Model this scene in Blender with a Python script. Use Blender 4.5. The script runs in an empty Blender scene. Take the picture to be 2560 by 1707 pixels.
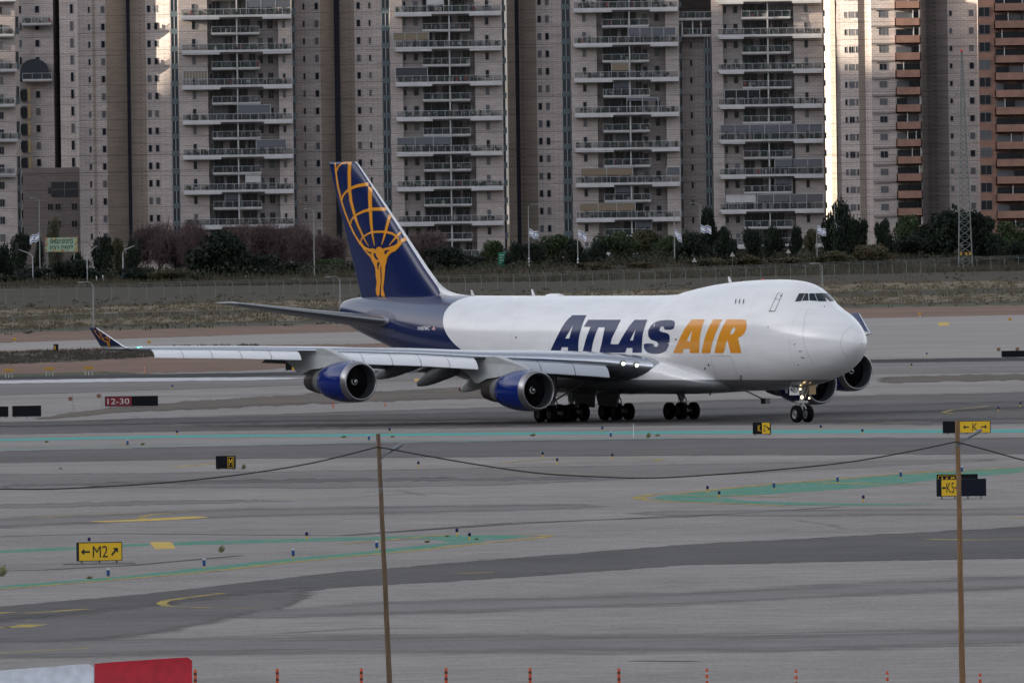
import bpy, bmesh, math, random
from mathutils import Vector, Matrix, noise
from mathutils.bvhtree import BVHTree
from mathutils.geometry import delaunay_2d_cdt
random.seed(7)
R = math.radians
S = bpy.context.scene
COL = S.collection

# ------------------------------------------------------------------ camera, sky, sun, exposure
F = 42666.7; CAMH = 17.9; YH = 430.0; ROLL = R(.78); CX, CY = 1280.0, 853.5
_p = math.atan((CY - YH) / F)
FWD = Vector((0, math.cos(_p), -math.sin(_p)))
_r0 = Vector((1, 0, 0)); _u0 = _r0.cross(FWD)
RGT = math.cos(ROLL) * _r0 - math.sin(ROLL) * _u0
UPV = math.sin(ROLL) * _r0 + math.cos(ROLL) * _u0
CAM = Vector((0, 0, CAMH))
cd = bpy.data.cameras.new('camera'); cam = bpy.data.objects.new('camera', cd); COL.objects.link(cam)
cd.lens = 600; cd.sensor_width = 36; cd.clip_start = 5; cd.clip_end = 30000
cam.matrix_world = Matrix(((RGT.x, UPV.x, -FWD.x, 0), (RGT.y, UPV.y, -FWD.y, 0), (RGT.z, UPV.z, -FWD.z, CAMH), (0, 0, 0, 1)))
S.camera = cam

SUN_AZ = Vector((-.985, -.17)); SUN_EL = R(12)
w = bpy.data.worlds.new('World'); S.world = w; w.use_nodes = True
nt = w.node_tree; nt.nodes.clear(); N = nt.nodes.new; LK = nt.links.new
out = N('ShaderNodeOutputWorld'); bg = N('ShaderNodeBackground'); sky = N('ShaderNodeTexSky')
sky.sky_type = 'NISHITA'; sky.sun_disc = False; sky.sun_elevation = SUN_EL
sky.sun_rotation = math.atan2(SUN_AZ.x, SUN_AZ.y)
tc = N('ShaderNodeTexCoord'); sx = N('ShaderNodeSeparateXYZ'); LK(tc.outputs['Generated'], sx.inputs[0])
def wm(op, a, b=None, c=None):
    n = N('ShaderNodeMath'); n.operation = op
    for i, q in enumerate((a, b, c)):
        if q is None: continue
        if isinstance(q, (int, float)): n.inputs[i].default_value = q
        else: LK(q, n.inputs[i])
    return n.outputs[0]
zz = wm('ADD', wm('MAXIMUM', sx.outputs[2], 0.0), .12)
cv = N('ShaderNodeCombineXYZ'); LK(wm('DIVIDE', sx.outputs[0], zz), cv.inputs[0]); LK(wm('DIVIDE', sx.outputs[1], zz), cv.inputs[1])
cn = N('ShaderNodeTexNoise'); cn.inputs['Scale'].default_value = 1.3; cn.inputs['Detail'].default_value = 7; cn.inputs['Roughness'].default_value = .6
LK(cv.outputs[0], cn.inputs['Vector'])
cr = N('ShaderNodeValToRGB'); cr.color_ramp.elements[0].position = .40; cr.color_ramp.elements[1].position = .56
LK(cn.outputs[0], cr.inputs[0])
bw = N('ShaderNodeRGBToBW'); LK(sky.outputs[0], bw.inputs[0])
tint = N('ShaderNodeMix'); tint.data_type = 'RGBA'; tint.blend_type = 'MULTIPLY'; tint.inputs[0].default_value = 1
tint.inputs[7].default_value = (1.47, 1.43, 1.46, 1)
LK(bw.outputs[0], tint.inputs[6])
mx = N('ShaderNodeMix'); mx.data_type = 'RGBA'; LK(wm('MULTIPLY_ADD', cr.outputs[0], .62, .33), mx.inputs[0]); LK(sky.outputs[0], mx.inputs[6]); LK(tint.outputs[2], mx.inputs[7])
hz_ = N('ShaderNodeMapRange'); hz_.interpolation_type = 'SMOOTHSTEP'; hz_.inputs[1].default_value = .0; hz_.inputs[2].default_value = .42; hz_.inputs[3].default_value = .52; hz_.inputs[4].default_value = 1.45; LK(sx.outputs[2], hz_.inputs[0])
dk = N('ShaderNodeMix'); dk.data_type = 'RGBA'; dk.blend_type = 'MULTIPLY'; dk.inputs[0].default_value = 1; LK(mx.outputs[2], dk.inputs[6]); LK(hz_.outputs[0], dk.inputs[7])
LK(dk.outputs[2], bg.inputs[0]); bg.inputs[1].default_value = .1; LK(bg.outputs[0], out.inputs[0])

sl = bpy.data.lights.new('sun', 'SUN'); sl.energy = 5.0; sl.angle = R(.3); sl.color = (1, .85, .66)
sun = bpy.data.objects.new('sun', sl); COL.objects.link(sun)
_sd = Vector((SUN_AZ.x * math.cos(SUN_EL), SUN_AZ.y * math.cos(SUN_EL), math.sin(SUN_EL)))
sun.rotation_euler = _sd.to_track_quat('Z', 'Y').to_euler()
S.view_settings.view_transform = 'Standard'; S.view_settings.look = 'None'
S.view_settings.exposure = 1.3; S.view_settings.gamma = 1

# ------------------------------------------------------------------ helpers
def ray(px, py): return FWD + RGT * ((px - CX) / F) - UPV * ((py - CY) / F)
def G(px, py, z=0.0):                       # point of the photograph on level ground
    r = ray(px, py); return CAM + r * ((z - CAMH) / r.z)
def P(px, py, Y):                           # point at distance Y
    r = ray(px, py); return CAM + r * (Y / r.y)
def tag(o, label=None, cat=None, group=None, kind=None):
    if label: o['label'] = label
    if cat: o['category'] = cat
    if group: o['group'] = group
    if kind: o['kind'] = kind
    return o
def thing(name, label, cat, loc=(0, 0, 0), rz=0, group=None):
    o = bpy.data.objects.new(name, None); COL.objects.link(o); o.location = loc; o.rotation_euler = (0, 0, rz)
    o.empty_display_size = .5
    return tag(o, label, cat, group)
def copy_tree(o, parent=None):
    c = o.copy(); COL.objects.link(c)
    if parent: c.parent = parent
    for ch in list(o.children): copy_tree(ch, c)
    return c
class MB:
    def __init__(s): s.v = []; s.f = []; s.m = []
    def add(s, v, f, mi=0):
        b = len(s.v); s.v += [tuple(q) for q in v]; s.f += [tuple(b + i for i in q) for q in f]; s.m += [mi] * len(f); return s
    def box(s, x0, x1, y0, y1, z0, z1, mi=0, rz=0, c=None):
        v = [(x, y, z) for z in (z0, z1) for y in (y0, y1) for x in (x0, x1)]
        if rz:
            cx, cy = c if c else ((x0 + x1) / 2, (y0 + y1) / 2); a, b = math.cos(rz), math.sin(rz)
            v = [(cx + (x - cx) * a - (y - cy) * b, cy + (x - cx) * b + (y - cy) * a, z) for x, y, z in v]
        return s.add(v, [(0, 2, 3, 1), (4, 5, 7, 6), (0, 1, 5, 4), (2, 6, 7, 3), (0, 4, 6, 2), (1, 3, 7, 5)], mi)
    def tube(s, pts, rad, n=8, mi=0):
        pts = [Vector(p) for p in pts]
        if not isinstance(rad, (list, tuple)): rad = [rad] * len(pts)
        v = []; up = Vector((0, 0, 1))
        for i, p in enumerate(pts):
            d = (pts[min(i + 1, len(pts) - 1)] - pts[max(i - 1, 0)]).normalized()
            a = d.cross(up if abs(d.z) < .9 else Vector((1, 0, 0))).normalized(); b = d.cross(a)
            v += [p + (a * math.cos(t) + b * math.sin(t)) * rad[i] for t in [2 * math.pi * k / n for k in range(n)]]
        f = [(i * n + k, i * n + (k + 1) % n, (i + 1) * n + (k + 1) % n, (i + 1) * n + k) for i in range(len(pts) - 1) for k in range(n)]
        f += [tuple(range(n))[::-1], tuple((len(pts) - 1) * n + k for k in range(n))]
        return s.add(v, f, mi)
    def loft(s, rings, mi=0, cap=True, closed=True):
        n = len(rings[0]); v = [p for r in rings for p in r]
        f = [(i * n + k, i * n + (k + 1) % n, (i + 1) * n + (k + 1) % n, (i + 1) * n + k) for i in range(len(rings) - 1) for k in range(n if closed else n - 1)]
        if cap: f += [tuple(range(n))[::-1], tuple((len(rings) - 1) * n + k for k in range(n))]
        return s.add(v, f, mi)
    def lathe(s, prof, o, n=48, mi=0, cap=False):      # around local X, prof (x aft, r)
        return s.loft([[(o[0] - x, o[1] + r * math.cos(2 * math.pi * k / n), o[2] + r * math.sin(2 * math.pi * k / n)) for k in range(n)] for x, r in prof], mi, cap)
    def prism(s, poly, axis, a0, a1, mi=0):            # poly of 2D points, extruded along axis
        def mk(p, a): return {0: (a, p[0], p[1]), 1: (p[0], a, p[1]), 2: (p[0], p[1], a)}[axis]
        n = len(poly); v = [mk(p, a0) for p in poly] + [mk(p, a1) for p in poly]
        return s.add(v, [tuple(range(n))[::-1], tuple(range(n, 2 * n))] + [(k, (k + 1) % n, n + (k + 1) % n, n + k) for k in range(n)], mi)
    def mesh(s, name, mats, smooth=False):
        me = bpy.data.meshes.new(name); me.from_pydata(s.v, [], s.f)
        for m in (mats if isinstance(mats, (list, tuple)) else [mats]): me.materials.append(m)
        me.polygons.foreach_set('material_index', s.m)
        bm = bmesh.new(); bm.from_mesh(me); bmesh.ops.recalc_face_normals(bm, faces=bm.faces); bm.to_mesh(me); bm.free()
        if smooth:
            me.polygons.foreach_set('use_smooth', [True] * len(me.polygons))
            if smooth != 2: me.set_sharp_from_angle(angle=R(40))
        me.update(); return me
    def build(s, name, mats, parent=None, smooth=False):
        o = bpy.data.objects.new(name, s.mesh(name, mats, smooth)); COL.objects.link(o)
        if parent: o.parent = parent
        return o
def inst(name, me, parent=None, loc=None, rz=0):
    o = bpy.data.objects.new(name, me); COL.objects.link(o)
    if parent: o.parent = parent
    if loc is not None: o.location = loc
    if rz: o.rotation_euler = (0, 0, rz)
    return o

# ------------------------------------------------------------------ materials
MT = {}
def mat(name, col, rough=.6, metal=0, var=0, scale=2., stretch=(1, 1, 1), emit=None, spec=.5, alpha=1, bump=0, coat=0, detail=5):
    if name in MT: return MT[name]
    m = bpy.data.materials.new(name); m.use_nodes = True; t = m.node_tree; b = t.nodes['Principled BSDF']
    b.inputs['Base Color'].default_value = (*col, 1); b.inputs['Roughness'].default_value = rough; b.inputs['Metallic'].default_value = metal
    b.inputs['Specular IOR Level'].default_value = spec; b.inputs['Alpha'].default_value = alpha; b.inputs['Coat Weight'].default_value = coat
    b.inputs['Coat Roughness'].default_value = .05
    if emit: b.inputs['Emission Color'].default_value = (*emit[0], 1); b.inputs['Emission Strength'].default_value = emit[1]
    if var:
        tcn = t.nodes.new('ShaderNodeTexCoord'); mp = t.nodes.new('ShaderNodeMapping'); mp.inputs['Scale'].default_value = stretch
        nz = t.nodes.new('ShaderNodeTexNoise'); nz.inputs['Scale'].default_value = scale; nz.inputs['Detail'].default_value = detail; nz.inputs['Roughness'].default_value = .65
        t.links.new(tcn.outputs['Object'], mp.inputs[0]); t.links.new(mp.outputs[0], nz.inputs['Vector'])
        rp = t.nodes.new('ShaderNodeMapRange'); rp.inputs[1].default_value = .3; rp.inputs[2].default_value = .7
        rp.inputs[3].default_value = 1 - var; rp.inputs[4].default_value = 1 + var
        t.links.new(nz.outputs[0], rp.inputs[0])
        mu = t.nodes.new('ShaderNodeMix'); mu.data_type = 'RGBA'; mu.blend_type = 'MULTIPLY'; mu.inputs[0].default_value = 1; mu.inputs[6].default_value = (*col, 1)
        t.links.new(rp.outputs[0], mu.inputs[7]); t.links.new(mu.outputs[2], b.inputs['Base Color'])
        if bump:
            bp = t.nodes.new('ShaderNodeBump'); bp.inputs['Strength'].default_value = bump; bp.inputs['Distance'].default_value = .05
            t.links.new(nz.outputs[0], bp.inputs['Height']); t.links.new(bp.outputs[0], b.inputs['Normal'])
    MT[name] = m; return m
def stone(name, c1, c2, joint, line=.55):
    m = bpy.data.materials.new(name); m.use_nodes = True; t = m.node_tree; b = t.nodes['Principled BSDF']; b.inputs['Roughness'].default_value = .85
    n = t.nodes.new; L = t.links.new
    tcn = n('ShaderNodeTexCoord'); s3 = n('ShaderNodeSeparateXYZ'); L(tcn.outputs['Object'], s3.inputs[0])
    ad = n('ShaderNodeMath'); ad.operation = 'ADD'; L(s3.outputs[0], ad.inputs[0]); L(s3.outputs[1], ad.inputs[1])
    cb = n('ShaderNodeCombineXYZ'); L(ad.outputs[0], cb.inputs[0]); L(s3.outputs[2], cb.inputs[1])
    br = n('ShaderNodeTexBrick'); L(cb.outputs[0], br.inputs[0])
    br.inputs['Color1'].default_value = (*c1, 1); br.inputs['Color2'].default_value = (*c2, 1); br.inputs['Mortar'].default_value = (*joint, 1)
    br.inputs['Scale'].default_value = 1; br.inputs['Mortar Size'].default_value = .03; br.inputs['Brick Width'].default_value = .9; br.inputs['Row Height'].default_value = .39
    br.inputs['Bias'].default_value = -.2
    # uneven courses: long thin noise
    mp = n('ShaderNodeMapping'); mp.inputs['Scale'].default_value = (.16, .16, 2.6); L(tcn.outputs['Object'], mp.inputs[0])
    nz = n('ShaderNodeTexNoise'); nz.inputs['Scale'].default_value = 1; nz.inputs['Detail'].default_value = 4; L(mp.outputs[0], nz.inputs['Vector'])
    nb = n('ShaderNodeTexNoise'); nb.inputs['Scale'].default_value = .12; nb.inputs['Detail'].default_value = 5; L(tcn.outputs['Object'], nb.inputs['Vector'])
    a2 = n('ShaderNodeMath'); a2.operation = 'ADD'; L(nz.outputs[0], a2.inputs[0]); L(nb.outputs[0], a2.inputs[1])
    rp = n('ShaderNodeMapRange'); rp.inputs[1].default_value = .7; rp.inputs[2].default_value = 1.3; rp.inputs[3].default_value = .80; rp.inputs[4].default_value = 1.16; L(a2.outputs[0], rp.inputs[0])
    # joint line at every storey
    md = n('ShaderNodeMath'); md.operation = 'FRACT'; dv = n('ShaderNodeMath'); dv.operation = 'DIVIDE'; dv.inputs[1].default_value = 3.12; L(s3.outputs[2], dv.inputs[0]); L(dv.outputs[0], md.inputs[0])
    lt = n('ShaderNodeMath'); lt.operation = 'LESS_THAN'; lt.inputs[1].default_value = .035; L(md.outputs[0], lt.inputs[0])
    sb = n('ShaderNodeMath'); sb.operation = 'MULTIPLY_ADD'; sb.inputs[1].default_value = line - 1; sb.inputs[2].default_value = 1; L(lt.outputs[0], sb.inputs[0])
    m2 = n('ShaderNodeMath'); m2.operation = 'MULTIPLY'; L(rp.outputs[0], m2.inputs[0]); L(sb.outputs[0], m2.inputs[1])
    mu = n('ShaderNodeMix'); mu.data_type = 'RGBA'; mu.blend_type = 'MULTIPLY'; mu.inputs[0].default_value = 1; L(br.outputs[0], mu.inputs[6]); L(m2.outputs[0], mu.inputs[7]); L(mu.outputs[2], b.inputs['Base Color'])
    MT[name] = m; return m
def ground_mat(name, c, var=.2, s1=.02, s2=.25, c2=None, fine=.0):
    """large stains (s1), streaks (s2) and fine grain in world metres"""
    m = bpy.data.materials.new(name); m.use_nodes = True; t = m.node_tree; b = t.nodes['Principled BSDF']; b.inputs['Roughness'].default_value = .9; b.inputs['Specular IOR Level'].default_value = .2
    n = t.nodes.new; L = t.links.new; tcn = n('ShaderNodeTexCoord')
    def nz(sc, st, d=6):
        mp = n('ShaderNodeMapping'); mp.inputs['Scale'].default_value = st; L(tcn.outputs['Object'], mp.inputs[0])
        q = n('ShaderNodeTexNoise'); q.inputs['Scale'].default_value = sc; q.inputs['Detail'].default_value = d; q.inputs['Roughness'].default_value = .62; L(mp.outputs[0], q.inputs['Vector']); return q.outputs[0]
    a = nz(s1, (1, .5, 1)); wb = nz(.03, (.10, 1, 1), 4); bb = nz(s2, (.35, .22, 1)); g = nz(4.5, (1.2, .07, 1), 3)
    def mth(op, x, y):
        q = n('ShaderNodeMath'); q.operation = op
        for i, z in enumerate((x, y)):
            if isinstance(z, (int, float)): q.inputs[i].default_value = z
            else: L(z, q.inputs[i])
        return q.outputs[0]
    st3 = nz(.42, (.8, 1, 1), 3); st4 = nz(2.2, (.5, 1, 1), 3)
    su = mth('ADD', mth('ADD', mth('MULTIPLY', a, .22), mth('ADD', mth('MULTIPLY', wb, .42), mth('MULTIPLY', mth('SUBTRACT', st3, .5), .5))), mth('ADD', mth('ADD', mth('MULTIPLY', bb, .36), mth('MULTIPLY', mth('SUBTRACT', st4, .5), .34)), mth('MULTIPLY', mth('SUBTRACT', g, .5), .30 + fine)))
    rp = n('ShaderNodeMapRange'); rp.inputs[1].default_value = .34; rp.inputs[2].default_value = .66; rp.inputs[3].default_value = 0; rp.inputs[4].default_value = 1; L(su, rp.inputs[0])
    mu = n('ShaderNodeMix'); mu.data_type = 'RGBA'; L(rp.outputs[0], mu.inputs[0])
    k = c2 if c2 else tuple(q * (1 + var) for q in c)
    mu.inputs[6].default_value = (*[q * (1 - var) for q in c], 1); mu.inputs[7].default_value = (*k, 1); L(mu.outputs[2], b.inputs['Base Color'])
    MT[name] = m; return m
def worn(name, c, c_under, amount=.5, scale=3.):
    """paint with the ground showing through where it has worn off"""
    m = bpy.data.materials.new(name); m.use_nodes = True; t = m.node_tree; b = t.nodes['Principled BSDF']; b.inputs['Roughness'].default_value = .85; b.inputs['Specular IOR Level'].default_value = .2
    n = t.nodes.new; L = t.links.new; tcn = n('ShaderNodeTexCoord'); mp = n('ShaderNodeMapping'); mp.inputs['Scale'].default_value = (.35, .12, 1); L(tcn.outputs['Object'], mp.inputs[0])
    q = n('ShaderNodeTexNoise'); q.inputs['Scale'].default_value = scale; q.inputs['Detail'].default_value = 8; q.inputs['Roughness'].default_value = .75; L(mp.outputs[0], q.inputs['Vector'])
    rp = n('ShaderNodeMapRange'); rp.inputs[1].default_value = .62 - amount * .35; rp.inputs[2].default_value = .78 - amount * .2; L(q.outputs[0], rp.inputs[0])
    mu = n('ShaderNodeMix'); mu.data_type = 'RGBA'; L(rp.outputs[0], mu.inputs[0]); mu.inputs[6].default_value = (*c, 1); mu.inputs[7].default_value = (*c_under, 1); L(mu.outputs[2], b.inputs['Base Color'])
    MT[name] = m; return m

CONC = (.248, .231, .220); ASPH = (.120, .112, .111); DARK = (.087, .082, .084)
M_conc = ground_mat('concrete', CONC, .25)
M_conc2 = ground_mat('pale_concrete', (.285, .265, .250), .13)
M_asph = ground_mat('asphalt', ASPH, .27)
M_asph2 = ground_mat('worn_asphalt', (.180, .168, .163), .24)
M_dark = ground_mat('dark_asphalt', DARK, .25)
M_black = ground_mat('black_asphalt', (.028, .030, .036), .2)
M_dirt = ground_mat('brown_soil', (.180, .113, .084), .3, s1=.05, s2=.6)
M_smear = ground_mat('sandy_dirt', (.118, .097, .083), .3, s1=.05, s2=.6)
M_scrub = ground_mat('dark_scrub', (.060, .055, .045), .5, s1=.12, s2=1.2, fine=.3)
M_tan = ground_mat('dry_grass', (.150, .122, .078), .35, s1=.15, s2=1.2, fine=.3)
M_olive = ground_mat('olive_grass', (.060, .068, .040), .4, s1=.1, s2=1.2, fine=.3)
M_field = ground_mat('rough_field', (.036, .036, .022), .4, s1=.08, s2=1.0, fine=.3, c2=(.066, .052, .034))
M_teal = worn('teal_paint', (.07, .34, .31), CONC, .25)
M_green = worn('green_paint', (.045, .235, .16), CONC, .45)
M_yel = worn('yellow_paint', (.42, .31, .055), ASPH, .55)
M_yelb = worn('bright_yellow_paint', (.55, .38, .08), CONC, .3)
M_white = worn('white_paint', (.55, .56, .60), CONC, .4)
M_pink = worn('pale_pink_paint', (.42, .33, .36), CONC, .6)
M_rub = worn('tyre_rubber', (.10, .098, .104), CONC, .75)

# ------------------------------------------------------------------ ground
_soft = {}
def softmat(m):
    if m.name in _soft: return _soft[m.name]
    c = m.copy(); c.name = m.name + '_soft'; t = c.node_tree; n = t.nodes.new; L = t.links.new
    b = t.nodes['Principled BSDF']; o = [q for q in t.nodes if q.type == 'OUTPUT_MATERIAL'][0]; tr = n('ShaderNodeBsdfTransparent'); mx_ = n('ShaderNodeMixShader'); at = n('ShaderNodeAttribute'); at.attribute_name = 'soft'
    tcn = n('ShaderNodeTexCoord'); mp = n('ShaderNodeMapping'); mp.inputs['Scale'].default_value = (.35, 1, 1); L(tcn.outputs['Object'], mp.inputs[0]); nz = n('ShaderNodeTexNoise'); nz.inputs['Scale'].default_value = .35; nz.inputs['Detail'].default_value = 7; nz.inputs['Roughness'].default_value = .7; L(mp.outputs[0], nz.inputs['Vector'])
    a = n('ShaderNodeMath'); a.operation = 'MULTIPLY_ADD'; a.inputs[1].default_value = 1.6; L(nz.outputs[0], a.inputs[0]); a.inputs[2].default_value = -1.1
    ad = n('ShaderNodeMath'); ad.operation = 'ADD'; L(a.outputs[0], ad.inputs[0]); sc = n('ShaderNodeMath'); sc.operation = 'MULTIPLY'; sc.inputs[1].default_value = 1.25; L(at.outputs['Fac'], sc.inputs[0]); L(sc.outputs[0], ad.inputs[1])
    rp = n('ShaderNodeMapRange'); rp.interpolation_type = 'SMOOTHSTEP'; rp.inputs[1].default_value = 0; rp.inputs[2].default_value = .75; L(ad.outputs[0], rp.inputs[0])
    L(rp.outputs[0], mx_.inputs[0]); L(tr.outputs[0], mx_.inputs[1]); L(b.outputs[0], mx_.inputs[2]); L(mx_.outputs[0], o.inputs[0]); _soft[m.name] = c; return c
def lerp_at(pts, x):
    if x <= pts[0][0]: return pts[0][1]
    for (a, b), (c, d) in zip(pts, pts[1:]):
        if x <= c: return b + (d - b) * (x - a) / (c - a)
    return pts[-1][1]
_lvl = []
def layer(span_at, x0, x1):
    """height of a sheet: 2 mm above the highest earlier sheet it overlaps"""
    xs_ = [x0 + (x1 - x0) * i / 24 for i in range(25)]; L_ = 0
    for (a0, a1, f2, l2) in _lvl:
        if a1 < x0 or a0 > x1 or l2 <= L_ - 1: continue
        for x in xs_:
            if a0 <= x <= a1:
                t, b = span_at(x); t2, b2 = f2(x)
                if t - 3 < b2 and b + 3 > t2: L_ = max(L_, l2 + 1); break
        else:
            for i in range(7):
                x = max(a0, x0) + (min(a1, x1) - max(a0, x0)) * i / 6; t, b = span_at(x); t2, b2 = f2(x)
                if t - 3 < b2 and b + 3 > t2: L_ = max(L_, l2 + 1); break
    _lvl.append((x0, x1, span_at, L_)); return .003 + .002 * L_
def strip(name, top, bot, m, label, cat='ground', jit=0., step=20, z=None, x0=None, x1=None, kind='structure', seed=0, soft=None):
    def ext(p):
        p = list(p)
        if p[0][0] in (-400, -200, -100): (a, b), (c, d) = p[0], p[1]; p.insert(0, (-1100, b + (d - b) / (c - a) * (-1100 - a)))
        if p[-1][0] in (3000, 2800, 2700): (a, b), (c, d) = p[-1], p[-2]; p.append((3700, b + (d - b) / (c - a) * (3700 - a)))
        return p
    top, bot = ext(top), ext(bot)
    x0 = max(top[0][0], bot[0][0]) if x0 is None else x0; x1 = min(top[-1][0], bot[-1][0]) if x1 is None else x1
    if z is None: z = layer(lambda x: (lerp_at(top, x), lerp_at(bot, x)), x0, x1)
    n = max(2, int((x1 - x0) / step)); v = []; f = []
    for i in range(n + 1):
        x = x0 + (x1 - x0) * i / n
        j1 = jit * (noise.noise(Vector((x * .03, seed + .5, z * 999))) + .6 * noise.noise(Vector((x * .13, seed + 7.5, z * 999))))
        j2 = jit * (noise.noise(Vector((x * .03, seed + 3.5, z * 999))) + .6 * noise.noise(Vector((x * .13, seed + 17.5, z * 999))))
        a = lerp_at(top, x) + j1; b = max(lerp_at(bot, x) + j2, a + .15)
        rows_ = [0, soft, 1 - soft, 1] if soft else [0, 1]
        v += [G(x, a + (b - a) * u, z) for u in rows_]
    k = len(v) // (n + 1)
    f = [(k * i + j, k * i + j + 1, k * i + k + j + 1, k * i + k + j) for i in range(n) for j in range(k - 1)]
    o = MB().add(v, f).build(name, softmat(m) if soft else m)
    if soft: o.data.attributes.new('soft', 'FLOAT', 'POINT').data.foreach_set('value', [q_ * min(1., i / 8, (n - i) / 8) for i in range(n + 1) for q_ in (0., 1., 1., 0.)])
    return tag(o, label, cat, kind=kind)
def line(name, pts, wpx, m, label, cat='ground marking', z=None):
    """painted line through pixel points, wpx tall in the picture (scaled on flat ground)"""
    if z is None:
        xa_, xb_ = min(p[0] for p in pts), max(p[0] for p in pts); ya_, yb_ = min(p[1] for p in pts), max(p[1] for p in pts); mono = all(a[0] < b[0] for a, b in zip(pts, pts[1:]))
        z = layer((lambda x: (lerp_at(pts, x) - 1, lerp_at(pts, x) + 1)) if mono else (lambda x: (ya_, yb_)), xa_, xb_)
    q = []
    for a, b in zip(pts, pts[1:]):
        n = max(1, int(math.dist(a, b) / 12))
        q += [(a[0] + (b[0] - a[0]) * k / n, a[1] + (b[1] - a[1]) * k / n) for k in range(n)]
    q.append(pts[-1])
    g = [G(x, y, z) for x, y in q]; v = []
    wd = wpx * 1.7
    for i, p in enumerate(g):
        d = (g[min(i + 1, len(g) - 1)] - g[max(i - 1, 0)]); d.z = 0; d.normalize(); nn = Vector((-d.y, d.x, 0))
        v += [p + nn * wd / 2, p - nn * wd / 2]
    o = MB().add(v, [(2 * i, 2 * i + 1, 2 * i + 3, 2 * i + 2) for i in range(len(g) - 1)]).build(name, m)
    return tag(o, label, cat, kind='structure')

b_ = MB(); b_.add([(-6000, -200, 0), (6000, -200, 0), (6000, 9000, 0), (-6000, 9000, 0)], [(0, 1, 2, 3)])
tag(b_.build('ground', M_conc), 'pale grey concrete apron reaching to the far side', 'ground', kind='structure')
def X(*a): return [(a[i], a[i + 1]) for i in range(0, len(a), 2)]
# far fields, near side of the fence
strip('grass_field', X(-400, 600, 3000, 520), X(-400, 866, 0, 857, 640, 836, 2138, 796, 2560, 787, 3000, 779), M_field, 'rough field of dry weeds behind the far taxiway', 'field')
strip('grass_strip', X(-400, 780, 0, 772, 640, 752, 1280, 735, 2138, 704, 2560, 700, 3000, 692), X(-400, 800, 0, 793, 640, 775, 1280, 760, 2138, 728, 2560, 722, 3000, 716), M_tan, 'tan dry grass bank just below the fence', 'grass', jit=4, step=6, soft=.2)
strip('grass_strip', X(-400, 808, 0, 800, 640, 782, 1280, 768, 2138, 738, 2560, 730, 3000, 722), X(-400, 830, 0, 823, 640, 806, 1280, 790, 2138, 762, 2560, 755, 3000, 749), M_tan, 'second tan band of dry grass nearer the taxiway', 'grass', jit=3, step=6, soft=.2)
strip('grass_strip', X(-400, 833, 0, 825, 640, 808, 1280, 792, 2138, 764, 2560, 757, 3000, 750), X(-400, 842, 0, 833, 640, 816, 1280, 799, 2138, 771, 2560, 764, 3000, 757), M_olive, 'dark green weeds along the soil verge', 'grass', jit=3, step=5, soft=.2)
strip('soil_verge', X(-400, 841, 0, 832, 640, 815, 1280, 798, 2138, 770, 2560, 763, 3000, 756), X(-400, 866, 0, 857, 640, 836, 1280, 818, 2138, 796, 2560, 787, 3000, 779), M_dirt, 'bare brown soil verge beyond the far taxiway', 'soil', jit=1.5, step=8)
strip('taxiway', X(-400, 866, 0, 857, 640, 836, 2138, 796, 2560, 787, 3000, 779), X(-400, 890, 0, 884, 640, 862, 2138, 893, 2560, 895, 3000, 890), M_conc2, 'far pale taxiway in front of the soil verge', 'taxiway')
strip('soil_patch', X(-400, 884, 0, 877, 380, 867, 700, 862, 1000, 858, 1100, 866), X(-400, 946, 0, 938, 380, 932, 640, 926, 760, 915, 900, 890, 1000, 872, 1100, 868), M_dirt, 'brown soil patch beyond the wingtip', 'soil', jit=2, step=8)
strip('scrub_patch', X(-400, 885, 0, 878, 200, 872, 380, 868, 420, 875), X(-400, 922, 0, 914, 200, 905, 330, 898, 380, 890, 420, 880), M_scrub, 'dark low scrub on the soil by the wingtip', 'scrub', jit=3, step=6, soft=.2)
strip('grass_strip', X(-400, 943, 0, 935, 260, 928, 420, 936), X(-400, 950, 0, 942, 260, 938, 420, 938), M_olive, 'thin dark green weeds along the runway shoulder', 'grass', jit=1.5, step=6, soft=.2)
strip('runway_shoulder', X(-400, 948, 0, 941, 640, 931, 1000, 924, 1280, 919, 2180, 898.5, 2560, 893, 3000, 887), X(-400, 956, 0, 949, 640, 941, 1000, 933, 1280, 927, 2180, 907, 2560, 902, 3000, 896), M_black, 'thin black runway shoulder across the far side', 'runway', jit=.8, step=10)
strip('runway', X(-400, 956, 0, 949, 640, 941, 1000, 933, 1280, 927, 2180, 907, 2560, 902, 3000, 896), X(-400, 1000, 0, 987, 640, 966, 1000, 952, 1280, 945, 2180, 934, 2560, 930, 3000, 926), M_asph2, 'worn grey runway beyond the aircraft', 'runway', jit=.6)
strip('runway_marking', X(-400, 958, 0, 951, 350, 945, 640, 943, 760, 944), X(-400, 964, 0, 958, 350, 953, 640, 950, 760, 946), M_white, 'broad white edge line of the far runway', 'ground marking', jit=1)
line('runway_marking', X(2100, 920.5, 2560, 911.5, 2800, 907), .5, M_white, 'thin white line beyond the far engines')
line('taxiway_marking', X(-200, 872, 0, 868, 400, 859, 700, 852, 1000, 846, 1500, 835, 2138, 812, 2560, 803, 2800, 798), .5, M_white, 'thin white line along the far taxiway')
line('taxiway_marking', X(2170, 866, 2380, 862), 2.2, M_pink, 'pale pink line right of the nose')
line('taxiway_marking', X(2420, 867, 2560, 863.5, 2700, 861), 2.2, M_pink, 'pale pink line near the right edge')
strip('yellow_patch', X(2346, 806, 2376, 805), X(2346, 814, 2372, 813.5), M_yelb, 'yellow painted patch on the far taxiway at right', 'ground marking', step=5)
strip('yellow_patch', X(1036, 946, 1070, 945), X(1036, 953, 1070, 952), M_yelb, 'yellow painted patch between the two near engines', 'ground marking', step=5)
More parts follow.
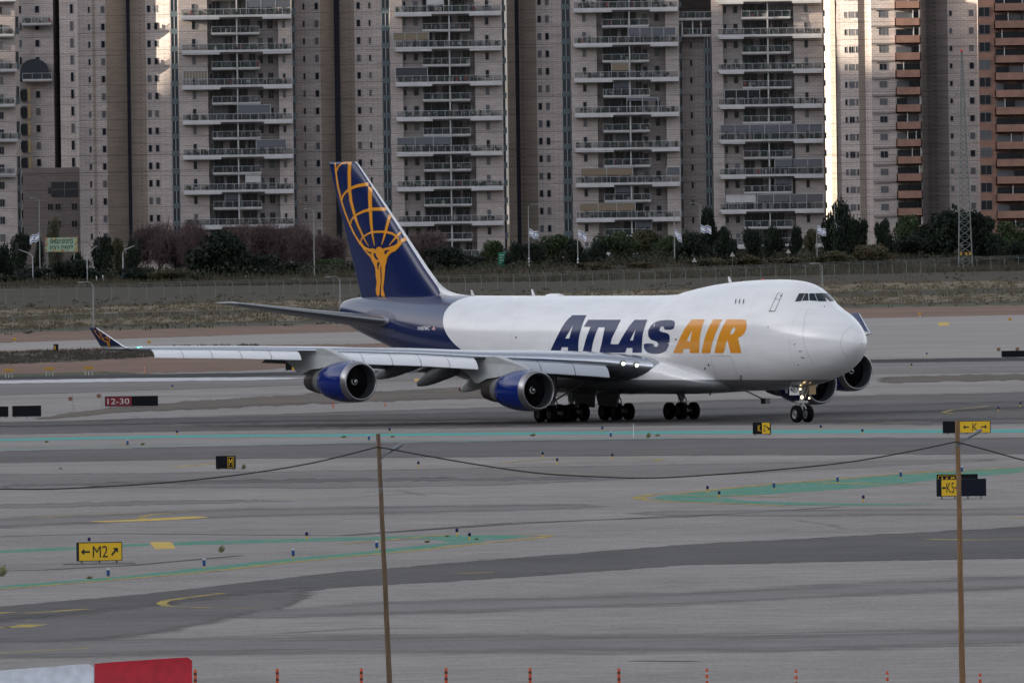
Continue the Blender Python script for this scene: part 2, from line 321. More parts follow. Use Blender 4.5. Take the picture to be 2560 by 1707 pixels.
strip('dirt_strip', X(2170, 940, 2400, 934, 2560, 932, 3000, 928), X(2170, 962, 2400, 956, 2560, 953, 3000, 950), M_smear, 'dark sandy strip at right beyond the aircraft', 'soil', jit=3, step=8, soft=.3)
strip('dirt_strip', X(60, 1046, 300, 1012, 640, 987, 800, 978, 1000, 970, 1280, 958, 1700, 950, 2170, 942), X(60, 1052, 300, 1034, 640, 1021, 800, 1014, 1000, 1006, 1280, 1000, 1700, 985, 2170, 970), M_smear, 'dark sandy dirt strip behind the near engines', 'soil', jit=3, step=8, soft=.3)
strip('taxiway', X(-400, 1072, 0, 1059, 245, 1046, 640, 1033, 1022, 1020, 1700, 998, 2096, 984, 2560, 973, 3000, 965), X(-400, 1096, 0, 1088, 850, 1076, 1710, 1069, 2560, 1066, 3000, 1064), M_asph, 'grey asphalt taxiway under the cargo jet', 'taxiway', jit=1, soft=.16)
strip('tyre_wear', X(400, 1062, 900, 1056, 1500, 1050, 2000, 1046, 2700, 1040), X(400, 1066, 900, 1070, 1500, 1064, 2000, 1060, 2700, 1048), M_dark, 'darker tyre wear along the taxiway centre', 'taxiway', jit=3, soft=.48)
strip('taxiway_edge_band', X(-400, 1106, 0, 1096.5, 476, 1087, 850, 1084.5, 1437, 1079, 2000, 1074.5, 2560, 1073, 3000, 1072), X(-400, 1112, 0, 1102, 476, 1093, 850, 1090.5, 1437, 1085.5, 2000, 1082.5, 2560, 1081, 3000, 1080), M_teal, 'long teal painted band in front of the aircraft', 'ground marking', jit=.4)
strip('taxiway', X(-400, 1132, 0, 1125, 360, 1116, 850, 1106, 1710, 1092, 2560, 1090, 3000, 1089), X(-400, 1172, 0, 1160, 360, 1153, 850, 1147, 1710, 1142, 2560, 1138, 3000, 1136), M_asph, 'second asphalt lane behind the small letter sign', 'taxiway', jit=1, soft=.16)
line('taxiway_marking', X(-100, 1126, 0, 1123, 360, 1115, 850, 1104, 1437, 1099, 1700, 1094), .7, M_teal, 'thin teal line below the teal band')
strip('taxiway', X(-400, 1192, 0, 1182, 360, 1179, 850, 1172, 1250, 1164, 1710, 1158, 2560, 1144, 3000, 1136), X(-400, 1245, 0, 1228, 360, 1222, 850, 1224, 1250, 1216, 1500, 1204, 1900, 1184, 2300, 1162, 2560, 1150), M_asph2, 'grey asphalt lane crossing the middle', 'taxiway', jit=1, soft=.16)
strip('tyre_wear', X(-200, 1215, 400, 1200, 900, 1192, 1400, 1190, 1600, 1196), X(-200, 1222, 400, 1212, 900, 1206, 1400, 1202, 1600, 1198), M_asph, 'tyre wear streak in the middle lane', 'taxiway', jit=3, soft=.48)
strip('tyre_wear', X(-300, 1262, 0, 1256, 500, 1245, 800, 1250), X(-300, 1282, 0, 1276, 500, 1262, 800, 1254), M_asph2, 'grey wear streak above the yellow hook', 'taxiway', jit=3, soft=.48)
strip('asphalt_band', X(-400, 1560, 0, 1513, 360, 1482, 850, 1427, 1280, 1392, 1710, 1358, 2200, 1332, 2560, 1312, 3000, 1290), X(-400, 1600, 0, 1560, 360, 1520, 850, 1470, 1280, 1446, 1710, 1415, 2200, 1404, 2560, 1400, 3000, 1388), M_dark, 'dark asphalt band rising to the right in front', 'taxiway', jit=1.5, soft=.10)
strip('asphalt_band', X(-400, 1575, 0, 1532, 360, 1498, 850, 1447), X(-400, 1668, 0, 1640, 360, 1602, 700, 1535, 850, 1472), M_asph, 'grey asphalt area at the lower left', 'taxiway', jit=3, soft=.3)
strip('wear_band', X(-100, 1590, 600, 1572, 1280, 1568, 1900, 1570, 2700, 1550), X(-100, 1660, 600, 1652, 1280, 1650, 1900, 1645, 2700, 1620), ground_mat('grey_wear', (.185, .174, .172), .2), 'broad soft grey wear band across the near concrete', 'taxiway', jit=1, soft=.49)
strip('wear_band', X(500, 1530, 900, 1496, 1700, 1470, 2200, 1440, 2700, 1420), X(500, 1560, 900, 1548, 1700, 1524, 2200, 1500, 2700, 1478), MT['grey_wear'], 'second soft grey wear band under the dark asphalt band', 'taxiway', jit=1, soft=.49)
strip('wear_band', X(-100, 1290, 600, 1262, 1280, 1256, 1600, 1258), X(-100, 1332, 600, 1300, 1280, 1282, 1600, 1268), MT['grey_wear'], 'soft grey wear band behind the yellow direction sign', 'taxiway', jit=1, soft=.49)
strip('wear_band', X(1500, 1275, 2000, 1268, 2700, 1262), X(1500, 1290, 2000, 1296, 2700, 1292), MT['grey_wear'], 'soft grey wear band below the right island', 'taxiway', jit=1, soft=.49)
strip('wear_band', X(-100, 1052, 700, 1034, 1500, 1016, 2300, 1000, 2700, 990), X(-100, 1074, 700, 1060, 1500, 1056, 2300, 1040, 2700, 1022), M_dark, 'dark rubbered middle of the jet\'s taxiway', 'taxiway', jit=1, soft=.49)
# painted islands and lines
strip('painted_island', X(1634, 1243, 1650, 1239, 1700, 1234.5, 1935, 1211, 2249, 1186, 2412, 1176, 2560, 1168.6, 2800, 1156), X(1634, 1245, 1700, 1247, 1780, 1243, 1822, 1239.6, 1935, 1234, 2144, 1220, 2341, 1199, 2560, 1180, 2800, 1168), M_green, 'upper arm of the green painted island at right', 'ground marking', jit=.5)
strip('painted_island', X(1636, 1246, 1700, 1247.3, 1780, 1244, 1822, 1243, 1838, 1249, 1918, 1253, 2119, 1258, 2329, 1259.6), X(1636, 1247, 1665, 1251, 1700, 1252.5, 1800, 1255.5, 1968, 1261.5, 2119, 1263, 2329, 1261), M_green, 'lower arm of the green painted island at right', 'ground marking', jit=.5)
for k, (pts, wm_) in enumerate([
    (X(2700, 1160, 2560, 1166.5, 2412, 1174, 2249, 1184, 1935, 1209, 1700, 1231.5, 1640, 1234.5, 1603, 1241, 1596, 1244.5, 1605, 1248, 1660, 1252.5, 1800, 1257.5, 1968, 1263.5), .45),
    (X(1690, 1237, 1840, 1239.4, 1970, 1241.5), .5), (X(2020, 1205, 2190, 1210, 2329, 1210), .5), (X(2200, 1178, 2450, 1179, 2700, 1172), .5)]):
    line('island_outline', pts, wm_, M_yel, ['yellow outline around the green island at right', 'short yellow line inside the right island', 'yellow line crossing the right island', 'yellow line behind the paired signs'][k])
strip('painted_island', X(-200, 1388, 0, 1375, 195, 1366, 312, 1360, 377, 1357), X(-200, 1396, 0, 1382, 195, 1373, 312, 1367, 372, 1364), M_green, 'green band behind the yellow direction sign', 'ground marking', jit=.5)
strip('painted_island', X(434, 1354, 850, 1343, 1118, 1337, 1200, 1336.5, 1290, 1337, 1330, 1339.5), X(434, 1363, 850, 1351, 1060, 1346, 1090, 1349, 1130, 1355, 1206, 1351, 1290, 1344, 1330, 1340.5), M_green, 'upper arm of the green painted island at left', 'ground marking', jit=.5)
strip('painted_island', X(-200, 1480, 0, 1464, 268, 1443, 510, 1418, 712, 1396, 860, 1383, 1068, 1361, 1130, 1355.5, 1206, 1351.5), X(-200, 1487, 0, 1471, 268, 1449, 510, 1428, 712, 1405, 860, 1391, 1068, 1371, 1130, 1361, 1206, 1356), M_green, 'lower arm of the green painted island at left', 'ground marking', jit=.5)
strip('yellow_patch', X(375, 1354, 428, 1353.5, 438, 1368), X(375, 1356, 388, 1372.5, 438, 1370.5), M_yelb, 'yellow painted rectangle in the green band', 'ground marking', step=4)
LN = [
 (X(-100, 1480, 0, 1472, 268, 1450, 510, 1429, 712, 1406, 860, 1392, 1068, 1372, 1206, 1357, 1300, 1349, 1360, 1342, 1374, 1339.5, 1358, 1337, 1300, 1336), .35, 'yellow outline of the green island at left'),
 (X(860, 1358, 942, 1352, 1000, 1346, 1068, 1340, 1118, 1336), .35, 'yellow line through the left island'),
 (X(432, 1168, 541, 1157.5, 595, 1153), .5, 'yellow line behind the small black letter sign'),
 (X(1252, 1157, 1345, 1149, 1400, 1145, 1530, 1144.5, 1600, 1146, 1640, 1147.5, 1654, 1149.5, 1640, 1152, 1590, 1153.5, 1480, 1155, 1290, 1162), .3, 'yellow loop line in the centre'),
 (X(84, 1294, 176, 1288, 352, 1281), .3, 'thin yellow line at left above the hook'),
 (X(480, 1277, 390, 1284, 352, 1291, 362, 1299), .25, 'small yellow hook at left'),
 (X(59, 1532, 140, 1527, 218, 1521), .35, 'short yellow line at lower left'),
 (X(-30, 1534, 25, 1529), .45, 'yellow stub at the left edge'),
 (X(-30, 1568, 40, 1567, 70, 1563, 84, 1560), .7, 'thick yellow hook at the left edge'),
 (X(-30, 1630, 60, 1628, 222, 1619), .35, 'long yellow line at the lower left edge'),
 (X(557, 1482, 474, 1492, 415, 1500.5, 402, 1507.5, 419, 1514.5, 524, 1518, 640, 1519), .26, 'yellow hook line on the dark asphalt'),
 (X(1140, 1433, 1229, 1430), .5, 'short yellow dash on the dark band'),
 (X(2320, 1347, 2440, 1349, 2700, 1343), .5, 'yellow line on the dark band at right'),
 (X(2524, 1293, 2640, 1294), .8, 'yellow stub at the right edge'),
 (X(2700, 1011, 2475, 1014, 2380, 1024, 2356, 1030, 2380, 1034.5, 2700, 1034), .22, 'yellow loop line behind the arrow sign at right'),
 (X(2120, 1062, 2200, 1059), .4, 'yellow dash right of the nose wheel'),
 (X(2225, 1058, 2275, 1056.5), .4, 'second yellow dash right of the nose wheel'),
 (X(300, 1112, 320, 1110), .4, 'tiny yellow dash by the teal band'),
 (X(1180, 1180, 1600, 1186, 1900, 1183), .25, 'faint yellow line under the sagging cable'),
 (X(560, 1248, 700, 1245, 860, 1243), .3, 'faint yellow line right of the hook'),
 (X(80, 996, 225, 996), .4, 'yellow line beyond the red sign'),
 (X(270, 980, 430, 979), .4, 'second yellow line beyond the red sign')]
for pts, wd, lb in LN: line('painted_line', pts, wd, M_yel, lb)
strip('painted_hook', X(226, 1302, 290, 1300, 490, 1289.5, 518, 1291.5), X(226, 1303, 260, 1305, 400, 1300.5, 490, 1295, 518, 1293), M_yelb, 'thick yellow band of the hook marking at left', 'ground marking')
for k, (pts, wd) in enumerate([(X(900, 1105, 1500, 1099), .3), (X(0, 1340, 300, 1333, 850, 1338, 1280, 1306, 1700, 1292, 2100, 1266), .3), (X(0, 1426, 100, 1424, 330, 1412, 600, 1388), .35), (X(1580, 1651, 1740, 1652), .5), (X(860, 1338, 1300, 1308, 1800, 1284), .3)]):
    line('pavement_crack', pts, wd, M_dark, ['thin crack below the teal band', 'long dark crack across the middle', 'dark crack beside the yellow direction sign', 'short dark scar near the bottom', 'dark joint rising behind the left island'][k], 'crack')
for k, (a, b, c, d, e, f_) in enumerate([(900, 1232, 1000, 1226, 1060, 1238), (860, 1244, 1060, 1231, 1180, 1236), (1350, 1030, 1430, 1027, 1500, 1032), (1990, 1300, 2080, 1312, 2110, 1322), (700, 1582, 900, 1570, 1100, 1568)]):
    line('tyre_mark', X(a, b, c, d, e, f_), .3, M_rub, ['upper', 'lower', 'faint', 'curved', 'near'][k] + ' curved tyre mark on the concrete ' + ['behind the near pole', 'under the upper one', 'behind the wheels', 'left of the dark band at right', 'right of the wooden pole'][k], 'tyre mark')
rs = random.Random(41)
for k in range(0):
    yy = rs.uniform(1380, 1700); xx = rs.uniform(0, 2500); ln = rs.uniform(60, 500)
    sl_ = -.05 if yy < 1500 else -.02
    MB_pts = X(xx, yy, xx + ln * .5, yy + ln * .5 * sl_ - rs.uniform(0, 2), xx + ln, yy + ln * sl_)
    o = line('tyre_mark', MB_pts, rs.uniform(.2, .5), M_rub, 'faint dark rubber streak on the near concrete', 'tyre mark'); o['group'] = 'rubber streaks on the near concrete'

# unseen ridge, added to keep low sun off the airfield and lower towers
def sun_block_ridge():
    prof = [(-2500, 330), (0, 330), (1500, 320), (2600, 300), (2840, 284), (2856, 276), (2864, 256), (2870, 254), (2880, 261), (2886, 259), (2889, 247), (2893, 243), (2896, 237), (2899, 232), (2901, 219), (2904, 210), (2907, 203), (2915, 208), (2940, 245), (3000, 250), (3080, 190), (3156, 130), (3600, 60), (4200, 0)]
    m = MB(); xs = [(-1900, 0), (-1500, .45), (-1150, .8), (-950, 1.0), (-860, .72), (-760, .35), (-640, 0)]
    ys = sorted(set([y for y, _ in prof] + list(range(-2500, 4200, 100))))
    def hz(y):
        return lerp_at(prof, y)
    v = []
    for y in ys:
        for i, (x, k) in enumerate(xs):
            jx = 0 if k in (0, 1.0) else 40 * noise.noise(Vector((x * .01, y * .004, 1)))
            z = hz(y) * k * (1 if k in (0, 1.0) else 1 + .25 * noise.noise(Vector((x * .005, y * .005, 5))))
            v.append((x + jx, y, z - (1 if k == 0 else 0)))
    n = len(xs)
    m.add(v, [(i * n + k, i * n + k + 1, (i + 1) * n + k + 1, (i + 1) * n + k) for i in range(len(ys) - 1) for k in range(n - 1)])
    tag(m.build('sun_block_ridge', M_field, smooth=True), 'unseen ridge added left of the airfield to block the low sun', 'sun_block_ridge', kind='structure')
sun_block_ridge()

# rising ground beyond the fence
def sm(a, b, x): t = min(1, max(0, (x - a) / (b - a))); return t * t * (3 - 2 * t)
def shift(x): return 85 * min(1.2, max(0, (x * 14.7 - 120) / 900))
def rise(x, y):
    s0 = 2785 + 1.25 * shift(x)
    return 3.4 * sm(s0, s0 + 85, y) * (.25 + .75 * sm(-60, 70, x)) + .35 * sm(s0, s0 + 60, y) * noise.noise(Vector((x * .06, y * .03, 0)))
em = MB(); nx, ny = 150, 36; v = []
for j in range(ny + 1):
    for i in range(nx + 1):
        x = -400 + 800 * i / nx; y = 2770 + 430 * j / ny
        v.append((x, y, .05 + (rise(x, y) if 0 < j else -.3)))
em.add(v, [(j * (nx + 1) + i, j * (nx + 1) + i + 1, (j + 1) * (nx + 1) + i + 1, (j + 1) * (nx + 1) + i) for j in range(ny) for i in range(nx)])
tag(em.build('embankment', M_field, smooth=True), 'weedy embankment rising behind the perimeter fence', 'ground', kind='structure')

# ------------------------------------------------------------------ aircraft
PSI = R(32.4); HD = Vector((math.sin(PSI), -math.cos(PSI), 0)); LF = Vector((math.cos(PSI), math.sin(PSI), 0))
NGP = G(2005.5, 1055.6); ORG = NGP + HD * 7.8
A = thing('cargo_jet', 'white four-engined cargo jet with dark blue tail taxiing across the picture', 'airplane', ORG, math.atan2(HD.y, HD.x))
def to_local(p): d = p - ORG; return Vector((d.dot(HD), d.dot(LF), d.z))
def to_world(q): return ORG + HD * q[0] + LF * q[1] + Vector((0, 0, q[2]))
W_white = mat('white_aircraft_paint', (.84, .845, .865), .22, coat=.6, var=.03, scale=.6)
W_blue = mat('dark_blue_paint', (.002, .013, .082), .26, coat=.22, spec=.35)
W_cowl = mat('engine_blue_paint', (.002, .016, .16), .2, coat=.25, spec=.3)
W_or = mat('orange_paint', (.78, .31, .012), .3, coat=.4)
W_grey = mat('wing_grey_paint', (.40, .42, .44), .4, var=.06, scale=1.5)
W_lgrey = mat('pale_grey_paint', (.44, .46, .46), .4, var=.08, scale=2)
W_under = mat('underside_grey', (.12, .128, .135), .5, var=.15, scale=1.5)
W_al = mat('bare_aluminium', (.62, .65, .70), .24, 1.0, var=.05, scale=2)
W_lip = mat('lip_metal', (.32, .32, .34), .34, .9, var=.06, scale=3)
W_flap = mat('leading_flap_white', (.86, .88, .92), .38)
W_dk = mat('dark_titanium', (.10, .088, .08), .38, .8, var=.15, scale=4)
W_core = mat('core_cowl_metal', (.30, .31, .31), .35, .7, var=.1, scale=3)
W_blk = mat('intake_black', (.012, .012, .015), .5)
W_tyre = mat('aircraft_tyre', (.006, .006, .007), .9, spec=.1)
W_hub = mat('wheel_hub', (.16, .16, .165), .5, .4)
W_strut = mat('strut_grey', (.26, .27, .28), .45, .4)
W_glass = mat('cockpit_glass', (.004, .014, .020), .08, spec=.5)
W_line = mat('panel_line', (.22, .22, .24), .6)
W_dkl = mat('dark_marking', (.03, .03, .035), .6)

# fuselage stations: x aft, z bottom, z top, half width, z of widest
ST = [(0.02, 5.50, 5.64, .07, 5.57), (.15, 5.22, 5.98, .36, 5.58), (.45, 4.86, 6.34, .68, 5.58), (.9, 4.50, 6.74, 1.0, 5.56), (1.5, 4.12, 7.14, 1.37, 5.54), (2.2, 3.78, 7.52, 1.76, 5.52),
      (3.0, 3.46, 7.90, 2.13, 5.5), (3.8, 3.20, 8.24, 2.42, 5.48), (4.6, 3.0, 8.72, 2.65, 5.47), (5.3, 2.83, 9.14, 2.80, 5.46), (6.0, 2.70, 9.47, 2.92, 5.45), (7.0, 2.56, 9.81, 3.03, 5.45), (8.5, 2.40, 10.0, 3.14, 5.45),
      (10.5, 2.29, 10.06, 3.22, 5.45), (12, 2.24, 10.05, 3.25, 5.45), (15, 2.2, 9.95, 3.25, 5.45), (18, 2.2, 9.74, 3.25, 5.45), (20.2, 2.2, 9.50, 3.25, 5.45), (22, 2.2, 9.24, 3.25, 5.45), (23.6, 2.2, 9.03, 3.25, 5.45), (25, 2.2, 8.97, 3.25, 5.45),
      (30, 2.2, 8.95, 3.25, 5.45), (40, 2.2, 8.95, 3.25, 5.45), (45, 2.22, 8.96, 3.25, 5.46), (48, 2.42, 8.97, 3.17, 5.55), (51, 2.82, 8.98, 3.02, 5.72), (54, 3.38, 8.99, 2.78, 5.97), (57, 4.06, 8.99, 2.45, 6.28), (60, 4.80, 8.98, 2.06, 6.65),
      (62.5, 5.42, 8.96, 1.72, 7.0), (65, 6.02, 8.92, 1.34, 7.35), (66.8, 6.48, 8.84, 1.02, 7.6), (68, 6.86, 8.70, .74, 7.76), (68.6, 7.12, 8.5, .5, 7.82), (68.75, 7.4, 8.25, .25, 7.83)]
def interp_st(xa):
    if xa <= ST[0][0]: return ST[0][1:]
    for i in range(len(ST) - 1):
        a, b = ST[i], ST[i + 1]
        if xa <= b[0]:
            p0 = ST[max(i - 1, 0)]; p3 = ST[min(i + 2, len(ST) - 1)]; h = b[0] - a[0]; t = (xa - a[0]) / h; r = []
            for k in range(1, 5):     # monotone-ish Hermite
                d = (b[k] - a[k]) / h
                m0 = d if p0 is a else .5 * (d + (a[k] - p0[k]) / (a[0] - p0[0])); m1 = d if p3 is b else .5 * (d + (p3[k] - b[k]) / (p3[0] - b[0]))
                r.append((2 * t ** 3 - 3 * t * t + 1) * a[k] + (t ** 3 - 2 * t * t + t) * h * m0 + (-2 * t ** 3 + 3 * t * t) * b[k] + (t ** 3 - t * t) * h * m1)
            return r
    return ST[-1][1:]
def halfwidth(st, z):
    zb, zt, w_, zc = st
    if z <= zc: return w_ * math.sqrt(max(0, 1 - ((zc - z) / (zc - zb)) ** 2))
    ztm = min(zt, 8.75 if zt > 8.75 else zt)
    top_m = min(zt, max(zc + w_, 0) + .25) if zt > zc + w_ else zt
    c1 = w_ * math.sqrt(max(0, 1 - ((z - zc) / (top_m - zc)) ** 2))
    ru = 2.45 if w_ > 3.15 or zt < 8.1 else lerp_at([(8.1, 1.2), (9.0, 1.5), (9.46, 1.8), (9.82, 2.1), (10.0, 2.42)], zt); cz = zt - ru
    c2 = ru * math.sqrt(max(0, 1 - ((z - cz) / ru) ** 2)) if z > cz else ru * math.sqrt(max(0, 1 - ((cz - z) / 2.6) ** 2))
    if zt <= top_m: return c1
    c2 *= min(1, (zt - top_m) / .25)
    k = .55; return (c1 ** (1 / k * 3) + c2 ** (1 / k * 3)) ** (k / 3)
NR = 56
def ring(xa):
    st = interp_st(xa); zb, zt, w_, zc = st; r = []
    for k in range(NR + 1):
        t = math.pi * k / NR; z = zb + (zt - zb) * (1 - math.cos(t)) / 2
        r.append((halfwidth(st, z) if 0 < k < NR else 0, z))
    return [(-xa, -y, z) for y, z in r] + [(-xa, y, z) for y, z in r[-2:0:-1]]
xs = [.02, .08, .15, .28, .45, .65, .9, 1.2, 1.5, 1.85, 2.2, 2.6, 3, 3.4, 3.8, 4.2, 4.6, 4.95, 5.3, 5.65, 6, 6.5, 7, 7.7, 8.5, 9.5, 10.5, 12, 13.5, 15, 16.5, 18, 19, 20.2, 21, 22, 22.8, 23.6, 24.3, 25] + list(range(27, 60, 2)) + [60, 61.2, 62.5, 63.8, 65, 66, 66.8, 67.5, 68, 68.35, 68.6, 68.7, 68.75]
fm = MB(); fm.loft([ring(x) for x in xs])
# two-tone livery decided by position: blue aft of a curved edge, grey belly below the crease
def livery():
    m = bpy.data.materials.new('fuselage_livery'); m.use_nodes = True; t = m.node_tree; b = t.nodes['Principled BSDF']; n = t.nodes.new; L = t.links.new
    b.inputs['Roughness'].default_value = .24; b.inputs['Coat Weight'].default_value = .4; b.inputs['Coat Roughness'].default_value = .05
    tcn = n('ShaderNodeTexCoord'); s3 = n('ShaderNodeSeparateXYZ'); L(tcn.outputs['Object'], s3.inputs[0])
    fc = n('ShaderNodeFloatCurve'); cu = fc.mapping.curves[0]
    # z 4..9 -> 0..1 ; x aft 45..55 -> 0..1
    pts = [(4.0, 45.2), (4.88, 47.14), (5.47, 48.5), (6.3, 49.9), (7.19, 50.83), (8.08, 51.2), (8.6, 51.0), (9.0, 50.1)]
    while len(cu.points) < len(pts): cu.points.new(.5, .5)
    for q, (z, x) in zip(cu.points, pts): q.location = ((z - 4) / 5, (x - 45) / 10)
    fc.mapping.update()
    mr = n('ShaderNodeMapRange'); mr.inputs[1].default_value = 4; mr.inputs[2].default_value = 9; L(s3.outputs[2], mr.inputs[0]); L(mr.outputs[0], fc.inputs['Value'])
    th = n('ShaderNodeMath'); th.operation = 'MULTIPLY_ADD'; th.inputs[1].default_value = 10; th.inputs[2].default_value = 45; L(fc.outputs[0], th.inputs[0])
    ng = n('ShaderNodeMath'); ng.operation = 'MULTIPLY'; ng.inputs[1].default_value = -1; L(s3.outputs[0], ng.inputs[0])
    gt = n('ShaderNodeMath'); gt.operation = 'GREATER_THAN'; L(ng.outputs[0], gt.inputs[0]); L(th.outputs[0], gt.inputs[1])
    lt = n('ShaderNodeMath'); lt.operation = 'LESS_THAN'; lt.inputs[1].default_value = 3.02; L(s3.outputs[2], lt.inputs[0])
    # faint grime and panel joints
    mp = n('ShaderNodeMapping'); mp.inputs['Scale'].default_value = (.25, .25, 1.4); L(tcn.outputs['Object'], mp.inputs[0])
    nz = n('ShaderNodeTexNoise'); nz.inputs['Scale'].default_value = 1.2; nz.inputs['Detail'].default_value = 7; L(mp.outputs[0], nz.inputs['Vector'])
    rp = n('ShaderNodeMapRange'); rp.inputs[1].default_value = .35; rp.inputs[2].default_value = .7; rp.inputs[3].default_value = 1.02; rp.inputs[4].default_value = .92; L(nz.outputs[0], rp.inputs[0])
    fr = n('ShaderNodeMath'); fr.operation = 'FRACT'; d5 = n('ShaderNodeMath'); d5.operation = 'DIVIDE'; d5.inputs[1].default_value = 5.1; L(ng.outputs[0], d5.inputs[0]); L(d5.outputs[0], fr.inputs[0])
    jl = n('ShaderNodeMath'); jl.operation = 'LESS_THAN'; jl.inputs[1].default_value = .006; L(fr.outputs[0], jl.inputs[0])
    jm = n('ShaderNodeMath'); jm.operation = 'MULTIPLY_ADD'; jm.inputs[1].default_value = -.22; jm.inputs[2].default_value = 1; L(jl.outputs[0], jm.inputs[0])
    mm = n('ShaderNodeMath'); mm.operation = 'MULTIPLY'; L(rp.outputs[0], mm.inputs[0]); L(jm.outputs[0], mm.inputs[1])
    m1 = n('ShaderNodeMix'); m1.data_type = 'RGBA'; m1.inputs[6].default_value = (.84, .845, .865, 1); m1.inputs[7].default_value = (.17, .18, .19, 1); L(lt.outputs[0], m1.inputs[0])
    m2 = n('ShaderNodeMix'); m2.data_type = 'RGBA'; L(m1.outputs[2], m2.inputs[6]); m2.inputs[7].default_value = (.002, .013, .082, 1); L(gt.outputs[0], m2.inputs[0])
    m3 = n('ShaderNodeMix'); m3.data_type = 'RGBA'; m3.blend_type = 'MULTIPLY'; m3.inputs[0].default_value = 1; L(m2.outputs[2], m3.inputs[6]); L(mm.outputs[0], m3.inputs[7])
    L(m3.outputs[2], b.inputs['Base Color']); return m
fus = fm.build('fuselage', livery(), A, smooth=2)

def canopy_loft(rows, name, m, **k):
    q = MB(); q.loft(rows); return q.build(name, m, A, smooth=2)
# wing to body fairing
def fring(xa, wd, zb, zt, n=40, e=2.6):
    zc = (zb + zt) / 2; hh = (zt - zb) / 2
    return [(-xa, wd * math.copysign(abs(math.cos(t)) ** (2 / e), math.cos(t)), zc + hh * math.copysign(abs(math.sin(t)) ** (2 / e), math.sin(t))) for t in [2 * math.pi * k / n for k in range(n)]]
fr_ = MB(); fr_.loft([fring(*q) for q in [(15.2, 2.3, 2.25, 3.1), (17, 2.95, 2.1, 3.5), (19, 3.35, 2.02, 4.05), (20.8, 3.62, 1.96, 4.55), (22.5, 3.75, 1.94, 4.85), (25, 3.8, 1.93, 4.9), (30, 3.8, 1.93, 4.6), (36, 3.75, 1.95, 4.3), (40, 3.5, 2.0, 4.0), (44, 3.0, 2.12, 3.6), (47, 2.3, 2.4, 3.2)]])
fair = fr_.build('wing_fairing', [W_white], A, smooth=2)
for p_ in fair.data.polygons: pass
fair.data.materials[0] = None or fus.data.materials[0]

# wing
WS = [(1.2, 19.6, 3.75, 17.4, .125), (3.3, 21.3, 3.85, 15.8, .125), (6, 24.4, 4.33, 13.9, .115), (9, 27.05, 4.58, 11.9, .11), (11.7, 29.4, 4.75, 10.2, .10), (12.9, 30.45, 4.83, 9.5, .10), (16, 33.2, 5.10, 8.4, .095), (20.8, 37.5, 5.35, 6.9, .09), (26, 42.1, 5.55, 5.4, .085), (31.6, 46.65, 5.68, 3.9, .08), (31.95, 46.75, 5.70, 3.2, .04)]
def wing_at(y):
    for a, b in zip(WS, WS[1:]):
        if y <= b[0]: t = (y - a[0]) / (b[0] - a[0]); return [a[k] + (b[k] - a[k]) * t for k in range(1, 5)]
    return list(WS[-1][1:])
def airfoil(n=14):
    u = [(1 - math.cos(math.pi * k / n)) / 2 for k in range(n + 1)]
    th = lambda x: 5 * (.2969 * math.sqrt(x) - .126 * x - .3516 * x * x + .2843 * x ** 3 - .1015 * x ** 4)
    up = [(x, th(x) * 1.05 + .012 * math.sin(math.pi * x) / .1 * .1) for x in u]; lo = [(x, -th(x) * .95) for x in u]
    return up, lo
def foil_ring(y, xl, zl, c, tk, sgn, inc=0., dz=0):
    up, lo = airfoil(); pts = lo[::-1] + up[1:]
    return [(-(xl + x * c), sgn * y, zl + t * tk * c - x * c * inc + dz) for x, t in pts]
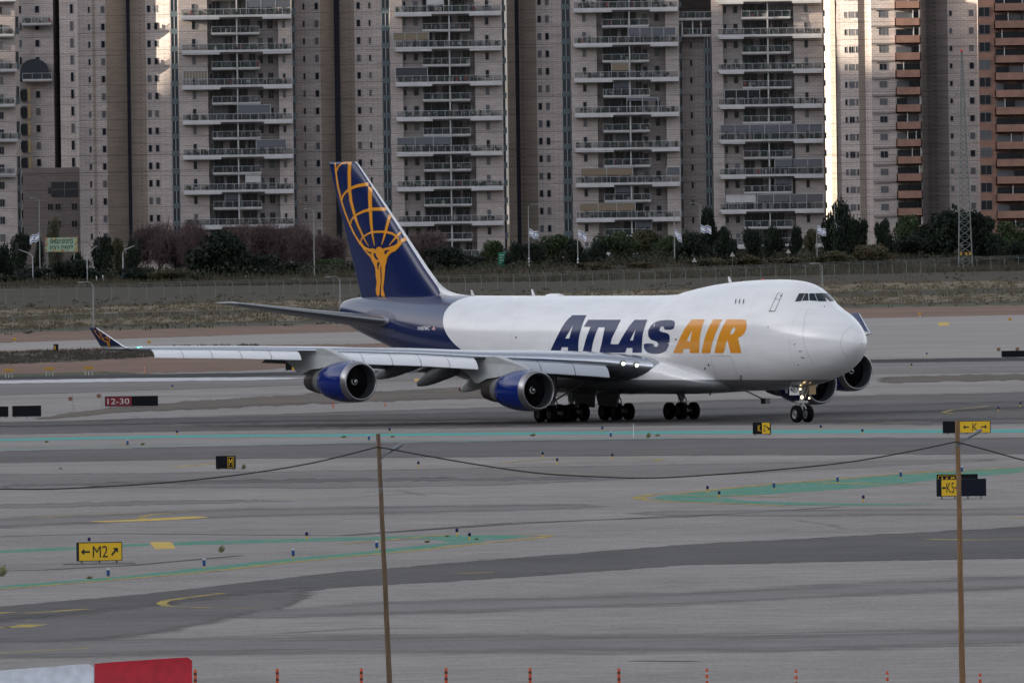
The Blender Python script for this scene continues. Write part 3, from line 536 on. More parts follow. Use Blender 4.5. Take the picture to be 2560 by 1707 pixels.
for sgn in (-1, 1):
    wg = MB(); wg.loft([foil_ring(y, *q, sgn, inc=.028 * (1 - y / 31)) for y, *q in WS])
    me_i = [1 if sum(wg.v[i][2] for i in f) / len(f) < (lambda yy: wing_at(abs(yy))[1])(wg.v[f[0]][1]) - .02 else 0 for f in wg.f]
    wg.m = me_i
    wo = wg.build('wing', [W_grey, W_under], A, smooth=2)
    # bare metal leading edge: a sleeve a few mm proud
    le = MB(); rows = []
    up, lo = airfoil(); k0 = 4
    for y in [3.5 + (31.1 - 3.5) * i / 24 for i in range(25)]:
        xl, zl, c, tk = wing_at(y); inc = .028 * (1 - y / 31)
        pts = lo[k0::-1] + up[1:k0 + 1]
        rows.append([(-(xl + x * c) + .012, sgn * y, zl + (t * tk * c) * 1.02 - x * c * inc) for x, t in pts])
    le.loft(rows, cap=False, closed=False); le.build('leading_edge', W_al, wo, smooth=2)
    # extended leading edge flaps, one mesh per panel
    def panel(y0, y1, drop, fwd_):
        q = MB(); rows = []
        for y in (y0 + .025, (y0 + y1) / 2, y1 - .025):
            xl, zl, c, tk = wing_at(y); z0 = zl - tk * c * .16; x0 = xl + .10
            sec = [(0, 0), (-.35 * fwd_, -.12 * drop), (-.75 * fwd_, -.42 * drop), (-.97 * fwd_, -.78 * drop), (-1.0 * fwd_, -.96 * drop), (-.93 * fwd_, -1.0 * drop), (-.86 * fwd_, -.93 * drop), (-.66 * fwd_, -.46 * drop), (-.25 * fwd_, -.18 * drop), (.05, -.07)]
            rows.append([(-(x0 + a), sgn * y, z0 + b) for a, b in sec])
        q.loft(rows); return q
    def span(ya, yb, n, drop, f_, m):
        for i in range(n):
            panel(ya + (yb - ya) * i / n, ya + (yb - ya) * (i + 1) / n, drop, f_).build('leading_edge_flap', m, wo, smooth=True)
    span(22.4, 30.5, 5, .62, .55, W_flap); span(12.9, 20.6, 5, .80, .62, W_flap); span(5.8, 11.3, 3, .84, .55, mat('inner_flap_grey', (.50, .54, .60), .38))
    # trailing edge flaps, slightly lowered
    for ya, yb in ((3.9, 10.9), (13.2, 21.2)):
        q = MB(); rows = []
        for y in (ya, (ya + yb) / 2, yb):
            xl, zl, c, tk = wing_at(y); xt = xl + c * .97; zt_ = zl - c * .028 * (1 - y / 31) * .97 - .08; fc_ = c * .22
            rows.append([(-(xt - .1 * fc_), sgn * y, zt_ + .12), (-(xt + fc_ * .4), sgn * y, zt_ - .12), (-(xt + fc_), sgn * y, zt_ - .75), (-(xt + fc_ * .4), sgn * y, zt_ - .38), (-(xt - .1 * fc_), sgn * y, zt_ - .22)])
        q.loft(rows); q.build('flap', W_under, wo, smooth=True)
    # flap track fairings
    for y, xa, za, ln, m_ in ((7.1, 35.6, 3.25, 6.0, W_lgrey), (10.4, 36.6, 3.7, 5.6, W_under), (13.0, 37.4, 4.25, 6.2, W_under), (18.2, 38.6, 4.55, 5.4, W_under)):
        q = MB(); rows = []
        for t in [0, .06, .18, .35, .55, .75, .9, .975, 1]:
            r = .52 * math.sin(math.pi * min(1, t * .9 + .06)) ** .7 + .03; zc = za - .9 * max(0, t - .25) ** 1.3 * 1.5; r = max(r * (1 if t < 1 else .3), .04)
            rows.append([(-(xa + ln * t), sgn * y + .62 * r * math.cos(a), zc + r * 1.1 * math.sin(a)) for a in [2 * math.pi * k / 16 for k in range(16)]])
        q.loft(rows); fo = q.build('flap_fairing', m_, wo, smooth=2)
        if y == 7.1:
            tip = MB(); tip.lathe([(0, .19), (.12, .14), (.22, .05)], (-(xa + ln * .985), sgn * y, rows[-2][0][2]), 10, cap=True); tip.build('fairing_tip', mat('red_paint', (.45, .02, .02), .4), fo)
    # winglet
    q = MB()
    rows = []
    for x0, x1, yy, z, th in ((46.75, 50.4, 31.6, 5.62, .14), (47.3, 50.4, 31.95, 5.85, .09), (49.65, 50.65, 32.68, 7.14, .03), (49.9, 50.65, 32.7, 7.2, .015)):
        n_ = 8; sec = [(x0 + (x1 - x0) * (1 - math.cos(math.pi * i / n_)) / 2, th * math.sin(math.pi * i / n_) ** .6) for i in range(n_ + 1)]
        rows.append([(-x, sgn * (yy + t), z) for x, t in sec] + [(-x, sgn * (yy - t), z) for x, t in sec[-2:0:-1]])
    q.loft(rows)
    f_blue = [0 if sum(q.v[i][2] for i in f) / len(f) < 5.8 else 1 for f in q.f]
    q.m = f_blue
    wl = q.build('winglet', [W_lgrey, W_blue], wo, smooth=2)
    e_ = MB(); e_.tube([(-46.7, sgn * 31.65, 5.66), (-47.25, sgn * 31.96, 5.86), (-49.62, sgn * 32.69, 7.15)], [.06, .05, .03], 8); e_.build('winglet_edge', W_al, wl)
    if sgn < 0: WLR = wl
    nl = MB(); nl.tube([(-46.35, sgn * 30.9, 5.72), (-46.5, sgn * 31.25, 5.70)], [.07, .07], 10); nl.build('navigation_light', mat('green_lamp', (.05, .6, .4), .2, emit=((.1, .9, .6), 1.6)) if sgn < 0 else mat('red_lamp', (.3, .03, .03), .3), wo)

# landing lights in the wing roots
for sgn in (-1, 1):
    for y in (4.35, 5.0):
        xl, zl, c, tk = wing_at(y)
        q = MB(); q.lathe([(0.0, .02), (0.0, .10), (.05, .12), (.1, .12)], (-(xl + .03) + .16, sgn * y, zl + .03), 16, cap=True); q.build('landing_light', mat('landing_lamp', (.9, .95, .85), .2, emit=((.86, 1, .80), 1.8)), A)
        q = MB(); q.lathe([(.0, .17), (-.02, .20), (.0, .235), (.2, .25)], (-(xl + .03) + .12, sgn * y, zl + .03), 16); q.build('landing_light_rim', mat('lamp_rim', (.15, .15, .16), .3, .5), A, smooth=True)

# tail fin
FIN = [(9.0, 54.9, 66.35), (9.6, 55.4, 66.6), (11.0, 57.25, 67.2), (14.0, 60.85, 68.55), (16.5, 63.9, 69.65), (18.6, 66.5, 70.5), (18.8, 66.9, 70.52)]
def fin_ring(z, a, b, sc=1.):
    up, lo = airfoil(); pts = lo[::-1] + up[1:]; c = b - a; tk = .10 * sc
    return [(-(a + x * c), t * tk * c, z) for x, t in pts]
q = MB(); q.loft([fin_ring(*k, 1 if k[0] < 18.7 else .6) for k in [(8.3, 54.3, 66.0)] + FIN])
fin = q.build('tail_fin', [W_blue], A, smooth=2)
q = MB(); rows = []
up, lo = airfoil()
for z, a, b in FIN:
    c = b - a; pts = lo[1::-1] + up[1:2]; rows.append([(-(a + x * c) + .03, t * .1 * c * 1.05, z) for x, t in pts])
q.loft(rows, cap=False, closed=False); q.build('fin_leading_edge', W_white, fin, smooth=2)
q = MB(); rows = []                      # dorsal fillet
for xa, h, wd in ((50.6, -.02, .1), (51.8, .05, .26), (52.8, .12, .32), (53.6, .24, .34), (54.4, .42, .33), (55.1, .70, .28), (55.6, .98, .22), (55.9, 1.0, .1)):
    rows.append([(-xa, wd, 8.85), (-xa, wd * .55, 8.95 + h * .55), (-xa, 0, 8.95 + h), (-xa, -wd * .55, 8.95 + h * .55), (-xa, -wd, 8.85)])
q.loft(rows); q.build('dorsal_fillet', W_white, fin, smooth=2)
q = MB(); q.box(-66.2, -59.9, -.012, .012, 0, .001)
# horizontal stabiliser
for sgn in (-1, 1):
    q = MB(); q.loft([foil_ring(y, xl, zl, c, tk, sgn) for y, xl, zl, c, tk in ((.6, 57.9, 6.95, 9.6, .1), (1.9, 59.0, 7.12, 8.7, .1), (6, 62.4, 7.8, 5.9, .09), (10.7, 66.2, 8.58, 2.9, .08), (11.08, 66.75, 8.64, 2.2, .05))])
    st_ = q.build('horizontal_stabiliser', W_grey, A, smooth=2)
    q = MB(); rows = []
    for y, xl, zl, c, tk in ((2.3, 59.33, 7.19, 8.45, .1), (6, 62.4, 7.8, 5.9, .09), (10.7, 66.2, 8.58, 2.9, .08)):
        rows.append([(-(xl + x * c) + .012, sgn * y, zl + t * tk * c * 1.03) for x, t in lo[3::-1] + up[1:4]])
    q.loft(rows, cap=False, closed=False); q.build('stabiliser_leading_edge', mat('dull_metal', (.30, .31, .33), .35, .9), st_, smooth=2)
# seal plate round the stabiliser root
# APU exhaust
q = MB(); q.lathe([(0, .32), (.12, .3), (.12, .22), (-.3, .2)], (-68.7, 0, 7.83), 20); q.build('exhaust', W_dk, A, smooth=True)

# engines
def make_engine():
    e = bpy.data.objects.new('engine', None); COL.objects.link(e); e.parent = A
    def P_(prof, name, m, par=e, n=56, cap=False, s=2):
        q = MB(); q.lathe(prof, (0, 0, 0), n, cap=cap); return q.build(name, m, par, smooth=s)
    P_([(.55, 1.452), (.9, 1.468), (1.4, 1.475), (2.0, 1.46), (2.6, 1.42), (3.2, 1.34), (3.7, 1.245), (4.12, 1.155), (4.10, 1.10), (3.4, 1.08)], 'cowl', W_cowl)
    P_([(.55, 1.455), (.30, 1.425), (.12, 1.37), (.03, 1.31), (0, 1.265), (.03, 1.225), (.12, 1.195), (.28, 1.18)], 'intake_lip', W_lip)
    P_([(.28, 1.18), (.6, 1.182), (1.15, 1.20)], 'intake_duct', mat('duct_grey', (.085, .088, .095), .35, .3))
    fan = MB()
    for k in range(38):
        a = 2 * math.pi * k / 38
        def pt(x, r, da): return (-(1.12 + x), r * math.cos(a + da), r * math.sin(a + da))
        fan.add([pt(0, .38, 0), pt(.14, .38, .13), pt(.20, 1.17, .17), pt(0, 1.17, .02)], [(0, 1, 2, 3)])
    fan.lathe([(1.36, .02), (1.36, 1.19)], (0, 0, 0), 40)
    fan.build('fan', W_blk, e)
    sp = P_([(.62, .01), (.68, .07), (.82, .2), (1.0, .33), (1.14, .39)], 'spinner', W_blk, n=28, cap=True)
    q = MB(); v = []
    for i in range(29):
        t = i / 28; r = .05 + .21 * t; a = 2 * math.pi * (1.25 * t) + 1.0; wd = .045 * (1 - t) + .012
        for rr in (r - wd, r + wd): v.append((-(lerp_at([(0, .62), (.07, .68), (.2, .82), (.33, 1.0)], max(rr, .01)) - .015), -rr * math.cos(a), rr * math.sin(a)))
    q.add(v, [(2 * i, 2 * i + 1, 2 * i + 3, 2 * i + 2) for i in range(28)]); q.build('spiral_mark', mat('spiral_white', (.75, .78, .8), .5, emit=None), sp)
    P_([(3.3, 1.04), (4.1, 1.0), (4.6, .96), (5.25, .86)], 'core_cowl', W_core, s=True)
    P_([(5.2, .875), (5.7, .84), (6.3, .74), (6.75, .64), (6.7, .6), (6.0, .58)], 'exhaust_nozzle', W_dk, s=True)
    P_([(5.9, .42), (6.7, .35), (7.2, .18), (7.45, .03)], 'exhaust_plug', W_dk, n=24, cap=True)
    q = MB(); q.tube([(-.95, 0, 1.46), (-2.3, 0, 1.50)], [.05, .08], 6); q.build('cowl_hinge', W_cowl, e)
    return e
E0 = make_engine(); first = True
for y, xi, zc, k in ((-21.15, 32.5, 3.17, 0), (-12.0, 23.4, 2.40, 1), (12.0, 23.4, 2.40, 1), (21.15, 32.5, 3.17, 0)):
    e = E0 if first else copy_tree(E0, A); first = False
    e.location = (-xi, y, zc); e.rotation_euler = (random.uniform(0, 6) if 0 else 0, 0, 0)
    for ch in e.children:
        if ch.name.startswith('spinner'): ch.rotation_euler = (random.uniform(0, 6), 0, 0)
    # pylon: side outline (aft of lip, above axis), lens shaped in plan
    up_ = (.9, 1.44, 2.2, 1.80, 4.6, 2.28, 5.4, 2.42) if k else (.9, 1.44, 2.4, 1.78, 3.9, 2.22, 4.6, 2.36)
    top = [(up_[i], up_[i + 1]) for i in range(0, 8, 2)] + [(8.5, 2.30), (10.6, 2.05)]
    botm = [(10.6, 1.75), (9.6, 1.35), (8.7, .95), (8.1, .55), (7.5, .50), (6.4, .85), (5.2, .92), (4.2, 1.05), (3.2, 1.32), (1.8, 1.42)]
    q = MB(); poly = top + botm; n = len(poly)
    def hw(x): return .06 + .27 * math.sin(math.pi * min(1, max(0, (x - .5) / 10.6))) ** .6
    v = [(-(xi + x), y - hw(x), zc + z) for x, z in poly] + [(-(xi + x), y + hw(x), zc + z) for x, z in poly]
    q.add(v, [tuple(range(n)), tuple(range(2 * n - 1, n - 1, -1))] + [(i, n + i, n + (i + 1) % n, (i + 1) % n) for i in range(n)])
    q.build('pylon', W_lgrey, A)

# landing gear
def wheel(q, x, y, r, wd, n=28):
    prof = [(-wd / 2, r * .55), (-wd / 2, r * .82), (-wd * .36, r * .97), (0, r), (wd * .36, r * .97), (wd / 2, r * .82), (wd / 2, r * .55)]
    q.loft([[(x + rr * math.cos(2 * math.pi * k / n), y + a, r * .985 + rr * math.sin(2 * math.pi * k / n)) for k in range(n)] for a, rr in prof], cap=False)
    q2 = MB(); q2.loft([[(x + rr * math.cos(2 * math.pi * k / n), y + a, r * .985 + rr * math.sin(2 * math.pi * k / n)) for k in range(n)] for a, rr in [(-wd * .44, .03), (-wd * .40, r * .2), (-wd * .30, r * .34), (-wd * .44, r * .56), (wd * .44, r * .56), (wd * .30, r * .34), (wd * .40, r * .2), (wd * .44, .03)]], cap=True)
    return q, q2
def put_wheel(par, x, y, r=.62, wd=.46, hub=W_hub):
    q, q2 = wheel(MB(), x, y, r, wd); o = q.build('wheel', W_tyre, par, smooth=True); q2.build('hub', hub, o, smooth=True)
DH = mat('dark_hub', (.10, .10, .105), .5, .4)
for xa, y, kind in ((31.87, -5.5, 'w'), (31.87, 5.5, 'w'), (34.94, -1.92, 'b'), (34.94, 1.92, 'b')):
    g = bpy.data.objects.new('main_gear', None); COL.objects.link(g); g.parent = A; g.location = (-xa, y, 0)
    q = MB(); q.tube([(.735, 0, .66), (-.735, 0, .66)], .14, 8)
    for dx in (.735, -.735): q.tube([(dx, -.75, .62), (dx, .75, .62)], .09, 8)
    q.build('bogie_beam', W_strut, g)
    for dx in (.735, -.735):
        for dy in (-.56, .56): put_wheel(g, dx, dy, hub=DH)
    q = MB(); q.tube([(0, 0, .66), (0, 0, 1.5)], .13, 10); q.tube([(0, 0, 1.4), (0, 0 if kind == 'b' else .25 * (1 if y < 0 else -1), 3.6)], .2, 12)
    q.tube([(0, 0, 1.25), (.85, 0, 2.5)], .06, 6); q.tube([(-.1, 0, 1.5), (-1.3, 0 if kind == 'b' else .5 * (1 if y < 0 else -1), 3.0)], .08, 6)
    q.tube([(.35, .1, .95), (.5, .1, 1.35), (.15, .1, 1.8)], .05, 6); q.tube([(0, .18, .9), (.1, .22, 2.2)], .03, 5); q.tube([(0, -.18, .9), (-.1, -.25, 2.2)], .03, 5)
    q.build('gear_strut', W_strut, g, smooth=True)
    s_ = 1 if y < 0 else -1
    if kind == 'w':
        q = MB(); q.box(-1.0, 1.2, -.62 * s_ - .03, -.62 * s_ + .03, 2.25, 3.5); q.build('gear_door', W_under, g)
        q = MB(); q.tube([(.1, .1 * s_, 1.5), (1.5, 1.9 * s_, 2.9)], .07, 6); q.build('side_brace', W_strut, g)
    else:
        q = MB(); v = [(-.9, 1.05), (1.6, .95), (1.75, 2.1), (-1.3, 2.1)]
        q.prism(v, 1, s_ * .95 - .03, s_ * .95 + .03); q.build('gear_door', W_under, g)
ng = bpy.data.objects.new('nose_gear', None); COL.objects.link(ng); ng.parent = A; ng.location = (-7.8, 0, 0)
for dy in (-.46, .46): put_wheel(ng, 0, dy, .62, .40)
q = MB(); q.tube([(0, -.5, .61), (0, .5, .61)], .09, 8); q.tube([(0, 0, .6), (-.03, 0, 1.35)], .10, 10); q.tube([(-.03, 0, 1.3), (-.06, 0, 2.6)], .155, 12)
q.box(-.22, .16, -.42, .42, 1.36, 1.52); q.tube([(-.15, -.52, 1.44), (-.15, .52, 1.44)], .07, 8); q.tube([(.12, 0, 1.35), (.55, 0, .98), (.14, 0, .68)], .05, 6); q.tube([(.1, .12, 1.6), (.75, .12, 2.6)], .05, 6); q.tube([(.1, -.12, 1.6), (.75, -.12, 2.6)], .05, 6)
q.tube([(.62, 0, .55), (.1, 0, .75)], .045, 6)
q.build('gear_strut', mat('nose_strut', (.42, .43, .44), .4, .4), ng, smooth=True)
for yy, zz_ in ((-.2, 1.78), (.42, 1.70), (-.32, 2.35), (.05, 2.95)):
    big = .12 if zz_ == 1.78 else .07
    q = MB(); q.tube([(.17, yy, zz_), (.30, yy, zz_)], [big * .8, big], 12); o = q.build('taxi_light', mat('lamp_shell', (.3, .3, .3), .4, .5), ng)
    q = MB(); q.tube([(.302, yy, zz_), (.312, yy, zz_)], [big * .9, big * .9], 12); q.build('lens', mat('warm_lamp', (1, .8, .5), .2, emit=((1, .66, .30), 4)), o)
q = MB(); q.box(-.2, .28, .42, .50, 1.95, 2.75); q.box(.20, .26, .5, 1.02, 1.95, 2.62); q.build('gear_door', mat('door_bronze', (.33, .24, .15), .3, .6), ng)
# number plate door, 487
PLX, PLY = (.1, -.62)
q = MB(); q.box(-.42, .42, -.015, .015, 0, .78); pl = q.build('number_plate', mat('plate_white', (.72, .73, .74), .4), ng)
pl.location = (.05, -.66, 1.93); pl.rotation_euler = (R(-4), R(0), R(22))

def text_geo(s, spacing=1.0, bold=0.):
    cu = bpy.data.curves.new('t', 'FONT'); cu.body = s; cu.size = 1; cu.offset = bold; cu.space_character = spacing; cu.resolution_u = 4
    o = bpy.data.objects.new('t', cu); COL.objects.link(o); dg = bpy.context.evaluated_depsgraph_get(); me = bpy.data.meshes.new_from_object(o.evaluated_get(dg))
    v = [(p.co.x, p.co.y) for p in me.vertices]; f = [tuple(p.vertices) for p in me.polygons]
    bpy.data.objects.remove(o); bpy.data.curves.remove(cu); bpy.data.meshes.remove(me)
    if not v: return [], [], 1
    x0 = min(p[0] for p in v); x1 = max(p[0] for p in v); y0 = min(p[1] for p in v); y1 = max(p[1] for p in v)
    return [((p[0] - x0) / (x1 - x0), (p[1] - y0) / (y1 - y0)) for p in v], f, (x1 - x0) / (y1 - y0)
v, f, _a = text_geo('487', bold=.01)
q = MB(); q.add([(-.34 + .68 * a, -.02, .16 + .46 * b) for a, b in v], f); q.build('number', W_dkl, pl)

# --- things painted on the skin: outlines in photograph pixels carried onto the surface
dg = bpy.context.evaluated_depsgraph_get()
def bvh_of(objs):
    vs, fs = [], []
    for o in objs:
        b = len(vs); vs += [to_world(vv.co) for vv in o.data.vertices]; fs += [[b + i for i in p.vertices] for p in o.data.polygons]
    return BVHTree.FromPolygons(vs, fs)
BF = bvh_of([fus]); BFF = bvh_of([fus, fair]); BT = bvh_of([fin]); BW = bvh_of([WLR])
def hit(bv, px, py, off):
    loc_, nrm, _i, _d = bv.ray_cast(CAM, ray(px, py).normalized(), 9000)
    if loc_ is None: return None
    if nrm.dot(CAM - loc_) < 0: nrm = -nrm
    return to_local(loc_ + nrm * off)
def inside(x, y, loops):
    c = False
    for lp in loops:
        j = len(lp) - 1
        for i in range(len(lp)):
            (xi, yi), (xj, yj) = lp[i], lp[j]
            if (yi > y) != (yj > y) and x < (xj - xi) * (y - yi) / (yj - yi) + xi: c = not c
            j = i
    return c
def smooth_poly(p, it=1):
    for _ in range(it):
        r = []
        for a, b in zip(p, p[1:] + p[:1]): r += [(a[0] * .75 + b[0] * .25, a[1] * .75 + b[1] * .25), (a[0] * .25 + b[0] * .75, a[1] * .25 + b[1] * .75)]
        p = r
    return p
def decal(name, groups, m, bv, par, step=8, off=.014, mirror=False):
    """groups: list of loop lists (first outline, then holes) in photo pixels"""
    out_ = MB(); out_m = MB()
    for gi, loops in enumerate(groups):
        pts = []; ed = []
        for lp in loops:
            n0 = len(pts); d = []
            for a, b in zip(lp, lp[1:] + lp[:1]):
                k = max(1, int(math.dist(a, b) / step)); d += [(a[0] + (b[0] - a[0]) * i / k, a[1] + (b[1] - a[1]) * i / k) for i in range(k)]
            pts += d; ed += [(n0 + i, n0 + (i + 1) % len(d)) for i in range(len(d))]
        xs_ = [p[0] for p in loops[0]]; ys_ = [p[1] for p in loops[0]]
        x = min(xs_) + step * .7
        while x < max(xs_):
            y = min(ys_) + step * .6
            while y < max(ys_):
                if inside(x, y, loops): pts.append((x, y))
                y += step
            x += step
        r = delaunay_2d_cdt([Vector(p) for p in pts], ed, [], 0, .01)
        V, T = r[0], r[2]; H = [hit(bv, p.x, p.y, off + gi * .002) for p in V]; tr = []
        for t in T:
            cx = sum(V[i].x for i in t) / len(t); cy = sum(V[i].y for i in t) / len(t)
            if inside(cx, cy, loops) and all(H[i] is not None for i in t): tr.append(tuple(t))
        use = sorted({i for t in tr for i in t}); ix = {i: k for k, i in enumerate(use)}
        out_.add([H[i] for i in use], [tuple(ix[i] for i in t) for t in tr])
        if mirror: out_m.add([(H[i].x, -H[i].y, H[i].z) for i in use], [tuple(ix[i] for i in t) for t in tr])
    if mirror: out_m.build(name, m, par, smooth=2)
    return out_.build(name, m, par, smooth=2)
def cz(l, s, ox, oy): return [(ox + l[i] / s, oy + l[i + 1] / s) for i in range(0, len(l), 2)]
def stroke(pts, wd):
    n = len(pts)
    if not isinstance(wd, (list, tuple)): wd = [wd] * n
    L_, R_ = [], []
    for i, p in enumerate(pts):
        a = pts[max(i - 1, 0)]; b = pts[min(i + 1, n - 1)]; dx, dy = b[0] - a[0], b[1] - a[1]; l = math.hypot(dx, dy) or 1
        w_ = wd[i] / 2; L_.append((p[0] - dy / l * w_, p[1] + dx / l * w_)); R_.append((p[0] + dy / l * w_, p[1] - dx / l * w_))
    return L_ + R_[::-1]
c6 = lambda *l: cz(l, 4.356, 1360, 770)
A1 = [c6(62, 484, 105, 390, 150, 300, 185, 230, 225, 165, 265, 118, 310, 78, 466, 78, 440, 125, 420, 180, 402, 235, 388, 290, 380, 345, 376, 400, 374, 484, 262, 484, 262, 426, 195, 426, 176, 484), c6(232, 332, 275, 332, 318, 182)]
TLA = [c6(482, 128, 838, 128, 812, 180, 790, 230, 764, 280, 740, 330, 726, 392, 812, 394, 840, 340, 870, 290, 902, 238, 935, 190, 962, 157, 990, 128, 1128, 128, 1108, 175, 1095, 220, 1080, 275, 1072, 330, 1068, 400, 1066, 486, 964, 486, 964, 435, 905, 435, 886, 486, 606, 484, 614, 440, 625, 400, 635, 350, 645, 300, 655, 250, 662, 210, 595, 210, 572, 260, 555, 310, 540, 355, 530, 400, 516, 484, 420, 484, 430, 440, 440, 400, 454, 350, 470, 300, 490, 250, 508, 206, 434, 204), c6(937, 352, 970, 352, 1002, 222)]
SS = [smooth_poly(c6(1310, 236, 1410, 236, 1424, 190, 1428, 155, 1412, 136, 1380, 130, 1300, 132, 1230, 145, 1180, 175, 1145, 220, 1133, 270, 1140, 315, 1165, 345, 1210, 358, 1240, 375, 1246, 400, 1235, 420, 1215, 423, 1198, 412, 1196, 386, 1090, 384, 1088, 420, 1095, 450, 1120, 480, 1160, 495, 1210, 500, 1270, 495, 1320, 475, 1350, 435, 1366, 380, 1372, 320, 1365, 290, 1340, 270, 1290, 262, 1262, 250, 1260, 225, 1272, 205, 1295, 200, 1310, 212), 1)]
A3 = [c6(1408, 490, 1440, 415, 1470, 350, 1500, 288, 1530, 230, 1570, 173, 1612, 124, 1752, 124, 1735, 170, 1720, 220, 1706, 275, 1697, 330, 1692, 410, 1690, 490, 1588, 490, 1588, 445, 1525, 445, 1510, 490), c6(1552, 360, 1595, 360, 1615, 235)]
II = [c6(1716, 490, 1725, 440, 1735, 390, 1751, 330, 1770, 270, 1804, 195, 1845, 124, 1944, 124, 1915, 176, 1890, 230, 1868, 280, 1850, 330, 1835, 375, 1825, 420, 1812, 490)]
RR = [c6(1857, 490, 1867, 435, 1880, 380, 1898, 320, 1920, 260, 1953, 190, 1992, 124, 2160, 124, 2192, 130, 2204, 148, 2208, 185, 2203, 225, 2190, 260, 2173, 286, 2150, 305, 2112, 325, 2132, 405, 2150, 490, 2035, 490, 2015, 420, 1996, 345, 1983, 385, 1975, 420, 1956, 490), smooth_poly(c6(2024, 290, 2036, 255, 2052, 220, 2068, 208, 2083, 216, 2085, 240, 2070, 270, 2045, 287), 1)]
decal('letter', [A1], W_blue, BFF, fus); decal('letter', [TLA], W_blue, BFF, fus); decal('letter', [SS], W_blue, BFF, fus)
for g_ in (A3, II, RR): decal('letter', [g_], W_or, BFF, fus)
# tail emblem: globe lattice carried by a standing figure
c1 = lambda *l: cz(l, 3.919, 800, 380)
def c1s(wd, *l): return [stroke(c1(*l), [q_ / 3.919 for q_ in wd])]
EM = [c1s([16, 18, 18, 18, 17, 16, 16, 20], 150, 108, 158, 200, 175, 330, 208, 470, 245, 590, 295, 715, 340, 810, 392, 892),
      c1s([10, 14, 16, 16, 10], 312, 104, 255, 106, 210, 116, 180, 145, 165, 190),
      c1s([34, 33, 32, 29, 26, 22, 18, 12, 5], 295, 104, 288, 200, 290, 350, 305, 480, 335, 600, 370, 710, 415, 810, 445, 870, 478, 922),
      c1s([42, 38, 34, 28, 22, 14, 7], 496, 340, 492, 450, 495, 560, 503, 690, 513, 790, 525, 860, 537, 920),
      c1s([34, 28, 24, 16, 6], 690, 615, 665, 700, 645, 780, 625, 850, 605, 915),
      c1s([24, 20, 14, 5], 792, 788, 752, 830, 712, 876, 678, 918),
      c1s([14, 18, 22, 26, 30, 32, 34], 212, 490, 226, 430, 255, 395, 300, 360, 350, 338, 410, 325, 478, 316),
      c1s([12, 16, 18, 22, 26, 30, 32, 34], 298, 715, 310, 670, 340, 630, 390, 600, 440, 578, 510, 562, 580, 560, 652, 562),
      c1s([12, 13, 15, 18, 20, 22, 22, 22, 20, 16, 12], 405, 885, 410, 850, 435, 825, 480, 798, 540, 784, 600, 781, 660, 786, 710, 800, 752, 826, 772, 858, 768, 890),
      [smooth_poly(c1(545, 960, 560, 936, 580, 928, 602, 935, 625, 952, 640, 940, 665, 936, 700, 925, 740, 912, 775, 880, 800, 856, 826, 840, 842, 840, 850, 872, 812, 885, 790, 920, 762, 950, 735, 975, 705, 985, 680, 1008, 660, 1040, 652, 1090, 642, 1115, 640, 1180, 632, 1260, 622, 1330, 628, 1370, 640, 1400, 638, 1415, 602, 1412, 600, 1370, 606, 1300, 608, 1200, 604, 1120, 594, 1110, 594, 1180, 600, 1260, 592, 1340, 586, 1410, 556, 1408, 548, 1340, 562, 1280, 548, 1220, 548, 1160, 535, 1110, 512, 1070, 500, 1035, 470, 1005, 440, 970, 415, 935, 400, 912, 385, 905, 383, 880, 405, 878, 440, 925, 480, 945, 505, 948, 525, 942, 540, 952)),
       c1(528, 992, 546, 990, 553, 1020, 575, 1046, 565, 1060, 545, 1045, 532, 1020), c1(445, 952, 480, 976, 508, 984, 502, 1000, 470, 984), c1(634, 968, 668, 960, 690, 957, 660, 985, 642, 1010, 633, 988),
       c1(566, 1082, 586, 1076, 588, 1100, 576, 1120, 579, 1148, 566, 1146, 562, 1110)]]
decal('emblem', EM, W_or, BT, fin, step=6, off=.012)
c2 = lambda *l: cz(l, 4.704, 200, 780)
def c2s(wd, *l): return [stroke(c2(*l), [wd / 4.704] * (len(l) // 2))]
decal('emblem', [c2s(7, 155, 200, 190, 250, 235, 305, 300, 345, 325, 348), c2s(7, 215, 210, 245, 262, 280, 330, 315, 345), c2s(6, 175, 232, 200, 208, 235, 206), c2s(6, 232, 300, 240, 268, 275, 250, 300, 252), c2s(6, 262, 318, 285, 298, 325, 298, 345, 320), c2s(7, 300, 256, 318, 300, 325, 340), c2s(10, 358, 300, 345, 345, 325, 350), c2s(12, 318, 345, 335, 380, 350, 410, 360, 436), c2s(12, 345, 345, 345, 380, 358, 410, 370, 436)], W_or, BW, WLR, step=4, off=.01)
# cockpit panes
c7 = lambda *l: cz(l, 4.0219, 1900, 680)
for g_ in (c7(351, 300, 392, 215, 451, 214, 415, 293), c7(422, 291, 456, 214, 484, 215, 490, 287), c7(498, 287, 493, 216, 546, 215, 577, 293), c7(583, 294, 552, 215, 628, 212, 671, 296)):
    decal('cockpit_window', [[g_]], W_glass, BF, fus, step=2.5, off=.012, mirror=True)
def outline(pts, wd): return [stroke(pts + pts[:1], wd)]
decal('crew_door', [outline(c7(180, 213, 230, 213, 150, 392, 97, 392), .95), [stroke(c7(150, 272, 195, 278), .9)], [stroke(c7(90, 393, 152, 395), 1.9)], [c7(205, 232, 216, 230, 218, 244, 207, 246)]], W_dkl, BF, fus, step=3)
c3 = lambda *l: cz(l, 2.614, 1280, 500)
for x in (1460, 1485, 1512): decal('window', [[smooth_poly(c3(x - 5, 679, x + 1, 646, x + 9, 646, x + 4, 679), 1)]], mat('porthole', (.09, .10, .13), .3), BF, fus, step=2)
decal('panel_joint', [[stroke(c7(515, 360, 480, 380, 455, 450, 440, 540, 432, 620, 440, 700, 470, 800, 510, 880, 548, 945), .45)]], W_line, BF, fus, step=5, off=.01)
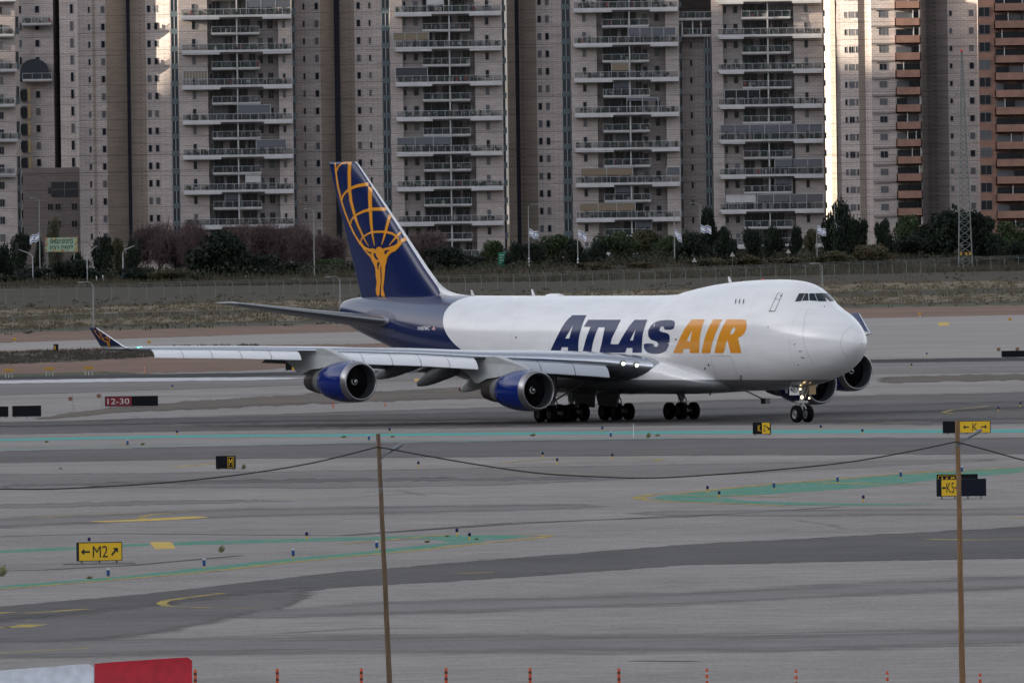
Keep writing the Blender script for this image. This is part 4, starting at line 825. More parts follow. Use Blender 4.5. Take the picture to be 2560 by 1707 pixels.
decal('panel_joint', [[stroke(c7(940, 548, 880, 570, 840, 620, 815, 680, 810, 730, 830, 800, 880, 862), .55)]], W_line, BF, fus, step=5, off=.01)
decal('cargo_door_outline', [[stroke(c3(1345, 1170, 1310, 1080, 1294, 1017, 1430, 1019, 1450, 1080, 1478, 1150), [.4, .4, .9, 1.0, .5, .5])]], W_line, BFF, fus, step=5)
for g_ in [c7(x - 6, y - 6, x + 6, y - 5, x + 6, y + 6, x - 5, y + 6) for x, y in ((348, 727), (384, 934), (82, 552), (646, 347))] + [c7(390, 790, 424, 794, 424, 799, 392, 800), c7(412, 852, 445, 860, 445, 868, 416, 864)] + [c3(x - 5, y - 7, x + 5, y - 5, x + 5, y + 7, x - 4, y + 6) for x, y in ((1071, 911), (26, 898), (1285, 1077), (1262, 1100), (1498, 1150), (1495, 1166))]:
    decal('probe_mark', [[g_]], W_dkl, BFF, fus, step=2)
v, f, _a = text_geo('N487MC', bold=.012)
q = MB(); hv = [hit(BF, 1044.4 + 29.6 * a + 1.5 * b, 825.4 - 10 * b, .014) for a, b in v]; q.add(hv, f); q.build('registration', W_white, fus)
q = MB(); q.add([hit(BF, *c_, .014) for c_ in ((1079, 815), (1087, 815), (1089, 825), (1080.5, 825))], [(0, 1, 2, 3)]); q.add([hit(BF, *c_, .018) for c_ in ((1079, 815), (1082.5, 815), (1083.4, 820), (1080, 820))], [(0, 1, 2, 3)], 1); q.build('flag_mark', [mat('flag_pink', (.55, .3, .34), .5), W_blue], fus)
# stabiliser seal plates on the fuselage skin
decal('seal_plate', [[smooth_poly(cz([1395, 243, 1420, 205, 1480, 188, 1560, 192, 1630, 215, 1670, 255, 1682, 300, 1640, 275, 1560, 262, 1430, 250], 3.5636, 520, 720), 1)], [smooth_poly(cz([1440, 352, 1560, 366, 1640, 360, 1684, 366, 1640, 408, 1600, 415, 1510, 390], 3.5636, 520, 720), 1)]], mat('seal_plate_blue', (.018, .028, .08), .35, coat=.2), BF, fus, step=5)
# antennas, beacon and small fittings
def blade(xa, h, z0, rake=.35, y=0, nm='antenna'):
    q = MB(); q.add([(-xa, y - .03, z0), (-xa - .35, y - .03, z0), (-xa - .35 - rake * h, y - .01, z0 + h), (-xa - .15 - rake * h, y - .01, z0 + h), (-xa, y + .03, z0), (-xa - .35, y + .03, z0), (-xa - .35 - rake * h, y + .01, z0 + h), (-xa - .15 - rake * h, y + .01, z0 + h)],
        [(0, 1, 2, 3), (7, 6, 5, 4), (0, 4, 5, 1), (1, 5, 6, 2), (2, 6, 7, 3), (3, 7, 4, 0)]); q.build(nm, W_white, A)
blade(16.6, .48, 9.8); blade(42.6, .5, 8.92); blade(50.8, .42, 8.95); blade(19.5, -.35, 2.22); blade(9.6, -.3, 2.35)
q = MB(); rows = []
for t in [0, .08, .25, .75, .92, 1]: rows.append([(-(39.0 + 2.0 * t), .38 * math.cos(a) * math.sin(math.pi * max(.03, min(.97, t))) ** .35, 8.93 + .2 * math.sin(a) * math.sin(math.pi * max(.03, min(.97, t))) ** .35) for a in [math.pi * k / 10 for k in range(11)]])
q.loft(rows, cap=True, closed=False); q.build('antenna_dome', W_white, A, smooth=2)
q = MB(); q.tube([(-12.6, 0, 10.02), (-12.6, 0, 10.14)], [.1, .05], 10); q.build('beacon', mat('beacon_red', (.5, .03, .02), .3), A)
q = MB(); q.tube([(-19.8, 2.6, 2.35), (-18.0, 3.5, 1.5)], .05, 6); q.box(-18.2, -17.6, 3.35, 3.75, 1.2, 1.6); q.build('gear_door', W_under, A)

# ------------------------------------------------------------------ apartment towers
YB = 3050.0; FH = 3.12
ST1 = stone('cream_stone', (.495, .435, .415), (.41, .36, .345), (.285, .25, .245))
ST2 = stone('sandy_brown_stone', (.33, .275, .235), (.28, .235, .205), (.21, .175, .155))
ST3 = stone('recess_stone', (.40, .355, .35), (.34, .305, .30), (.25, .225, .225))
ST4 = stone('ribbed_brown_stone', (.27, .24, .232), (.23, .205, .20), (.17, .15, .147))
M_salm = mat('salmon_render', (.30, .17, .132), .85, var=.2, scale=.6)
M_slab = mat('slab_white', (.50, .50, .515), .7, var=.12, scale=.5)
M_frame = mat('window_frame', (.20, .20, .21), .6)
M_pane = mat('window_pane', (.012, .015, .022), .2, spec=.3)
M_pane2 = mat('curtained_pane', (.10, .105, .12), .3)
M_bay = mat('bay_glass', (.022, .034, .05), .12, spec=.5)
M_teal2 = mat('teal_spandrel', (.095, .135, .16), .45)
M_railg = mat('balcony_glass', (.06, .08, .09), .15, alpha=.26, spec=.5)
M_post = mat('rail_post', (.42, .44, .46), .5)
M_clut = mat('balcony_clutter', (.10, .10, .10), .8)
M_beigeb = mat('beige_blind', (.22, .175, .13), .85); M_greyb = mat('grey_blind', (.12, .13, .155), .85)
M_dkb = mat('dark_awning', (.05, .055, .065), .85)
M_slot = mat('dark_slot_glass', (.022, .028, .042), .25)
FURN = [mat('plastic_white', (.5, .5, .5), .5), mat('plant_green', (.03, .055, .02), .8), mat('dark_wood', (.06, .04, .03), .7), mat('grey_metal', (.2, .2, .22), .5), mat('red_item', (.4, .03, .02), .6)]
ME = {}
def window_mesh(w_, h_, curtained):
    k = (round(w_, 2), round(h_, 2), curtained)
    if k not in ME:
        q = MB(); t = .07
        q.box(-w_ / 2 - t, w_ / 2 + t, -.10, .02, -h_ / 2 - t, -h_ / 2, 0); q.box(-w_ / 2 - t, w_ / 2 + t, -.10, .02, h_ / 2, h_ / 2 + t, 0)
        q.box(-w_ / 2 - t, -w_ / 2, -.10, .02, -h_ / 2, h_ / 2, 0); q.box(w_ / 2, w_ / 2 + t, -.10, .02, -h_ / 2, h_ / 2, 0)
        if w_ > .75: q.box(-.03, .03, -.06, .02, -h_ / 2, h_ / 2, 0)
        q.box(-w_ / 2, w_ / 2, -.03, .0, -h_ / 2, h_ / 2, 1 if not curtained else 2)
        if curtained == 2: q.v = q.v[:]; q.box(-w_ / 2, w_ / 2, -.05, -.031, 0, h_ / 2, 2)
        ME[k] = q.mesh('window', [M_frame, M_pane, M_pane2])
    return ME[k]
def tower(label, segs, wins, z1, name='apartment_tower', cat='apartment building', Y=YB, pyref=300, group=None, depth=22, floors=17, zf=0.0, roofs=True):
    """segs: (px, depth offset, material key of the face to the right); wins: (px, width, height, seg index, curtain chance)"""
    pt = [(P(a[0], pyref, Y + a[1]).x, Y + a[1]) for a in segs]
    base = thing(name, label, cat, (pt[0][0], Y, 0), 0, group); bx, by = pt[0][0], Y
    L_ = [(x - bx, y - by) for x, y in pt]
    mats_ = {}
    for i in range(len(L_) - 1): mats_.setdefault(segs[i][2], []).append(i)
    for m_, ids in mats_.items():
        q = MB()
        for i in ids:
            (a, b), (c, d) = L_[i], L_[i + 1]; zt = segs[i][3] if len(segs[i]) > 3 else z1
            q.add([(a, b, -1), (c, d, -1), (c, d, zt), (a, b, zt)], [(0, 1, 2, 3)])
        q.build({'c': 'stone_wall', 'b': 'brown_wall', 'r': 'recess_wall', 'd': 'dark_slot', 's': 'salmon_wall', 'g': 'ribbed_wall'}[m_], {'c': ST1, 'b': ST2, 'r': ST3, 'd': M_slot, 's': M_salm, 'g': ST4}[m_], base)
    q = MB(); back = [(L_[-1][0], depth), (L_[0][0], depth)]; pl_ = L_ + back; n = len(pl_)
    q.add([(x, y, z1) for x, y in pl_], [tuple(range(n))]); q.add([(*L_[-1], -1), (*back[0], -1), (*back[0], z1), (*L_[-1], z1)], [(0, 1, 2, 3)]); q.add([(*back[1], -1), (*L_[0], -1), (*L_[0], z1), (*back[1], z1)], [(0, 1, 2, 3)]); q.add([(*back[0], -1), (*back[1], -1), (*back[1], z1), (*back[0], z1)], [(0, 1, 2, 3)])
    q.build('rear_wall', ST1, base)
    rr = random.Random(hash(label) % 1000 if 0 else len(label) * 7 + int(segs[0][0]))
    cnt = 0; rest = MB()
    for k in range(floors - 1, -1, -1):
        zc = zf + FH * k + 1.45
        for (px, w_, h_, si, cc) in wins:
            zt = segs[si][3] if len(segs[si]) > 3 else z1
            if zc > zt - 1 or zc < 1.5 or zc > 52: continue
            (a, b), (c, d) = L_[si], L_[si + 1]; x = P(px, pyref, Y).x - bx; t = (x - a) / ((c - a) or 1); y = b + (d - b) * t; ang = math.atan2(d - b, c - a)
            cu = 0 if rr.random() > cc else (1 if rr.random() < .5 else 2); cnt += 1
            if cnt <= 100: inst('window', window_mesh(w_, h_, cu), base, (x, y, zc), ang)
            else:
                me_ = window_mesh(w_, h_, cu); ca, sa = math.cos(ang), math.sin(ang)
                rest.add([(x + v_.co.x * ca - v_.co.y * sa, y + v_.co.x * sa + v_.co.y * ca, zc + v_.co.z) for v_ in me_.vertices], [tuple(p.vertices) for p in me_.polygons]); rest.m[-len(me_.polygons):] = [p.material_index for p in me_.polygons]
    if rest.v: tag(rest.build('window', [M_frame, M_pane, M_pane2], base), kind='stuff')
    return base, bx, by, L_
def bay(base, bx, by, pxa, pxb, off, z1, Y=YB, zf=0., py=300, floors=17):
    xa = P(pxa, py, Y).x - bx; xb = P(pxb, py, Y).x - bx; y = off
    for k in range(floors):
        z = zf + FH * k
        if z + 2 > z1: break
        q = MB(); q.box(xa, xb, y - .25, y + .1, z + .95, z + FH - .02, 1)
        q.box(xa - .02, xb + .02, y - .34, y + .1, z - .02, z + .95, 0); q.box((xa + xb) / 2 - .05, (xa + xb) / 2 + .05, y - .30, y, z + .95, z + FH, 2)
        q.box(xa, xa + .06, y - .30, y, z + .95, z + FH, 2); q.box(xb - .06, xb, y - .30, y, z + .95, z + FH, 2)
        q.build('bay_window', [M_teal2, M_bay, M_post], base)
def balcony(base, xa, xb, y0, z, big, rr, steps=None, blinds=True, clutter=1.):
    """slab with glass railing; y0 is the front edge in local metres"""
    th = .62 if big else .45; q = MB()
    q.box(xa, xb, y0, y0 + (3.2 if big else 2.8), z - th * .45, z + .12)
    if steps:
        for (a, b) in steps: q.box(a, b, y0 - .25, y0 + 2.6, z - th - .05, z - th * .45 + .02)
    else: q.box(xa + .1, xb - .1, y0 + .2, y0 + 2.6, z - th * .8, z - th * .45)
    o = q.build('balcony', M_slab, base)
    q = MB(); q.box(xa + .05, xb - .05, y0 + .06, y0 + .09, z + .16, z + 1.15); q.build('glass_panel', M_railg, o)
    q = MB(); q.box(xa, xb, y0 + .03, y0 + .11, z + 1.15, z + 1.22); n = max(2, int((xb - xa) / 1.45))
    for i in range(n + 1): x = xa + .05 + (xb - xa - .1) * i / n; q.box(x - .03, x + .03, y0 + .02, y0 + .10, z + .12, z + 1.15)
    q.build('railing', M_post, o)
    # things kept on the balcony
    q = MB()
    for i in range(int((xb - xa) * 1.7 * clutter)):
        x = rr.uniform(xa + .3, xb - .5); y = y0 + rr.uniform(.4, 1.9); h = rr.uniform(.4, 1.15); w_ = rr.uniform(.2, .7); m_ = rr.choice([0, 1, 2, 2, 2, 3, 3, 2, 1, 4 if rr.random() < .3 else 2])
        if m_ == 1:
            for _ in range(10):
                c = Vector((x + rr.uniform(-.3, .3), y + rr.uniform(-.2, .2), z + .3 + rr.uniform(0, h))); r_ = rr.uniform(.1, .22)
                q.add([c + Vector((r_, 0, 0)), c + Vector((0, 0, r_)), c + Vector((-r_, .05, 0)), c + Vector((0, 0, -r_))], [(0, 1, 2, 3)], 1)
            q.box(x - .15, x + .15, y - .1, y + .1, z + .12, z + .35, 2)
        elif rr.random() < .5:
            q.box(x, x + w_, y, y + .5, z + .5, z + .56, m_); q.box(x, x + .05, y, y + .05, z + .12, z + .5, m_); q.box(x + w_ - .05, x + w_, y, y + .05, z + .12, z + .5, m_); q.box(x, x + w_, y + .45, y + .5, z + .5, z + .95, m_)
        else: q.box(x, x + w_, y, y + .4, z + .12, z + .12 + h, m_)
    if q.v: q.build('balcony_furniture', FURN, o)['kind'] = 'stuff'
    return o
def blind(o, xa, xb, y0, z, h, m_, n):
    q = MB()
    for i in range(n):
        a = xa + (xb - xa) * i / n; b = xa + (xb - xa) * (i + 1) / n; q.box(a + .05, b - .05, y0 + .12, y0 + .16, z - h, z, 0); q.box(a - .05, a + .05, y0 + .08, y0 + .18, z - 2.6, z, 1)
    q.box(xb - .05, xb + .05, y0 + .08, y0 + .18, z - 2.6, z, 1); q.box(xa, xb, y0 + .05, y0 + .25, z, z + .08, 1)
    q.build('roller_blind', [m_, M_post], o)
def doors(base, xa, xb, y, z, rr, k):
    q = MB(); x = xa
    while x < xb - .9:
        w_ = rr.uniform(1.3, 2.8); w_ = min(w_, xb - x)
        q.box(x, x + w_, y - .08, y, z + .14, z + 2.5, 1 if rr.random() < .85 else 2)
        for t in (0, .5, 1): q.box(x + w_ * t - .04, x + w_ * t + .04, y - .12, y - .01, z + .12, z + 2.4, 0)
        x += w_ + rr.choice([.0, .5, 1.1])
    return q.build('balcony_door', [M_frame, M_pane, M_pane2], base)
WN, WW = (.30, 1.0), (.62, 1.12)
def z_at(px, py, Y=YB): return P(px, py, Y).z
def big_tower(label, kind, edges, slab0, bigx, smallx, stepx, glassx, walls, rear, z1, seed, blinds, topcut=None):
    """kind 'A' wide wall left of the recess, 'B' narrow wall left"""
    segs, wins = rear
    zs = z_at((bigx[0] + bigx[1]) / 2, slab0); n0 = math.floor(zs / (2 * FH)); zf = zs - n0 * 2 * FH - .12 - 2 * FH * 0
    zf = zs - .1 - FH * 2 * 10
    while zf < -2: zf += FH * 2
    zf -= 0 if zf < 2 * FH - 2 else 0
    k0 = 0
    base, bx, by, L_ = tower(label, segs, wins, z1, zf=zf - FH * 2, floors=20, group='apartment towers behind the airfield')
    rr = random.Random(seed); X_ = lambda px: P(px, 300, YB).x - bx
    yr = 2.4
    z = zf - FH * 2; k = 0
    while z < min(z1 - 3, 53):
        if z > 2.2:
            doors(base, X_(glassx[0]), X_(glassx[1]), yr, z, rr, k)
            if k % 2 == 0:
                o = balcony(base, X_(bigx[0]), X_(bigx[1]), -1.7, z, True, rr, [(X_(a), X_(b)) for a, b in stepx])
                if rr.random() < .35 and not any(abs(z_at((a + b) / 2, zi) - z - 2.9) < 1.2 for (zi, a, b, m_, n) in blinds):
                    wd = bigx[1] - bigx[0]; a = bigx[0] + rr.choice([0, .3, .5, .66]) * wd; b = a + rr.choice([.16, .3]) * wd; blind(o, X_(a), X_(min(b, bigx[1])), -1.7, z + FH - .45, rr.choice([.5, .9, 1.3, 1.8]), rr.choice([M_greyb, M_beigeb, M_greyb, M_slab, M_dkb]), rr.choice([1, 2]))
                for (zi, a, b, m_, n) in blinds:
                    if abs(z_at((a + b) / 2, zi) - z - 2.9) < 1.2: blind(o, X_(a), X_(b), -1.7, z + FH - .45, 1.3 if n < 9 else 2.2, m_, n % 9 or 1)
            else:
                o = balcony(base, X_(smallx[0]), X_(smallx[1]), -.6, z, False, rr)
                for (zi, a, b, m_, n) in blinds:
                    if n >= 0 and abs(z_at((a + b) / 2, zi) - z - 2.9) < 1.2: blind(o, X_(max(a, smallx[0])), X_(min(b, smallx[1])), -.6, z + FH - .5, 1.2, m_, n % 9 or 1)
            # party wall fin between the two flats
            q = MB(); x = X_(walls); q.box(x - .12, x + .12, -.9, yr, z + .13, z + FH - .33); q.build('party_wall', M_slab, base)
        z += FH; k += 1
    return base, bx, X_, zf
ZT = 58
# tower one (left): cream flank with brown slot, wide balcony front
r1 = ([(197, 7.0, 'c'), (234, 5.9, 'b'), (241, 5.7, 'c'), (267, 5.0, 'b'), (319, 9.5, 'd'), (328, 9.0, 'b'), (367, 5.6, 'c'), (428, 3.2, 'c'), (448, 3.0, 'c'), (449, 0.0, 'c'), (521, 0.0, 'r'), (523, 2.4, 'r'), (697, 2.4, 'r'), (698, 0, 'c'), (733, 0, 'c'), (734, 6, 'c')],
      [(224, .30, 1.0, 0, .2), (259, *WW, 2, .5), (374, *WW, 6, .3), (392, *WW, 6, .3), (487, .55, 1.3, 9, .4), (530, .55, 1.3, 11, .5), (653, .75, 1.3, 11, .3), (678, .85, 1.4, 12 - 1, .2), (712, .4, 1.1, 13, .3)])
BL1 = [(185, 460, 520, M_beigeb, -1), (345, 640, 715, M_greyb, 1), (12, 620, 730, M_greyb, 3), (430, 612, 650, M_slab, 1), (470, 560, 600, M_greyb, 1)]
T1, bx1, X1, zf1 = big_tower('pale stone apartment tower at far left with brown slot, tail fin not crossing it', 'A', None, 300, (457, 732), (531, 652), ((457, 552), (660, 732)), (533, 640), 595, r1, ZT, 3, BL1)
bay(T1, bx1, YB, 429, 447, 3.0, ZT, zf=zf1 - FH * 2)
r2 = ([(738, 7.0, 'c'), (803, 5.0, 'b'), (838, 9.5, 'd'), (852, 9.0, 'b'), (889, 5.6, 'c'), (956, 3.2, 'c'), (977, 3.0, 'c'), (978, 0.0, 'c'), (1009, 0.0, 'r'), (1010, 1.0, 'r'), (1059, 1.0, 'r'), (1060, 2.4, 'r'), (1188, 2.4, 'r'), (1189, 0, 'c'), (1258, 0, 'c'), (1259, 6, 'c')],
      [(762, .30, 1.0, 0, .3), (794, *WW, 0, .3), (899, *WW, 4, .3), (927, .30, 1.0, 4, .3), (1014, .4, 1.1, 9, .3), (1042, .75, 1.2, 9, .3), (1165, .8, 1.3, 11, .3), (1220, .55, 1.2, 13, .4)])
BL2 = [(85, 986, 1075, M_beigeb, 3), (355, 992, 1128, M_greyb, 3), (448, 995, 1200, M_railg, 5)]
T2, bx2, X2, zf2 = big_tower('pale stone apartment tower directly behind the tail fin', 'B', None, 292, (991, 1256), (1058, 1177), ((991, 1082), (1176, 1256)), (1062, 1176), 1126, r2, ZT, 5, BL2)
bay(T2, bx2, YB, 957, 976, 3.0, ZT, zf=zf2 - FH * 2)
r3 = ([(1270, 9.0, 'b'), (1290, 9.6, 'd'), (1300, 9.2, 'b'), (1343, 5.6, 'c'), (1406, 3.2, 'c'), (1429, 3.0, 'c'), (1430, 0.0, 'c'), (1494, 0.0, 'r'), (1496, 2.4, 'r'), (1665, 2.4, 'r'), (1666, 0, 'c'), (1700, 0, 'c'), (1701, 6, 'c')],
      [(1352, *WW, 3, .3), (1371, *WW, 3, .3), (1463, .55, 1.2, 6, .4), (1615, .75, 1.2, 8, .3), (1645, .75, 1.3, 8, .2)])
BL3 = [(75, 1573, 1692, M_greyb, 4), (163, 1530, 1574, M_beigeb, 1), (207, 1535, 1573, M_greyb, 1), (420, 1450, 1580, M_beigeb, 2), (420, 1665, 1698, M_greyb, 1), (510, 1446, 1585, M_beigeb, 3), (548, 1585, 1626, M_greyb, 1), (460, 1535, 1580, M_greyb, 1)]
T3, bx3, X3, zf3 = big_tower('pale stone apartment tower at centre, cream and beige blinds on its balconies', 'A', None, 282, (1437, 1698), (1508, 1625), ((1437, 1533), (1628, 1698)), (1510, 1605), 1576, r3, ZT, 8, BL3)
bay(T3, bx3, YB, 1407, 1428, 3.0, ZT, zf=zf3 - FH * 2)
zc4 = z_at(1750, 88)
r4 = ([(1706, 6.0, 'c', zc4), (1762, 4.2, 'c', zc4), (1781, 3.0, 'c'), (1782, 0.0, 'c'), (1810, 0.0, 'r'), (1811, 1.0, 'r'), (1858, 1.0, 'r'), (1859, 2.4, 'r'), (1986, 2.4, 'r'), (1987, 0, 'c'), (2060, 0, 'c'), (2061, 8, 'c')],
      [(1731, .30, 1.0, 0, .2), (1816, .4, 1.1, 5, .3), (1842, .7, 1.2, 5, .4), (1966, .8, 1.2, 7, .3), (2018, .55, 1.3, 9, .3)])
BL4 = [(228, 1812, 1900, M_pane, 3), (316, 1800, 1985, M_greyb, 5), (316, 1990, 2055, M_greyb, 2), (392, 1935, 1980, M_greyb, 1), (398, 1980, 2055, M_greyb, 2), (490, 1812, 1886, M_slab, 2), (490, 1890, 2055, M_pane2, 4), (436, 1935, 1978, M_greyb, 1)]
T4, bx4, X4, zf4 = big_tower('stone apartment tower behind the nose with roof terraces and mostly grey blinds', 'B', None, 261, (1796, 2057), (1857, 1979), ((1800, 1862), (1984, 2057)), (1862, 1972), 1922, r4, ZT, 12, BL4)
bay(T4, bx4, YB, 1763, 1780, 3.0, zc4, zf=zf4 - FH * 2)
# roof terraces of the right-hand tower
rr = random.Random(4)
for zpx, a, b, yy in ((88, 1706, 1788, 2.0), (45, 1700, 2040, 1.2)):
    o = balcony(T4, X4(a), X4(b), yy, z_at((a + b) / 2, zpx), False, rr, clutter=1.6)
q = MB(); zt4 = z_at(1750, 88)
for px in (1709, 1735, 1756, 1790): q.box(X4(px) - .12, X4(px) + .12, 2.0, 2.3, zt4, zt4 + 2.9)
q.box(X4(1706), X4(1791), 1.9, 6, zt4 + 2.9, zt4 + 3.05); q.build('terrace_frame', M_slab, T4)
# teal corner brackets at the tower ends
for base, Xf, px, zf, w_ in ((T1, X1, 733, zf1, 9), (T2, X2, 1258, zf2, 9), (T3, X3, 1700, zf3, 7), (T4, X4, 2060, zf4, 6)):
    z = zf - FH * 2
    for k in range(19):
        if z > 0 and z < 54:
            q = MB(); q.box(Xf(px) + .02, Xf(px) + w_ / 14, 1.6, 3.4, z + .1, z + 1.15, 0); q.box(Xf(px) + .02, Xf(px) + (w_ - 3) / 14, 1.7, 3.3, z + 1.15, z + FH + .08, 1); q.build('corner_window', [M_teal2, M_bay], base)
        z += FH
# far left tower: only its right end is in view
sg = [(-60, 0, 'r'), (-8, 0, 'c'), (40, .2, 'c'), (44, 4, 'c')]
T0, bx0, by0, L0 = tower('shadowed apartment tower cut by the left edge of the picture', sg, [(3, .8, 1.2, 0, .2)], ZT, zf=zf1 - FH * 2, floors=18, group='apartment towers behind the airfield')
rr = random.Random(17); z = z_at(20, 304) - .1 - FH * 12; k = 0
X0 = lambda px: P(px, 300, YB).x - bx0
while z < 53:
    if z > 18: balcony(T0, X0(-60), X0(44 if k % 2 == 0 else 38), -1.5, z, True, rr)
    q = MB(); q.box(X0(42), X0(50), 2, 3.4, z + .1, z + 1.2, 0); q.box(X0(42), X0(48), 2.1, 3.3, z + 1.2, z + FH + .08, 1); q.build('corner_window', [M_teal2, M_bay], T0) if z > 0 else None
    z += FH * 2 if z > 18 else FH; k += 1
# set-back beige tower with a rounded terrace opening, and the low podium in front of it
Y5 = 3130.
X5 = lambda px, Y=Y5: P(px, 300, Y).x
bs, bx5, by5, L5 = tower('beige set-back apartment tower with a dark rounded loggia, seen between two towers at left', [(40, 0, 'c'), (88, 1.0, 'c'), (136, .2, 'g'), (150, 5, 'g'), (152, -1, 'c'), (192, -2, 'c'), (193, 6, 'c')],
    [(96, .7, 1.2, 1, .3), (183, .5, 1.6, 4, .2), (50, .9, 1.3, 0, .3)], ZT, Y=Y5, floors=18, zf=.6, group='apartment towers behind the airfield')
q = MB(); n_ = 14; z0_ = z_at(90, 178, Y5)
cx5 = X5(88) - bx5; pts_ = [(cx5 + 2.6 * math.cos(a) * 1.0, z0_ + 2.2 * math.sin(a) ** 1) for a in [math.pi * k / n_ for k in range(n_ + 1)]]
q.prism([(cx5 - 2.6, z0_ - 1.6)] + pts_[::-1] + [(cx5 + 2.6, z0_ - 1.6)], 1, -1.2, 1.2); q.build('loggia_opening', M_slot, bs)
for zz_ in (190, 50):
    balcony(bs, X5(58) - bx5, X5(132) - bx5, -1.8, z_at(90, zz_ + 10, Y5), False, random.Random(zz_))
for k in range(9):
    z = .6 + FH * (2 + k); q = MB(); q.box(X5(54) - bx5, X5(68) - bx5, -.35, .1, z + .3, z + 2.4, 0); q.box(X5(70) - bx5, X5(77) - bx5, -.25, .1, z + .2, z + 2.8, 1); q.build('bay_window', [M_pane, mat('ochre_render', (.34, .25, .13), .8)], bs)
Y6 = 3085.
pb, bx6, by6, L6 = tower('low dark grey building with a wide glazed opening between the left towers', [(55, 0, 'g'), (199, 0, 'g'), (200, 6, 'g')], [(123, .9, 1.05, 0, 0), (142, .9, 1.05, 0, 0), (183, .95, 1.05, 0, 0)], z_at(120, 420, Y6), Y=Y6, floors=5, zf=-1.2, name='low_building', cat='building')
q = MB(); a, b = P(128, 450, Y6).x - bx6, P(194, 450, Y6).x - bx6; za, zb = z_at(150, 492, Y6), z_at(150, 455, Y6); q.box(a, b, -.12, .3, za, zb, 0); q.box(a - .6, a, -.12, .3, za + .6, zb - 1, 0)
q.box((a + b) / 2 - .06, (a + b) / 2 + .06, -.2, 0, za, zb, 1); q.box(a, b, -.22, 0, (za + zb) / 2 - .05, (za + zb) / 2 + .05, 1); q.build('glazed_opening', [M_slot, M_frame], pb)
# right-hand towers of the older estate
Y7 = 3040.
z7 = .35
q7 = [(2094, 9.0, 'g'), (2102, 4.0, 'c'), (2148, 2.4, 'b'), (2165, 2.6, 'c'), (2178, 2.0, 'c'), (2181, 1.0, 'c'), (2239, 0.6, 'c'), (2305, .6, 'g'), (2306, 5, 'g'), (2320, 7, 'g'), (2372, 3.0, 'c'), (2446, 1.4, 'c'), (2447, 5, 'c')]
TR, bx7, by7, L7 = tower('cream and brown stone apartment tower with a column of salmon balconies', q7, [(2118, .35, .95, 1, .2), (2132, .9, 1.05, 1, .6), (2145, .22, 1.05, 1, .6), (2210, 1.25, 1.05, 5, .5), (2381, .42, .8, 10, .3), (2432, .75, 1.05, 10, .5)], ZT, Y=Y7, floors=19, zf=z_at(2210, 474, Y7) - FH * 4 - 1.45, group='older apartment towers at right')
rr = random.Random(23); zz0 = z_at(2280, 146, Y7)
X7 = lambda px: P(px, 300, Y7).x - bx7
def salmon(base, xa, xb, z, y, rr, deep=1.6):
    q = MB(); q.box(xa, xb, y, y + .18, z - .55, z + 1.0); q.box(xa, xa + .18, y, y + deep, z - .55, z + 1.0); q.box(xb - .18, xb, y, y + deep, z - .55, z + 1.0); q.box(xa, xb, y, y + deep, z - .56, z - .3)
    o = q.build('balcony', M_salm, base)
    q = MB(); x = xa + .2
    while x < xb - .6:
        w_ = min(rr.uniform(1.2, 3.2), xb - .2 - x); q.box(x, x + w_, y + deep - .1, y + deep - .02, z - .3, z + 2.1, 1 if rr.random() < .75 else 2); q.box(x + w_ - .09, x + w_ + .05, y + .1, y + deep, z + 1.0, z + 2.5, 0 if rr.random() < .5 else 1); x += w_ + .1
    q.build('balcony_door', [M_slab, M_pane, M_pane2], o)
for k in range(-11, 4):
    z = zz0 + FH * .985 * k
    if 1.0 < z < 53: salmon(TR, X7(2240), X7(2304), z, -1.0, rr, 1.55)
# brown string courses on the cream walls
for k in range(-11, 4):
    z = zz0 + FH * .985 * k - .6
    if 1 < z < 53:
        q = MB(); q.box(X7(2181), X7(2240), .55, .75, z, z + .35); q.build('string_course', ST4, TR)
Y8 = 3036.
TS, bx8, by8, L8 = tower('salmon apartment tower at the right edge with open dark balconies', [(2448, 0, 's'), (2700, 0, 's')], [(2464, 1.9, 1.6, 0, .3)], ZT, Y=Y8, floors=18, zf=z_at(2460, 34, Y8) - FH * 14 - 1.2, group='older apartment towers at right')
X8 = lambda px: P(px, 300, Y8).x - bx8; rr = random.Random(31)
zs0 = z_at(2500, 146, Y8)
for k in range(-11, 4):
    z = zs0 + FH * .985 * k
    if z < 1 or z > 53: continue
    salmon(TS, X8(2488), X8(2640), z - .5, -1.2, rr, 1.15)
# sunlit building far behind the gap
sb_ = [(2040, 9, 'c'), (2078, 5, 'b'), (2120, 0, 'b')]
tower('pale sunlit tower edge glimpsed in the gap right of the nose tower', sb_, [], ZT + 10, Y=3330., floors=1, group=None)

